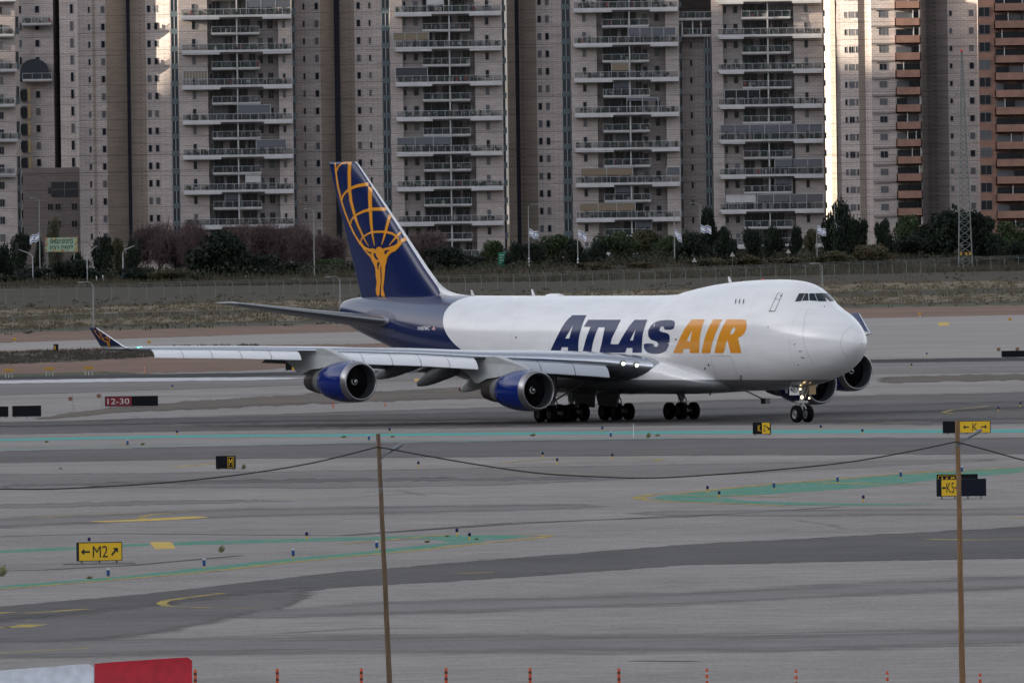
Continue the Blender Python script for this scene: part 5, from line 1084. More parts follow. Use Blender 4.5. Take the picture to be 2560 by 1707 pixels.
# ------------------------------------------------------------------ trees and shrubs
def leafmat(name, c, v=.45):
    m = bpy.data.materials.new(name); m.use_nodes = True; t = m.node_tree; b = t.nodes['Principled BSDF']; b.inputs['Roughness'].default_value = .8; b.inputs['Specular IOR Level'].default_value = .25
    at = t.nodes.new('ShaderNodeAttribute'); at.attribute_name = 'tone'; rp = t.nodes.new('ShaderNodeMapRange'); rp.inputs[3].default_value = 1 - v; rp.inputs[4].default_value = 1 + v * 1.3
    t.links.new(at.outputs['Fac'], rp.inputs[0]); mu = t.nodes.new('ShaderNodeMix'); mu.data_type = 'RGBA'; mu.blend_type = 'MULTIPLY'; mu.inputs[0].default_value = 1; mu.inputs[6].default_value = (*c, 1)
    t.links.new(rp.outputs[0], mu.inputs[7]); t.links.new(mu.outputs[2], b.inputs['Base Color']); return m
LM = {'dark': leafmat('dark_leaves', (.016, .026, .017)), 'green': leafmat('green_leaves', (.040, .060, .026)), 'olive': leafmat('olive_leaves', (.070, .066, .036)), 'bare': leafmat('bare_twigs', (.105, .074, .074)), 'pale': leafmat('pale_leaves', (.085, .085, .055)), 'weed': leafmat('weed_leaves', (.085, .072, .042)), 'grey': leafmat('grey_green_leaves', (.035, .042, .035))}
M_bark = mat('bark', (.055, .045, .04), .9)
def crown_mesh(kind, seed, n, leaf, flat=1.0):
    """unit crown: radius 1 across, 0..1 high"""
    r = random.Random(seed); cl = []
    for i in range(11):
        a = r.uniform(0, 6.283); d = r.uniform(.0, .62); z = r.uniform(.22, .8) - d * .12
        cl.append((d * math.cos(a), d * math.sin(a), z, r.uniform(.24, .42), r.uniform(0, .8)))
    cl.append((0, 0, .55, .5, .3)); v = []; f = []; tone = []
    for i in range(n):
        c = r.choice(cl); u = Vector((r.gauss(0, 1), r.gauss(0, 1), r.gauss(0, 1))).normalized(); rad = c[3] * (r.random() ** .35) * (1.18 if r.random() < .08 else 1)
        p = Vector((c[0] + u.x * rad, c[1] + u.y * rad, c[2] + u.z * rad * .72))
        if p.z < .02: continue
        s = leaf * r.uniform(.6, 1.5); a = Vector((r.gauss(0, 1), r.gauss(0, 1), r.gauss(0, 1))).normalized(); b = a.cross(Vector((r.gauss(0, 1), r.gauss(0, 1), r.gauss(0, 1))).normalized())
        if kind == 'bare': a = a * 2.6; b = b * .16
        k = len(v); v += [p - a * s - b * s * .5, p + b * s * .6 - a * s * .2, p + a * s, p - b * s * .4 + a * s * .3]; f.append((k, k + 1, k + 2, k + 3)); tone.append(min(1, max(0, .25 + .5 * c[4] + r.uniform(-.25, .25))))
    me = bpy.data.meshes.new('crown'); me.from_pydata([tuple(q) for q in v], [], f); me.materials.append(LM[kind]); at = me.attributes.new('tone', 'FLOAT', 'FACE'); at.data.foreach_set('value', tone); return me
CR = {}
def crown(kind, k):
    key = (kind, k)
    if key not in CR: CR[key] = crown_mesh(kind, hash((kind, k)) % 9999 if 0 else k * 77 + len(kind) * 13, 4200 if kind != 'bare' else 7000, .055 if kind != 'bare' else .06)
    return CR[key]
def trunk_mesh(k, bare=False):
    key = ('trunk', k, bare)
    if key not in CR:
        r = random.Random(k); q = MB(); q.tube([(0, 0, -.25), (.01, .0, .15), (.02, .01, .4), (.0, .03, .62)], [.045, .036, .026, .014], 7)
        for i in range(9 if bare else 5):
            a = r.uniform(0, 6.28); z = r.uniform(.12, .42); l = r.uniform(.35, .75)
            q.tube([(0, 0, z), (math.cos(a) * l * .45, math.sin(a) * l * .45, z + .2), (math.cos(a) * l, math.sin(a) * l, z + r.uniform(.28, .5))], [.022, .014, .006], 5)
        CR[key] = q.mesh('trunk', M_bark, True)
    return CR[key]
TR_N = [0]
def ground_z(p): return rise(p[0], p[1]) if p[1] > 2790 else 0
def pshift(px): return shift((px - 1280) / 14.7)
def tree(px, top, base, wpx, kind, label, D=None, group=None, cat='tree', name='tree', trunk_show=.12):
    TR_N[0] += 1; i = TR_N[0]; D = D or {'dark': 2846, 'bare': 2888, 'green': 2862, 'olive': 2870, 'pale': 2884}.get(kind, 2860) + (i * 37) % 14; D += pshift(px); s = D / F
    p = P(px, base, D); z0 = max(0, ground_z(p)) ; zt = P(px, top, D).z; h = max(zt - z0, .8); w_ = wpx * s / 2 * 1.02
    w_ *= 1.34; h *= 1.10
    t = thing(name, label, cat, (p.x, D, z0), (i * 1.7) % 6.28, group)
    c = inst('crown', crown(kind, i % 4), t); c.location = (0, 0, h * trunk_show * .5); c.scale = (w_, w_, h * (1 - trunk_show * .5) / .98)
    tr = inst('trunk', trunk_mesh(i % 3, kind == 'bare'), t); tr.scale = (w_, w_, h * .9)
    return t
TREES = [
 (12, 612, 722, 62, 'dark', 'dark tree cut by the left edge of the picture'), (50, 590, 700, 62, 'dark', 'dark tree left of the green billboard'), (134, 552, 690, 44, 'pale', 'sparse pale tree rising behind the green billboard'),
 (98, 602, 700, 26, 'dark', 'narrow dark conifer left of the billboard posts'), (196, 632, 700, 40, 'dark', 'small dark tree right of the billboard'), (256, 596, 706, 72, 'dark', 'round dark tree between two traffic light arms'), (296, 604, 706, 40, 'olive', 'slim olive tree beside the traffic light'),
 (336, 600, 690, 44, 'dark', 'dark tree right of the middle traffic light'), (400, 560, 708, 150, 'bare', 'leafless purple tree at left, widest of the bare row'), (478, 566, 706, 120, 'bare', 'leafless purple tree behind the large dark tree'), (545, 585, 716, 165, 'dark', 'large dark evergreen before the first balcony tower'),
 (600, 566, 706, 110, 'bare', 'leafless tree right of the large dark evergreen'), (668, 560, 702, 130, 'bare', 'leafless purple tree left of the tail fin'), (742, 572, 700, 120, 'bare', 'leafless reddish tree nearer the tail fin'), (808, 592, 700, 120, 'bare', 'leafless tree just left of the blue tail fin'), (650, 640, 716, 130, 'dark', 'dark low tree under the leafless row'),
 (730, 655, 716, 120, 'dark', 'low dark tree left of the curved lamp post'), (815, 650, 712, 90, 'green', 'low green tree touching the fin'), (1010, 600, 700, 80, 'bare', 'leafless tree seen just right of the fin'), (1078, 584, 702, 140, 'bare', 'leafless bushy tree before the second balcony tower'),
 (1040, 650, 708, 90, 'dark', 'dark shrubby tree right of the fin edge'), (1120, 620, 704, 110, 'dark', 'dark tree left of the green road sign'), (1175, 640, 704, 90, 'dark', 'low dark tree beside the green road sign'), (1236, 604, 700, 66, 'green', 'green rounded tree left of the road sign'), (1288, 606, 700, 56, 'dark', 'dark tree right of the road sign'),
 (1340, 612, 698, 74, 'dark', 'dark tree between two flag poles'), (1390, 594, 698, 100, 'green', 'broad green tree right of the first flag pole'), (1440, 600, 696, 60, 'dark', 'dark tree at the second flag pole'), (1494, 602, 696, 60, 'dark', 'dark open tree before the centre tower'), (1550, 588, 694, 110, 'green', 'broad green tree below the centre balconies'),
 (1612, 582, 692, 96, 'olive', 'olive brown tree left of the third flag pole'), (1672, 592, 690, 80, 'green', 'green tree behind the third flag pole'), (1732, 580, 690, 96, 'dark', 'dark tree left of the wind-blown blue and white flag'), (1773, 526, 690, 54, 'dark', 'tall narrow dark tree, tallest at centre right'), (1815, 572, 686, 60, 'dark', 'dark tree right of the tall narrow one'),
 (1880, 574, 684, 56, 'dark', 'small round dark tree before the right balcony tower'), (1935, 566, 682, 60, 'dark', 'dark round tree under the grey blinds tower'), (1992, 570, 680, 36, 'dark', 'small slim dark tree under the grey blinds tower'), (2030, 578, 680, 44, 'olive', 'olive tree behind the fourth flag pole'), (2070, 566, 676, 54, 'dark', 'dark tree between two right flag poles'),
 (2104, 500, 660, 82, 'dark', 'tall dark tree in the bright gap between towers'), (2140, 552, 660, 66, 'dark', 'dark tree right of the tall one in the gap'), (2212, 552, 660, 48, 'dark', 'small round dark tree before the cream tower'), (2266, 542, 660, 70, 'green', 'green tree below the salmon balconies'), (2320, 560, 658, 90, 'dark', 'dark tree left of the lattice mast'),
 (2382, 532, 662, 150, 'dark', 'broad dark tree behind the lattice mast'), (2450, 548, 662, 120, 'dark', 'dark tree right of the lattice mast'), (2270, 590, 662, 120, 'dark', 'low dark tree mass left of the mast foot'), (2530, 560, 650, 110, 'green', 'green tree at the right edge of the picture')]
for a in TREES: tree(*a[:5], a[5], group='trees along the airport road', trunk_show=.25 if a[4] == 'bare' else .12)
SHR = [(75, 672, 722, 110, 'grey', 'grey green bush at far left behind the fence'), (178, 652, 728, 150, 'dark', 'broad dark bush below the billboard'), (245, 690, 730, 90, 'grey', 'low grey bush right of the broad dark one'), (340, 668, 724, 90, 'dark', 'dark bush below the middle traffic light'), (420, 676, 724, 110, 'olive', 'brownish bush below the leafless trees'),
 (500, 690, 726, 90, 'olive', 'low brown scrub bush at left centre'), (20, 690, 738, 90, 'dark', 'dark bush in the lower left corner of the hedge'), (1480, 655, 692, 90, 'weed', 'dry brown bush below the centre trees'), (1600, 655, 690, 90, 'weed', 'dry brown bush behind the fence at centre'), (1860, 640, 684, 110, 'weed', 'brown grassy bush below the right tower'), (1960, 645, 684, 120, 'weed', 'dry weedy bush left of the fourth pole'),
 (2080, 630, 676, 120, 'olive', 'olive scrub bush above the fence'), (2180, 615, 668, 120, 'weed', 'dry brown scrub bush left of the mast'), (2420, 640, 670, 110, 'olive', 'scrub bush at the mast foot'), (2520, 640, 668, 90, 'weed', 'dry bush near the right edge'), (2540, 600, 660, 60, 'dark', 'dark bush at the right edge'), (1760, 648, 690, 100, 'olive', 'olive bush below the tall narrow tree')]
for a in SHR: tree(*a[:5], a[5], D=2836 + (a[0] * 7) % 20, group='bushes behind the perimeter fence', cat='bush', name='bush', trunk_show=.02)

def hedge_mass():
    r = random.Random(88); v = []; f = []; tone = []
    for i in range(33000):
        x = r.uniform(-150, 150); D = r.uniform(2838, 2895) + shift(x); hh = (1.5 + 1.9 * noise.noise(Vector((x * .09, D * .02, 3))) + .9 * noise.noise(Vector((x * .4, D * .1, 9)))) * (1 - .45 * sm(-10, 60, x)) * (1 - .35 * sm(2865, 2838, D) * 0)
        z = max(0, rise(x, D)) + max(.2, hh) * r.random() ** .6; s = r.uniform(.12, .34); p = Vector((x, D, z))
        a = Vector((r.gauss(0, 1), r.gauss(0, 1), r.gauss(0, 1))).normalized(); b = a.cross(Vector((r.gauss(0, 1), r.gauss(0, 1), r.gauss(0, 1))).normalized()); k = len(v)
        v += [p - a * s, p + b * s * .8, p + a * s, p - b * s * .7]; f.append((k, k + 1, k + 2, k + 3)); tone.append(min(1, max(0, .5 + 1.1 * noise.noise(Vector((x * .12, 7, z * .2))) + r.uniform(-.2, .2))))
    me = bpy.data.meshes.new('undergrowth'); me.from_pydata([tuple(q) for q in v], [], f); me.materials.append(leafmat('undergrowth_leaves', (.030, .034, .022), .6)); at = me.attributes.new('tone', 'FLOAT', 'FACE'); at.data.foreach_set('value', tone)
    o = bpy.data.objects.new('undergrowth', me); COL.objects.link(o); tag(o, 'dense dark undergrowth filling the belt between the trees', 'undergrowth', kind='stuff')
hedge_mass()
# grass and weeds nobody could count
def tufts(name, label, pts, hmin, hmax, m, seed, per=5, wide=.35):
    r = random.Random(seed); v = []; f = []; tone = []
    for p in pts:
        tn = r.random()
        for _ in range(per):
            h = r.uniform(hmin, hmax); a = r.uniform(0, 6.28); x = p[0] + r.uniform(-.5, .5) * wide * 2; y = p[1] + r.uniform(-.5, .5) * 2; w_ = wide * r.uniform(.15, .4)
            k = len(v); v += [(x - math.cos(a) * w_, y - math.sin(a) * w_, p[2] - .03), (x + math.cos(a) * w_, y + math.sin(a) * w_, p[2] - .03), (x + r.uniform(-.3, .3) * h, y, p[2] + h)]; f.append((k, k + 1, k + 2)); tone.append(min(1, max(0, tn * .6 + r.random() * .4)))
    me = bpy.data.meshes.new(name); me.from_pydata(v, [], f); me.materials.append(m); at = me.attributes.new('tone', 'FLOAT', 'FACE'); at.data.foreach_set('value', tone)
    o = bpy.data.objects.new(name, me); COL.objects.link(o); return tag(o, label, 'grass', kind='stuff')
r = random.Random(5)
def scatter(n, x0, x1, top, bot, dens=.5, sd=0):
    out_ = []
    while len(out_) < n:
        x = r.uniform(x0, x1); a, b = lerp_at(top, x), lerp_at(bot, x); y = r.uniform(a, b)
        if noise.noise(Vector((x * .02, y * .12, sd))) + r.uniform(-.4, .4) > .5 - dens: g = G(x, y); out_.append((g.x, g.y, 0))
    return out_
tufts('dry_grass', 'tan dry grass blades on the near side of the fence', scatter(9000, -60, 2620, X(-60, 774, 640, 752, 1280, 735, 2138, 704, 2620, 698), X(-60, 826, 640, 806, 1280, 790, 2138, 762, 2620, 754), .6, 1), .08, .28, leafmat('dry_blades', (.13, .108, .072), .25), 1)
tufts('weeds', 'dark weeds scattered over the rough field', scatter(900, -60, 2620, X(-60, 760, 640, 735, 1280, 724, 2138, 690, 2620, 680), X(-60, 840, 640, 818, 1280, 798, 2138, 770, 2620, 762), .45, 2), .12, .42, leafmat('weed_blades', (.06, .056, .035)), 2, wide=.5)
tufts('weeds', 'low scrub on the dark soil patch by the wingtip', scatter(1500, -60, 640, X(-60, 884, 380, 868, 640, 864), X(-60, 914, 380, 893, 640, 880), .6, 3), .1, .35, leafmat('scrub_blades', (.07, .062, .05)), 3)
pts = []
for _ in range(9000):
    x = r.uniform(-115, 115); y = r.uniform(2775, 2905) + shift(x)
    pts.append((x, y, max(0, rise(x, y))))
tufts('weeds', 'tall mixed weeds on the embankment behind the fence', pts, .3, 1.1, leafmat('bank_weeds', (.062, .055, .036), .6), 4, wide=.5)
def weed_mesh():
    r = random.Random(6); v = []; f = []; tone = []
    for i in range(150):
        a = r.uniform(0, 6.28); d = r.random() ** .7 * .5; h = r.uniform(.35, 1) * (1 - d * .7); x, y = d * math.cos(a), d * math.sin(a); k = len(v); w_ = .035
        v += [(x * .5 - w_, y * .5, 0), (x * .5 + w_, y * .5, 0), (x + .22 * h + w_ * .5, y, h * .7), (x + .45 * h, y + r.uniform(-.1, .1), h)]; f.append((k, k + 1, k + 2, k + 3)); tone.append(r.random())
    me = bpy.data.meshes.new('weed'); me.from_pydata(v, [], f); me.materials.append(leafmat('weed_stems', (.30, .30, .17))); me.attributes.new('tone', 'FLOAT', 'FACE').data.foreach_set('value', tone); return me
WEED = weed_mesh()
for x, y, h, lb in ((608, 1172, 16, 'wind-bent pale weed right of the small M sign'), (552, 1380, 22, 'single weed tuft right of the yellow rectangle'), (2, 1440, 34, 'weed clump cut by the left edge'), (222, 1446, 9, 'low brown weed below the yellow sign'), (1620, 1094, 16, 'bent weed clump right of the white stake'), (1642, 1090, 7, 'low weed right of the bent clump'), (1330, 1090, 8, 'flat weed patch on the strip left of the stake'),
                    (858, 1094, 7, 'flat dry weed left of the near pole'), (980, 1093, 6, 'flat dry weed right of the near pole'), (1116, 1342, 6, 'small weed beside the blue lamps'), (1190, 1349, 6, 'dark weed clump at the tip of the green island'), (115, 1106, 6, 'flat weed on the pale strip at left'), (355, 1112, 7, 'small weed left of the small M sign'), (150, 1172, 5, 'small weed on the pale ground at left'), (1066, 1356, 8, 'tangled weed on the green island arm')):
    g = G(x, y); s_ = g.y / F; o = inst('weed', WEED, None, (g.x, g.y, 0), (x % 7) * .1); wd = h * s_ * (.8 if h > 12 else 2.2); o.scale = (wd, wd, h * s_ * 1.05); tag(o, lb, 'weed', 'weeds on the apron')

# ------------------------------------------------------------------ fences
M_galv = mat('galvanised_steel', (.22, .225, .22), .7, .2); M_mesh = mat('chain_link', (.09, .10, .10), .8, alpha=.12)
def fence(name, label, pts, hgt, gap_px, top_arm, mname='chain_link', alpha=.3, post=.05):
    g0 = G(*pts[0]); t = thing(name, label, 'fence', (g0.x, g0.y, 0)); x = pts[0][0]; px = []
    while x < pts[-1][0]: px.append(x); x += lerp_at(gap_px, x)
    q0 = None; pm = MB(); pm.tube([(0, 0, 0), (0, 0, hgt)], post, 5)
    if top_arm: pm.tube([(0, 0, hgt), (-.28, -.1, hgt + .42)], post * .8, 5)
    pme = pm.mesh('post', M_galv); n = 0; ps = []
    for x in px:
        g = G(x, lerp_at(pts, x)); ps.append(g)
        if n < 100: inst('post', pme, t, (g.x - g0.x, g.y - g0.y, 0), 0)
        n += 1
    q = MB(); wv = MB()
    for a, b in zip(ps, ps[1:]):
        q.add([(a.x - g0.x, a.y - g0.y, .05), (b.x - g0.x, b.y - g0.y, .05), (b.x - g0.x, b.y - g0.y, hgt), (a.x - g0.x, a.y - g0.y, hgt)], [(0, 1, 2, 3)])
    q.build('chain_link_mesh', M_mesh if alpha == .3 else mat('thin_mesh', (.14, .14, .13), .8, alpha=alpha), t)
    ws = [hgt] + ([hgt + .2, hgt + .4] if top_arm else [])
    for z in ws:
        q = MB(); q.tube([(p.x - g0.x - (.28 if z > hgt + .1 else 0) * (z - hgt) / .42, p.y - g0.y, z) for p in ps], .018, 4); q.build('wire', M_galv, t)
    return t
fence('perimeter_fence', 'galvanised perimeter fence with angled post tops below the trees', X(-120, 763, 100, 756, 640, 739, 1280, 724, 2300, 683, 2680, 668), 1.95, X(-100, 45, 1280, 40, 2600, 34), True)
fence('field_fence', 'thin old wire fence across the dry grass nearer the taxiway', X(-100, 835, 640, 812, 1280, 794, 2138, 766, 2680, 752), 1.9, X(-100, 66, 2600, 60), False, alpha=.06, post=.035)

# ------------------------------------------------------------------ poles, flags, lamps, mast beyond the fence
M_pole = mat('pole_grey', (.26, .27, .27), .6)
def flag_mesh(seed, drop):
    r = random.Random(seed); q = MB(); n, m_ = 14, 8; v = []; mi = []
    for j in range(m_ + 1):
        for i in range(n + 1):
            u, w_ = i / n, j / m_; v.append((u * 1.5 * (1 - drop * .35), .28 * math.sin(u * 6 + w_ * 2 + seed) * u, -w_ * 1.05 + -drop * u * .9 + .10 * math.sin(u * 9 + seed)))
    f = []
    for j in range(m_):
        for i in range(n): f.append((j * (n + 1) + i, j * (n + 1) + i + 1, (j + 1) * (n + 1) + i + 1, (j + 1) * (n + 1) + i))
    q.add(v, f)
    for k in range(len(f)):
        i, j = k % n, k // n; q.m[k] = 1 if j in (1, 6) or (j in (3, 4) and i in (6, 7)) else 0
    return q.mesh('flag', [mat('flag_white', (.80, .82, .86), .8), mat('flag_blue', (.06, .10, .34), .8)], True)
def street_pole(px, base, top, label, lamp=True, side=1, flagpx=None, flagy=None, D=None, bands=False, fd=.5):
    D = D or 2842 + (px * 3) % 15 + pshift(px); p = P(px, base, D); z0 = max(0, rise(p.x, D)); zt = P(px, top, D).z
    t = thing('street_lamp' if lamp else 'flag_pole', label, 'street lamp' if lamp else 'flag pole', (p.x, D, z0)); h = zt - z0
    q = MB(); q.tube([(0, 0, -.5), (0, 0, h * .5), (0, 0, h)], [.11, .09, .06], 8); q.build('pole', M_pole, t)
    if lamp:
        q = MB(); q.tube([(0, 0, h - .3), (.15 * side, 0, h + .15), (.6 * side, 0, h + .35), (1.1 * side, 0, h + .3)], .045, 6); q.build('arm', M_pole, t)
        q = MB(); q.loft([[(side * (1.0 + u), .13 * math.cos(a) * k, h + .28 + .07 * math.sin(a) * k) for a in [6.283 * i / 8 for i in range(8)]] for u, k in ((0, .4), (.2, 1), (.6, .9), (.75, .3))]); q.build('lamp_head', M_pole, t)
    if bands:
        q = MB()
        for i in range(3): q.tube([(0, 0, .3 + i * .6), (0, 0, .6 + i * .6)], .13, 8)
        q.build('painted_band', mat('band_white', (.6, .6, .6), .7), t)
    if flagpx is not None:
        fp = P(flagpx, flagy, D); me = flag_mesh(int(px) % 7, fd); fo = inst('flag', me, None, (p.x + .1 * (1 if flagpx > px else -1), D - .15, fp.z + .5)); fo.scale = (1.25 if flagpx > px else -1.25, 1, 1.2)
        tag(fo, 'blue and white flag blowing on the pole ' + label.split(' pole ')[-1], 'flag', 'blue and white flags along the road')
street_pole(100, 668, 500, 'thin grey street lamp pole left of the green billboard', side=-1, flagpx=92, flagy=590)
street_pole(1323, 680, 516, 'curved street lamp pole left of the green centre trees', side=1, flagpx=1333, flagy=580, bands=True)
street_pole(1445, 680, 560, 'short banded flag pole before the centre tower', lamp=False, flagpx=1455, flagy=580, bands=True, fd=.8)
street_pole(1687, 672, 520, 'thin flag pole right of the olive tree', lamp=False, flagpx=1693, flagy=580, fd=1.1)
street_pole(1752, 666, 512, 'curved street lamp pole beside the tall narrow tree', side=-1, flagpx=1762, flagy=570, bands=True, fd=.2)
street_pole(2043, 648, 572, 'short flag pole below the grey blinds tower', lamp=False, flagpx=2052, flagy=572, fd=.6)
street_pole(2088, 650, 505, 'tall pole in the bright gap between the towers', lamp=False, flagpx=2097, flagy=566, fd=.7)
street_pole(2452, 640, 556, 'hidden short flag pole right of the lattice mast', lamp=False, flagpx=2458, flagy=560, fd=.9)
street_pole(785, 610, 527, 'curved street lamp pole left of the tail fin', side=-1)
street_pole(208, 668, 500, 'thin street lamp pole on the first cream tower', side=1)
street_pole(234, 835, 712, 'short curved lamp pole in the field above the wingtip', side=-1, D=G(234, 835).y)
street_pole(851, 818, 698, 'short curved lamp pole in the field left of the tail', side=-1, D=G(851, 818).y)
street_pole(2056, 740, 664, 'thin lamp pole just behind the cockpit roof', side=-1, D=G(2056, 745).y)
# traffic lights
def traffic(px, base, top, armpx, army, label, side):
    D = 2838; p = P(px, base, D); z0 = max(0, rise(p.x, D)); zt = P(px, top, D).z; a = P(armpx, army, D)
    t = thing('traffic_light', label, 'traffic light', (p.x, D, z0), 0, 'traffic lights on the airport road'); h = zt - z0; ax = a.x - p.x; az = a.z - z0
    q = MB(); q.tube([(0, 0, -.4), (0, 0, h - .5), (ax * .12, 0, h), (ax, 0, az)], [.10, .09, .08, .05], 7); q.build('post', mat('pole_pale', (.42, .44, .46), .5), t)
    q = MB(); q.box(ax - .28, ax + .28, -.2, .2, az - .8, az + 1.0); q.tube([(ax, -.2, az + .6), (ax, -.4, az + .6)], .18, 8); q.tube([(ax, -.2, az + .1), (ax, -.4, az + .1)], .18, 8); q.tube([(ax, -.2, az - .4), (ax, -.4, az - .4)], .18, 8); q.build('signal_head', mat('signal_black', (.015, .015, .017), .5), t)
traffic(82, 680, 635, 42, 622, 'traffic light arm at far left before the dark trees', -1)
traffic(218, 675, 630, 246, 612, 'traffic light arm before the round dark tree', 1)
traffic(308, 700, 625, 341, 612, 'traffic light arm right of the round dark tree', 1)
g = P(308, 692, 2836); t = thing('road_sign', 'small round blue road sign at the foot of the traffic light', 'road sign', (g.x, 2836, 0)); q = MB(); q.tube([(0, -.05, g.z), (0, -.1, g.z)], .36, 20); q.build('sign_disc', mat('sign_blue', (.02, .22, .45), .5), t); q = MB(); q.tube([(0, 0, 0), (0, 0, g.z)], .04, 6); q.build('post', M_pole, t)
# billboard with Hebrew welcome text
D = 2846; a, b = P(113.5, 630, D), P(194, 630, D); zt = P(150, 594, D).z; w_, h_ = b.x - a.x, zt - a.z
bb = thing('billboard', 'pale green billboard with dark Hebrew lettering and a flowery border', 'billboard', (a.x, D, 0))
q = MB(); q.box(0, w_, -.08, .08, a.z, zt); q.build('sign_board', mat('board_green', (.36, .50, .36), .6), bb)
q = MB(); rr = random.Random(2)
for i in range(64):
    u = rr.random(); s_ = rr.choice([0, 1, 2, 3]); x, z = ((u * w_, a.z + rr.uniform(.05, .3)) if s_ == 0 else (u * w_, zt - rr.uniform(.05, .3)) if s_ == 1 else (rr.uniform(.05, .35), a.z + u * h_) if s_ == 2 else (w_ - rr.uniform(.05, .35), a.z + u * h_)); rd = rr.uniform(.07, .16)
    q.add([(x + rd * math.cos(t_), -.085 - i * .0004, z + rd * math.sin(t_)) for t_ in [6.283 * k / 6 for k in range(6)]], [tuple(range(6))], i % 3)
q.build('flower_border', [mat('f_red', (.45, .08, .04), .7), mat('f_yel', (.55, .40, .05), .7), mat('f_or', (.5, .2, .04), .7)], bb)
for s_, z0_, z1_, x0_, x1_ in (('\u05dd\u05d9\u05d0\u05d1\u05d4 \u05dd\u05d9\u05db\u05d5\u05e8\u05d1', .58, .86, .16, .86), ('\u05df\u05d9\u05d1\u05e8 \u05d4\u05d5\u05d5\u05e0\u05dc', .13, .48, .14, .86)):
    v, f, _a = text_geo(s_, bold=.02)
    if v: q = MB(); q.add([(w_ * (x0_ + (x1_ - x0_) * c_[0]), -.125, a.z + h_ * (z0_ + (z1_ - z0_) * c_[1])) for c_ in v], f); q.build('lettering', mat('letter_dark', (.015, .05, .03), .6), bb)
for x in (.25, w_ - .6): q = MB(); q.tube([(x, .12, 0), (x, .12, a.z + .5)], .09, 8); q.build('post', M_galv, bb)
D = 2850; a, b = P(1246, 665, D), P(1266, 631, D); t = thing('road_sign', 'tall green direction sign half hidden by the trees', 'road sign', (a.x, D, 0))
q = MB(); q.box(0, b.x - a.x, -.05, .05, a.z, b.z); q.build('sign_board', mat('sign_green', (.01, .20, .12), .5), t); q = MB(); q.tube([(.7, .1, 0), (.7, .1, a.z + 1)], .07, 6); q.build('post', M_galv, t)
q = MB()
for z_, l in ((.8, .8), (.62, .55), (.42, .7), (.2, .6)): q.box(.2, .2 + l, -.07, -.051, a.z + (b.z - a.z) * z_ - .05, a.z + (b.z - a.z) * z_ + .05)
q.build('lettering', mat('sign_white', (.6, .62, .6), .6), t)
for px, py, lb in ((1831, 636, 'small triangular road sign seen from behind, left of the right tower'), (1971, 628, 'second triangular road sign seen from behind near the fourth pole'), (1736, 650, 'small red and white triangular road sign at centre right')):
    D = 2835 + pshift(px); g = P(px, py, D); t = thing('road_sign', lb, 'road sign', (g.x, D, 0)); q = MB(); q.prism([(-.42, g.z - .35), (.42, g.z - .35), (0, g.z + .42)], 1, -.02, .02); q.build('sign_face', mat('sign_back', (.45, .42, .42), .6), t); q = MB(); q.tube([(0, .05, 0), (0, .05, g.z)], .04, 6); q.build('post', M_galv, t)
for px, py in ((241, 690), (257, 688), (615, 688), (1560, 690)):
    D = 2832 + pshift(px); g = P(px, py, D); o = MB(); o.tube([(g.x, D, 0), (g.x, D, g.z)], [.11, .09], 8); tag(o.build('marker_post', mat('band_white', (.6, .6, .6), .7)), {241: 'left of two white marker posts below the round dark tree', 257: 'right and taller of two white marker posts below the round dark tree', 615: 'white marker post under the large dark evergreen', 1560: 'white marker post behind the fence at centre'}[px], 'marker post')
# lattice mast
D = 2925; g0 = P(2414, 676, D); top = P(2404, 131, D); Hm = top.z
mast = thing('lattice_mast', 'slim grey steel lattice pylon with red ball on top', 'lattice mast', (g0.x, D, 0))
def mw(z): t = z / Hm; return 1.18 * (1 - t) ** 1.0 * .92 + .12
M_lat = mat('lattice_steel', (.17, .19, .19), .6, .3)
q = MB(); zs_ = []; z = 0
while z < Hm - .3: zs_.append(z); z += max(.75, mw(z) * 1.25)
zs_.append(Hm)
lx = lambda z: (top.x - g0.x) * z / Hm
for sx_, sy_ in ((-1, -1), (1, -1), (1, 1), (-1, 1)): q.tube([(lx(z) + sx_ * mw(z), sy_ * mw(z), z) for z in zs_], .085, 4)
q.build('leg_frame', M_lat, mast)
q = MB()
for a, b in zip(zs_, zs_[1:]):
    for (s1, s2) in (((-1, -1), (1, -1)), ((1, -1), (1, 1)), ((1, 1), (-1, 1)), ((-1, 1), (-1, -1))):
        pa = [(lx(z) + s[0] * mw(z), s[1] * mw(z), z) for z, s in ((a, s1), (b, s2), (a, s2), (b, s1))]
        q.tube([pa[0], pa[1]], .048, 3); q.tube([pa[2], pa[3]], .048, 3); q.tube([pa[1], pa[3]], .04, 3)
q.build('bracing', M_lat, mast)
for py in (236, 290, 340):
    z = P(2404, py, D).z; q = MB(); w1 = 1.05
    q.tube([(lx(z) - w1, 0, z), (lx(z) + w1, 0, z)], .05, 4); q.tube([(lx(z) - w1, 0, z), (lx(z) - mw(z), 0, z + 2.1)], .045, 4); q.tube([(lx(z) + w1, 0, z), (lx(z) + mw(z), 0, z + 2.1)], .045, 4)
    q.tube([(lx(z) - w1, 0, z), (lx(z) - w1, 0, z - .3)], .07, 5); q.tube([(lx(z) + w1, 0, z), (lx(z) + w1, 0, z - .3)], .07, 5); q.build('crossarm', M_lat, mast)
q = MB(); q.loft([[(top.x - g0.x + .28 * math.sin(t) * math.cos(a), .28 * math.sin(t) * math.sin(a), Hm + .2 - .28 * math.cos(t)) for a in [6.283 * k / 12 for k in range(12)]] for t in [.05, .5, 1, 1.57, 2.1, 2.6, 3.1]]); q.build('warning_ball', mat('ball_red', (.5, .05, .03), .5), mast, smooth=True)
q = MB()
for x in (-.8, .1, .8): q.box(x - .2, x + .2, -1.3, -1.1, 2.6, 3.1)
q.build('warning_plate', mat('plate_amber', (.5, .28, .03), .6), mast)
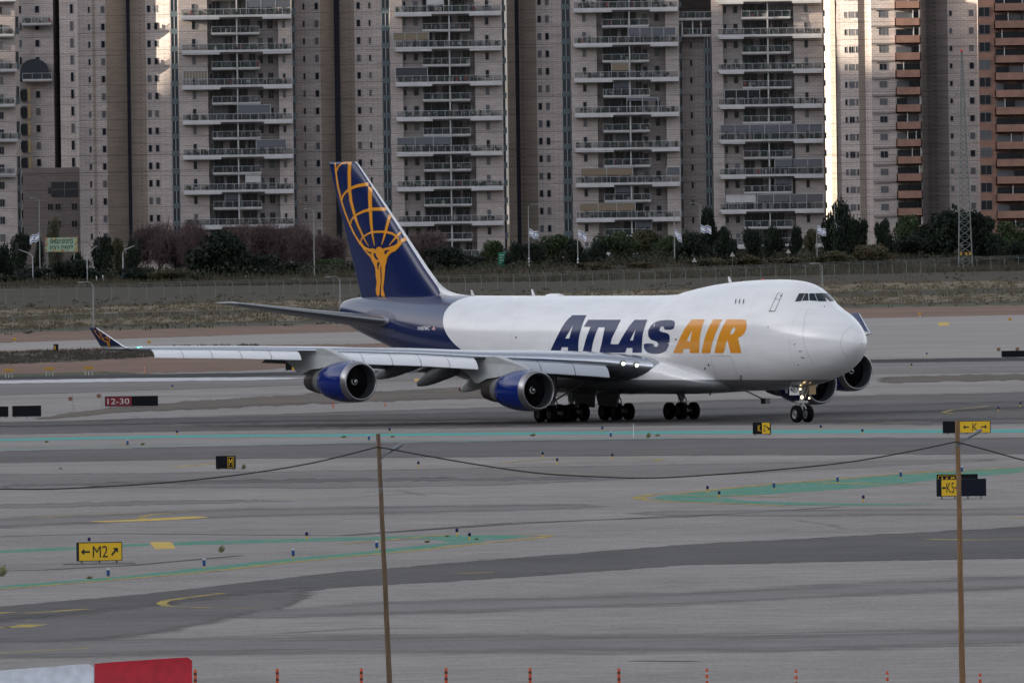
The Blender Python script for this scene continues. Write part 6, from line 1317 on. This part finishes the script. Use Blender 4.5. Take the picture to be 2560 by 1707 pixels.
# overhead wires across the towers
for k, (a, b, c, D) in enumerate(((560, 300, 262, 2990), (590, 330, 300, 2995), (300, 372, 386, 2990), (150, 120, 118, 2998), (245, 238, 246, 2996), (330, 392, 372, 2985), (440, 438, 430, 2986))):
    p0, p1, p2 = P(-80, a if k > 1 else (392 if k == 0 else 440), D), P(1280, b + 60 if k < 2 else b, D), P(2640, c, D); m = MB(); pts = []
    for i in range(41):
        t = i / 40; x = p0.x + (p2.x - p0.x) * t; z = p0.z * (1 - t) * (1 - 2 * t) + p1.z * 4 * t * (1 - t) + p2.z * t * (2 * t - 1); pts.append((x, D, z))
    m.tube(pts, .022, 4); o = m.build('overhead_wire', mat('wire_black', (.02, .02, .022), .7))
    tag(o, ['overhead wire sagging from tower to mast, upper of the steep pair', 'overhead wire just under the steep pair\'s upper one', 'overhead wire passing near the top of the tail fin', 'topmost overhead wire crossing the towers', 'second overhead wire from the top', 'overhead wire meeting the lower mast crossarm', 'lowest overhead wire across the towers'][k], 'overhead wire', 'power lines before the towers')

# ------------------------------------------------------------------ airfield signs
S_blk = mat('sign_black', (.006, .007, .010), .6, spec=.15); S_yel = mat('sign_yellow', (.80, .50, .012), .5); S_red = mat('sign_red', (.18, .006, .018), .45); S_wht = mat('sign_letter_white', (.62, .62, .62), .5)
S_side = mat('sign_side', (.007, .011, .022), .6, spec=.15); S_leg = mat('sign_leg', (.12, .12, .12), .7); S_tx = mat('sign_letter_black', (.012, .012, .012), .5)
def arrow(q, x, z, L, ang, th, y, mi=0):
    c, s = math.cos(ang), math.sin(ang)
    def T(a, b): return (x + a * c - b * s, y, z + a * s + b * c)
    q.add([T(-L / 2, -th / 2), T(L / 2 - th * .8, -th / 2), T(L / 2 - th * .8, th / 2), T(-L / 2, th / 2)], [(0, 1, 2, 3)], mi)
    k = th * 1.15; h = L * .36
    q.add([T(L / 2, 0), T(L / 2 - h, h), T(L / 2 - h - k * .2, h - k), T(L / 2 - k * 1.1, 0)], [(0, 1, 2, 3)], mi)
    q.add([T(L / 2, 0), T(L / 2 - k * 1.1, 0), T(L / 2 - h - k * .2, -h + k), T(L / 2 - h, -h)], [(0, 1, 2, 3)], mi)
def sign(label, pxa, pxb, pytop, pybot, legpx, panels, rot=0., deep=.26, legs=3, name='taxiway_sign'):
    """front face spans pxa..pxb, panel bottom at pybot, ground contact legpx lower"""
    g = G((pxa + pxb) / 2, pybot + legpx); s = F / g.y; a, b = P(pxa, pybot, g.y), P(pxb, pybot, g.y)
    w_ = (b.x - a.x) / math.cos(rot); h = (pybot - pytop) / s; z0 = legpx / s
    t = thing(name, label, 'airfield sign', (a.x, g.y, 0), rot)
    q = MB(); q.box(0, w_, 0, deep, z0, z0 + h); q.build('cabinet', S_side if rot > 0 else S_blk, t)
    e = .03; q = MB(); q.box(0, w_, -.02, -.001, z0, z0 + e); q.box(0, w_, -.02, -.001, z0 + h - e, z0 + h); q.box(0, e, -.02, -.001, z0 + e, z0 + h - e); q.box(w_ - e, w_, -.02, -.001, z0 + e, z0 + h - e); q.build('frame', S_blk, t)
    for (f0, f1, bgm, items, border) in panels:
        x0, x1 = w_ * f0, w_ * f1; q = MB(); q.box(x0 + e * (f0 == 0), x1 - e * (f1 == 1), -.012, -.002, z0 + e, z0 + h - e); p = q.build('sign_panel', bgm, t)
        if border:
            q = MB(); m_ = .06; th = .022
            q.box(x0 + m_, x1 - m_, -.018, -.013, z0 + m_, z0 + m_ + th); q.box(x0 + m_, x1 - m_, -.018, -.013, z0 + h - m_ - th, z0 + h - m_); q.box(x0 + m_, x0 + m_ + th, -.018, -.013, z0 + m_ + th, z0 + h - m_ - th); q.box(x1 - m_ - th, x1 - m_, -.018, -.013, z0 + m_ + th, z0 + h - m_ - th); q.build('border', border, p)
        for it in items:
            if it[0] == 'A':
                _, u, ang, L, tm = it; q = MB(); arrow(q, x0 + (x1 - x0) * u, z0 + h * .5, L * h, ang, .10 * h, -.022); q.build('arrow', tm, p)
            else:
                tx, u0, u1, tm = it[0], it[1], it[2], it[3]; hh = it[4] if len(it) > 4 else .56
                v, f, _a = text_geo(tx, bold=.0); q = MB(); q.add([(x0 + (x1 - x0) * (u0 + (u1 - u0) * c_[0]), -.02, z0 + h * (.5 - hh / 2) + h * hh * c_[1]) for c_ in v], f); q.build('lettering', tm, p)
    for i in range(legs if z0 > .02 else 0):
        x = w_ * (.1 + .8 * i / max(1, legs - 1)); q = MB(); q.tube([(x, deep / 2, .02), (x, deep / 2, z0)], .03, 6); q.tube([(x, deep / 2, 0), (x, deep / 2, .02)], .09, 8); q.build('leg', S_leg, t)
    return t, w_, h, z0
PI = math.pi
t, w_, h_, z0 = sign('yellow sign with black letters M2 between two arrows', 196, 305, 1355, 1402, 5, [(0, 1, S_yel, [('A', .16, PI, .48, S_tx), ('M2', .33, .67, S_tx, .62), ('A', .83, R(50), .52, S_tx)], None)], rot=R(14), deep=.42)
g = G(245, 1410); q = MB(); q.box(-1.6, 1.7, -.5, .6, 0, .05); o = q.build('sign_plinth', M_asph2); o.location = g; tag(o, 'flat concrete plinth under the yellow M2 sign', 'plinth')
sign('small black sign with a yellow bordered M', 540, 587, 1139, 1171, 2, [(0, .58, S_blk, [], None), (.58, 1, S_blk, [('M', .28, .72, S_yel, .55)], S_yel)], rot=R(-12), deep=.35, legs=2)
sign('red runway sign reading 12-30 with a black half', 263, 395, 990, 1015, 3, [(0, .5, S_red, [('12-30', .09, .91, S_wht, .56)], None), (.5, 1, S_blk, [], None)], rot=R(6))
sign('black back of a sign right of the one cut by the left edge', 31, 103, 1014, 1041, 2, [(0, 1, S_blk, [], None)], rot=R(4))
sign('black back of a sign cut by the left edge', -40, 21, 1016, 1042, 2, [(0, 1, S_blk, [], None)], rot=R(4))
sign('small sign reading K on black and Z with an arrow on yellow', 1882, 1926, 1055, 1085, 2.5, [(0, .53, S_blk, [('K', .56, .86, S_yel, .52)], None), (.53, 1, S_yel, [('Z', .12, .5, S_tx, .5), ('A', .74, R(-48), .42, S_tx)], None)], rot=R(-10), deep=.3, legs=2)
sign('yellow sign with letter K between arrows, black left end', 2357, 2476, 1052, 1082, 2.5, [(0, .36, S_blk, [], None), (.36, 1, S_yel, [('A', .20, PI, .5, S_tx), ('K', .41, .58, S_tx, .62), ('A', .79, 0, .5, S_tx)], None)], rot=R(-6))
sign('rear sign of the pair, black with a yellow bordered K5', 2343, 2445, 1185, 1222, 6, [(0, .56, S_blk, [('K5', .2, .8, S_yel, .6)], S_yel), (.56, 1, S_blk, [], None)], rot=R(4))
sign('front sign of the pair, yellow K5 between arrows and black right half', 2343, 2466, 1197, 1240, 7, [(0, .09, S_side, [], None), (.09, .45, S_yel, [('A', .13, PI, .24, S_tx), ('K5', .28, .72, S_tx, .6), ('A', .87, 0, .24, S_tx)], None), (.45, 1, S_side, [], None)], rot=R(5), deep=.35, legs=4)
sign('long black sign back at the right edge of the runway', 2504, 2640, 876, 892, 1, [(0, 1, S_blk, [], None)])
sign('black and yellow sign seen behind the outer engine pylon', 714, 752, 903, 925, 2, [(0, .42, S_blk, [], None), (.42, .7, S_yel, [], None), (.7, 1, S_blk, [], None)], legs=2)
sign('narrow black distance marker with yellow figure on the far taxiway edge', 134, 146, 860, 878, 2, [(0, .6, S_blk, [('8', .25, .75, S_yel, .6)], None), (.6, 1, S_blk, [], None)], legs=2)

# ------------------------------------------------------------------ edge lights, markers and small units
B_blue = mat('lens_blue', (.004, .008, .09), .35); B_yel = mat('lamp_yellow', (.55, .40, .08), .6); B_wht = mat('marker_white', (.6, .62, .62), .6); B_bl2 = mat('marker_blue', (.006, .06, .22), .5); B_or = mat('marker_orange', (.60, .10, .02), .6); B_amb = mat('box_amber', (.50, .27, .03), .6)
def simple(name, label, cat, g, parts, group=None):
    t = thing(name, label, cat, (g.x, g.y, 0), 0, group)
    for nm, q, m in parts: q.build(nm, m, t, smooth=True)
    return t
LAMP = None
LMP = [(443, 1089, 'blue lamp on the teal band at left'), (767, 1348, 'blue lamp on the left green band'), (223, 1362, 'blue lamp behind the yellow M2 sign'), (974, 1083, 'blue lamp on the teal band right of the near pole'), (1506, 1080, 'blue lamp on the teal band below the main wheels'), (1046, 1168, 'blue lamp right of the near pole top'),
       (1357, 1144, 'upper of the two blue lamps at the loop line'), (1393, 1160, 'lower of the two blue lamps at the loop line'), (1531, 1148, 'blue lamp inside the yellow loop line'), (1142.5, 1339, 'left of the two blue lamps on the left island tip'), (1174, 1350, 'right of the two blue lamps on the left island tip'), (1769, 1231, 'blue lamp on the upper edge of the right island'),
       (1798, 1244, 'blue lamp inside the tip of the right island'), (2158.5, 1255, 'blue lamp below the right island'), (2052, 1076, 'blue lamp behind the teal band right of the nose'), (2156, 1086, 'blue lamp on the teal band right of the nose'), (2496, 1029, 'left blue lamp beyond the arrow sign'), (2551, 1017, 'right blue lamp beyond the arrow sign'), (2279, 919, 'small lamp on the far line right of the engines'), (431, 973, 'small lamp beyond the red sign'), (1116, 943, 'small lamp between the two near engines'), (2317, 891, 'tiny lamp above the black line at right')]
for x, y, lb in LMP:
    g = G(x, y)
    if LAMP is None:
        a = MB(); a.tube([(0, 0, 0), (0, 0, .20)], .045, 8); b = MB(); b.tube([(0, 0, .20), (0, 0, .24), (0, 0, .34), (0, 0, .38)], [.065, .08, .08, .04], 10)
        LAMP = simple('taxiway_light', lb, 'taxiway light', g, [('stem', a, B_yel), ('lens', b, B_blue)], 'blue taxiway edge lights')
    else: c = copy_tree(LAMP); c.location = g; c['label'] = lb
MARK = None
for x, y, lb in [(319, 1115, 'blue marker post on the pale strip at left'), (270.7, 1444, 'blue and white marker post nearest the M2 sign'), (510.5, 1419, 'blue and white marker post second from left on the lower green arm'), (733, 1394, 'blue and white marker post third from left on the lower green arm'), (942, 1374, 'blue and white marker post just left of the wooden pole base line'), (922.5, 1103, 'blue marker post left of the wooden pole top'), (1527, 1095, 'blue marker post left of the white stake'),
                 (1935, 1223, 'blue marker post leftmost on the right green arm'), (2094, 1208, 'blue marker post second on the right green arm'), (2252, 1195, 'blue marker post third on the right green arm'), (2405, 1183, 'blue marker post behind the paired signs')]:
    g = G(x, y)
    if MARK is None:
        a = MB(); a.tube([(0, 0, 0), (0, 0, .09)], .06, 8); b = MB(); b.tube([(0, 0, .09), (0, 0, .36)], .075, 8); c = MB(); c.tube([(0, 0, .36), (0, 0, .44)], .065, 8)
        MARK = simple('edge_marker', lb, 'edge marker', g, [('base', a, B_yel), ('band', b, B_bl2), ('top', c, B_wht)], 'blue and white edge markers')
    else: c = copy_tree(MARK); c.location = g; c['label'] = lb
g = G(1584, 1095); o = MB().tube([(0, 0, 0), (0, 0, .95)], .035, 6).build('white_stake', B_wht); o.location = g; tag(o, 'thin white stake in front of the teal band', 'stake')
for x, y0, y1, lb in ((833, 1020, 1006, 'orange stake just under the outer engine'), (963, 1016, 1008, 'small orange stake right of the outer engine'), (361, 934, 911, 'red and white stake on the brown soil below the wing')):
    g = G(x, y0); h = (y0 - y1) / (F / g.y); t = thing('marker_stake', lb, 'stake', g); n = 5
    for i in range(n): q = MB(); q.tube([(0, 0, h * i / n), (0, 0, h * (i + 1) / n)], .055, 6); q.build('band', B_or if i % 2 == 0 or 'orange' in lb else mat('band_pale', (.5, .4, .38), .6), t)
for x, y, lb in ((22, 944, 'leftmost of the three amber approach units on white legs'), (124, 940, 'middle amber approach unit on white legs'), (222, 938, 'rightmost amber approach unit on white legs')):
    g = G(x, y); s_ = g.y / F; q = MB(); q.box(-.42, .42, -.3, .3, .55, .80); t = thing('approach_light_unit', lb, 'approach light unit', g, 0, 'amber approach light units'); q.build('lamp_box', B_amb, t)
    for dx in (-.3, 0, .3): q = MB(); q.tube([(dx, 0, 0), (dx, 0, .55)], .035, 5); q.build('leg', B_wht, t)
for x, y, lb in ((37, 857, 'small amber lamp on the far taxiway at left'), (373, 864, 'small amber lamp above the near wing'), (2525, 806, 'small amber lamp on the far taxiway at right'), (2300, 793, 'small pale lamp at the soil verge on the right')):
    g = G(x, y); a = MB(); a.tube([(0, 0, 0), (0, 0, .22)], .05, 6); b = MB(); b.tube([(0, 0, .22), (0, 0, .3), (0, 0, .5), (0, 0, .56)], [.12, .2, .2, .1], 10); simple('runway_light', lb, 'runway light', g, [('stem', a, B_wht), ('lamp', b, B_amb)], 'amber runway lights')
for x, y, yt, lb in ((182, 1026, 985, 'left guard lamp pair on a pole beside the red sign'), (253, 1019, 978, 'right guard lamp on a pole touching the red sign'), (2501, 892, 866, 'guard lamp at the left end of the long black sign'), (2548, 892, 865, 'guard lamp above the long black sign')):
    g = G(x, y); s_ = g.y / F; h = (y - yt) * s_; t = thing('guard_light', lb, 'guard light', g, 0, 'guard lights on short poles'); q = MB(); q.tube([(0, 0, 0), (0, 0, h)], .03, 6); q.tube([(.15, 0, 0), (.15, 0, h * .4)], .025, 5); q.build('pole', mat('pole_chequer', (.3, .3, .32), .6), t)
    q = MB(); q.tube([(-.18, -.05, h * .72), (-.18, .18, h * .72)], .17, 12); q.build('lamp', mat('guard_brown', (.20, .10, .06), .5), t)

# ------------------------------------------------------------------ foreground: wooden poles, cable, barrier, posts
M_wood = mat('old_wood', (.135, .090, .055), .85, var=.35, scale=5, stretch=(3, 3, .25), bump=.3)
M_wood2 = mat('tan_wood', (.20, .115, .055), .85, var=.35, scale=5, stretch=(3, 3, .25), bump=.3)
M_lampg = mat('lamp_grey', (.16, .18, .20), .45)
M_cable = mat('cable_black', (.018, .018, .020), .7)
YP = 572.
def wood_pole(label, topx, topy, botx, boty, m, wt, wb):
    a = P(botx, boty, YP); b = P(topx, topy, YP); s_ = YP / F; d = (b - a); base = a + d * (-a.z / d.z) if a.z > 0 else a
    base = a + d * ((-.0 - a.z) / d.z); t = thing('utility_pole', label, 'utility pole', base); L = b - base
    q = MB(); n = 24; r0, r1 = wb * s_ / 2, wt * s_ / 2; pts = []
    rr = random.Random(int(topx))
    for i in range(n + 1): u = i / n; pts.append(Vector((0, 0, 0)) + L * u + Vector((rr.uniform(-.008, .008), rr.uniform(-.01, .01), 0)))
    q.tube(pts, [r0 + (r1 - r0) * i / n + rr.uniform(-.003, .003) for i in range(n + 1)], 16); q.build('pole', m, t, smooth=True)
    c = L * .925 if topx < 1500 else L * .93
    q = MB(); q.tube([c - Vector((0, 0, .55)), c + Vector((.05, -.05, -.2)), c + Vector((.25, -.05, .02)), c + Vector((.42, -.05, .1))], .025, 6); q.tube([c + Vector((.02, 0, -.05)), c + Vector((.3, -.05, .05))], .02, 6); q.build('lamp_bracket', M_lampg, t)
    q = MB(); k = c + Vector((.30, -.05, .05)); ax = Vector((.86, 0, .5)).normalized(); bx_ = Vector((-.5, 0, .86)).normalized()
    q.loft([[k + ax * u + (bx_ * math.sin(t_) * .055 + Vector((0, .10, 0)) * math.cos(t_)) * w_ for t_ in [6.283 * j / 10 for j in range(10)]] for u, w_ in ((0, .5), (.08, .9), (.22, 1.0), (.36, 1.3), (.50, 1.25), (.60, .5))]); q.build('lamp_head', M_lampg, t, smooth=True)
    q = MB()
    for zf_ in ((.80, .79) if topx < 1500 else (.92, .91)): q.tube([L * zf_ - Vector((0, 0, .03)), L * zf_ + Vector((0, 0, .03))], (r0 + (r1 - r0) * zf_) * 1.08, 12)
    q.build('strap', M_lampg, t)
    return base, L
b1, L1 = wood_pole('dark weathered wooden pole standing left of centre in the foreground', 945.5, 1084, 974, 1707, M_wood, 10.5, 14.5)
b2, L2 = wood_pole('tan wooden pole at the right of the foreground', 2393.5, 1051, 2406, 1707, M_wood2, 11, 16)
def cable(pts, label):
    m = MB(); g = []
    for i in range(len(pts) - 1):
        p0 = pts[max(i - 1, 0)]; p1, p2 = pts[i], pts[i + 1]; p3 = pts[min(i + 2, len(pts) - 1)]
        for k in range(8):
            t = k / 8; g.append(tuple(.5 * ((2 * p1[j]) + (-p0[j] + p2[j]) * t + (2 * p0[j] - 5 * p1[j] + 4 * p2[j] - p3[j]) * t * t + (-p0[j] + 3 * p1[j] - 3 * p2[j] + p3[j]) * t ** 3) for j in (0, 1)))
    g.append(pts[-1]); m.tube([P(x, y, YP - .15) for x, y in g], .025, 6); tag(m.build('hanging_cable', M_cable, smooth=True), label, 'cable', 'cables strung between the wooden poles')
cable(X(-260, 1224, -120, 1223, 0, 1222, 100, 1222.5, 200, 1219, 400, 1207, 600, 1186, 780, 1157, 943, 1117), 'black cable sagging from the dark pole to the left edge')
cable(X(943, 1117, 985, 1124, 1060, 1138, 1206, 1163, 1353, 1183, 1520, 1192.5, 1646, 1194, 1784, 1186, 1951, 1173, 2119, 1155, 2260, 1131, 2390, 1104), 'black cable sagging between the two wooden poles')
cable(X(2390, 1104, 2420, 1112, 2480, 1128, 2560, 1150, 2700, 1180), 'short black cable leaving the tan pole to the right')
# red and white barrier
def barrier(name, label, xa, xb, ya, yb, m, bevel):
    D = 590.; a, b = P(xa, ya, D), P(xb, yb, D); g = MB(); w_ = b.x - a.x; prof = [(-.28, 0), (-.28, .22), (-.10, .5), (-.08, 1.0), (.08, 1.0), (.10, .5), (.28, .22), (.28, 0)]
    h0, h1 = a.z, b.z; xs_ = [(0, 1.0, h0 - .02), (.06, 1, h0)] + [(u, 1, h0 + (h1 - h0) * u) for u in (.2, .4, .6, .8, .93)] + [(.955, 1, h1 - .01), (1.0, 1, h1 - .13 if bevel else h1 - .03)]
    q = MB(); rr = random.Random(int(xa)); q.loft([[(w_ * u, y, z * h + (rr.uniform(-.006, .006) if z > .9 else 0)) for y, z in prof] for u, k, h in xs_])
    o = q.build(name, m, smooth=True); o.location = (a.x, D, 0); tag(o, label, 'barrier', 'painted road barriers')
M_bred = mat('barrier_red', (.46, .003, .020), .5, var=.22, scale=2.5); M_bwht = mat('barrier_white', (.66, .70, .78), .6, var=.16, scale=2.5)
barrier('road_barrier', 'bright red barrier block at the bottom left corner', 236, 480, 1657, 1641, M_bred, True)
barrier('road_barrier', 'dirty white barrier block at the bottom left corner', -20, 234, 1677, 1658, M_bwht, True)
barrier('road_barrier', 'white barrier block outside the left edge', -270, -22, 1694, 1678, M_bwht, True)
WB = None
for i, (x, y) in enumerate(X(488, 1672, 693, 1670, 903, 1669, 1115, 1668, 1325, 1668, 1547, 1669, 1767, 1670, 1990, 1673, 2218, 1677, 2450, 1682)):
    D = 586.; tp = P(x, y, D); lb = ['orange post touching the red barrier', 'second orange post from the barrier', 'orange post left of the dark wooden pole', 'first orange post right of the dark wooden pole', 'orange post nearest the middle of the bottom edge', 'orange post just right of the middle', 'orange post banded in white, fourth from the right', 'orange post banded in white, third from the right', 'orange post banded in white, left of the tan pole', 'orange post banded in white, right of the tan pole'][i]
    t = thing('delineator_post', lb, 'post', (tp.x, D, 0), 0, 'orange delineator posts along the bottom edge')
    q = MB(); q.tube([(0, 0, 0), (0, 0, tp.z - .04), (0, 0, tp.z)], [.055, .055, .03], 10); q.build('post', mat('post_orange', (.50, .075, .018), .6, var=.2, scale=4), t, smooth=True)
    for k in range(4):
        z = tp.z - .16 - k * .22; q = MB(); q.tube([(0, 0, z - .045), (0, 0, z + .045)], .058, 10); q.build('band', mat('band_dark', (.09, .02, .015), .6) if i < 6 else mat('band_grey', (.42, .42, .42), .6), t)
    q = MB(); q.tube([(0, 0, 0), (0, 0, .04)], .12, 10); q.build('base', S_leg, t)
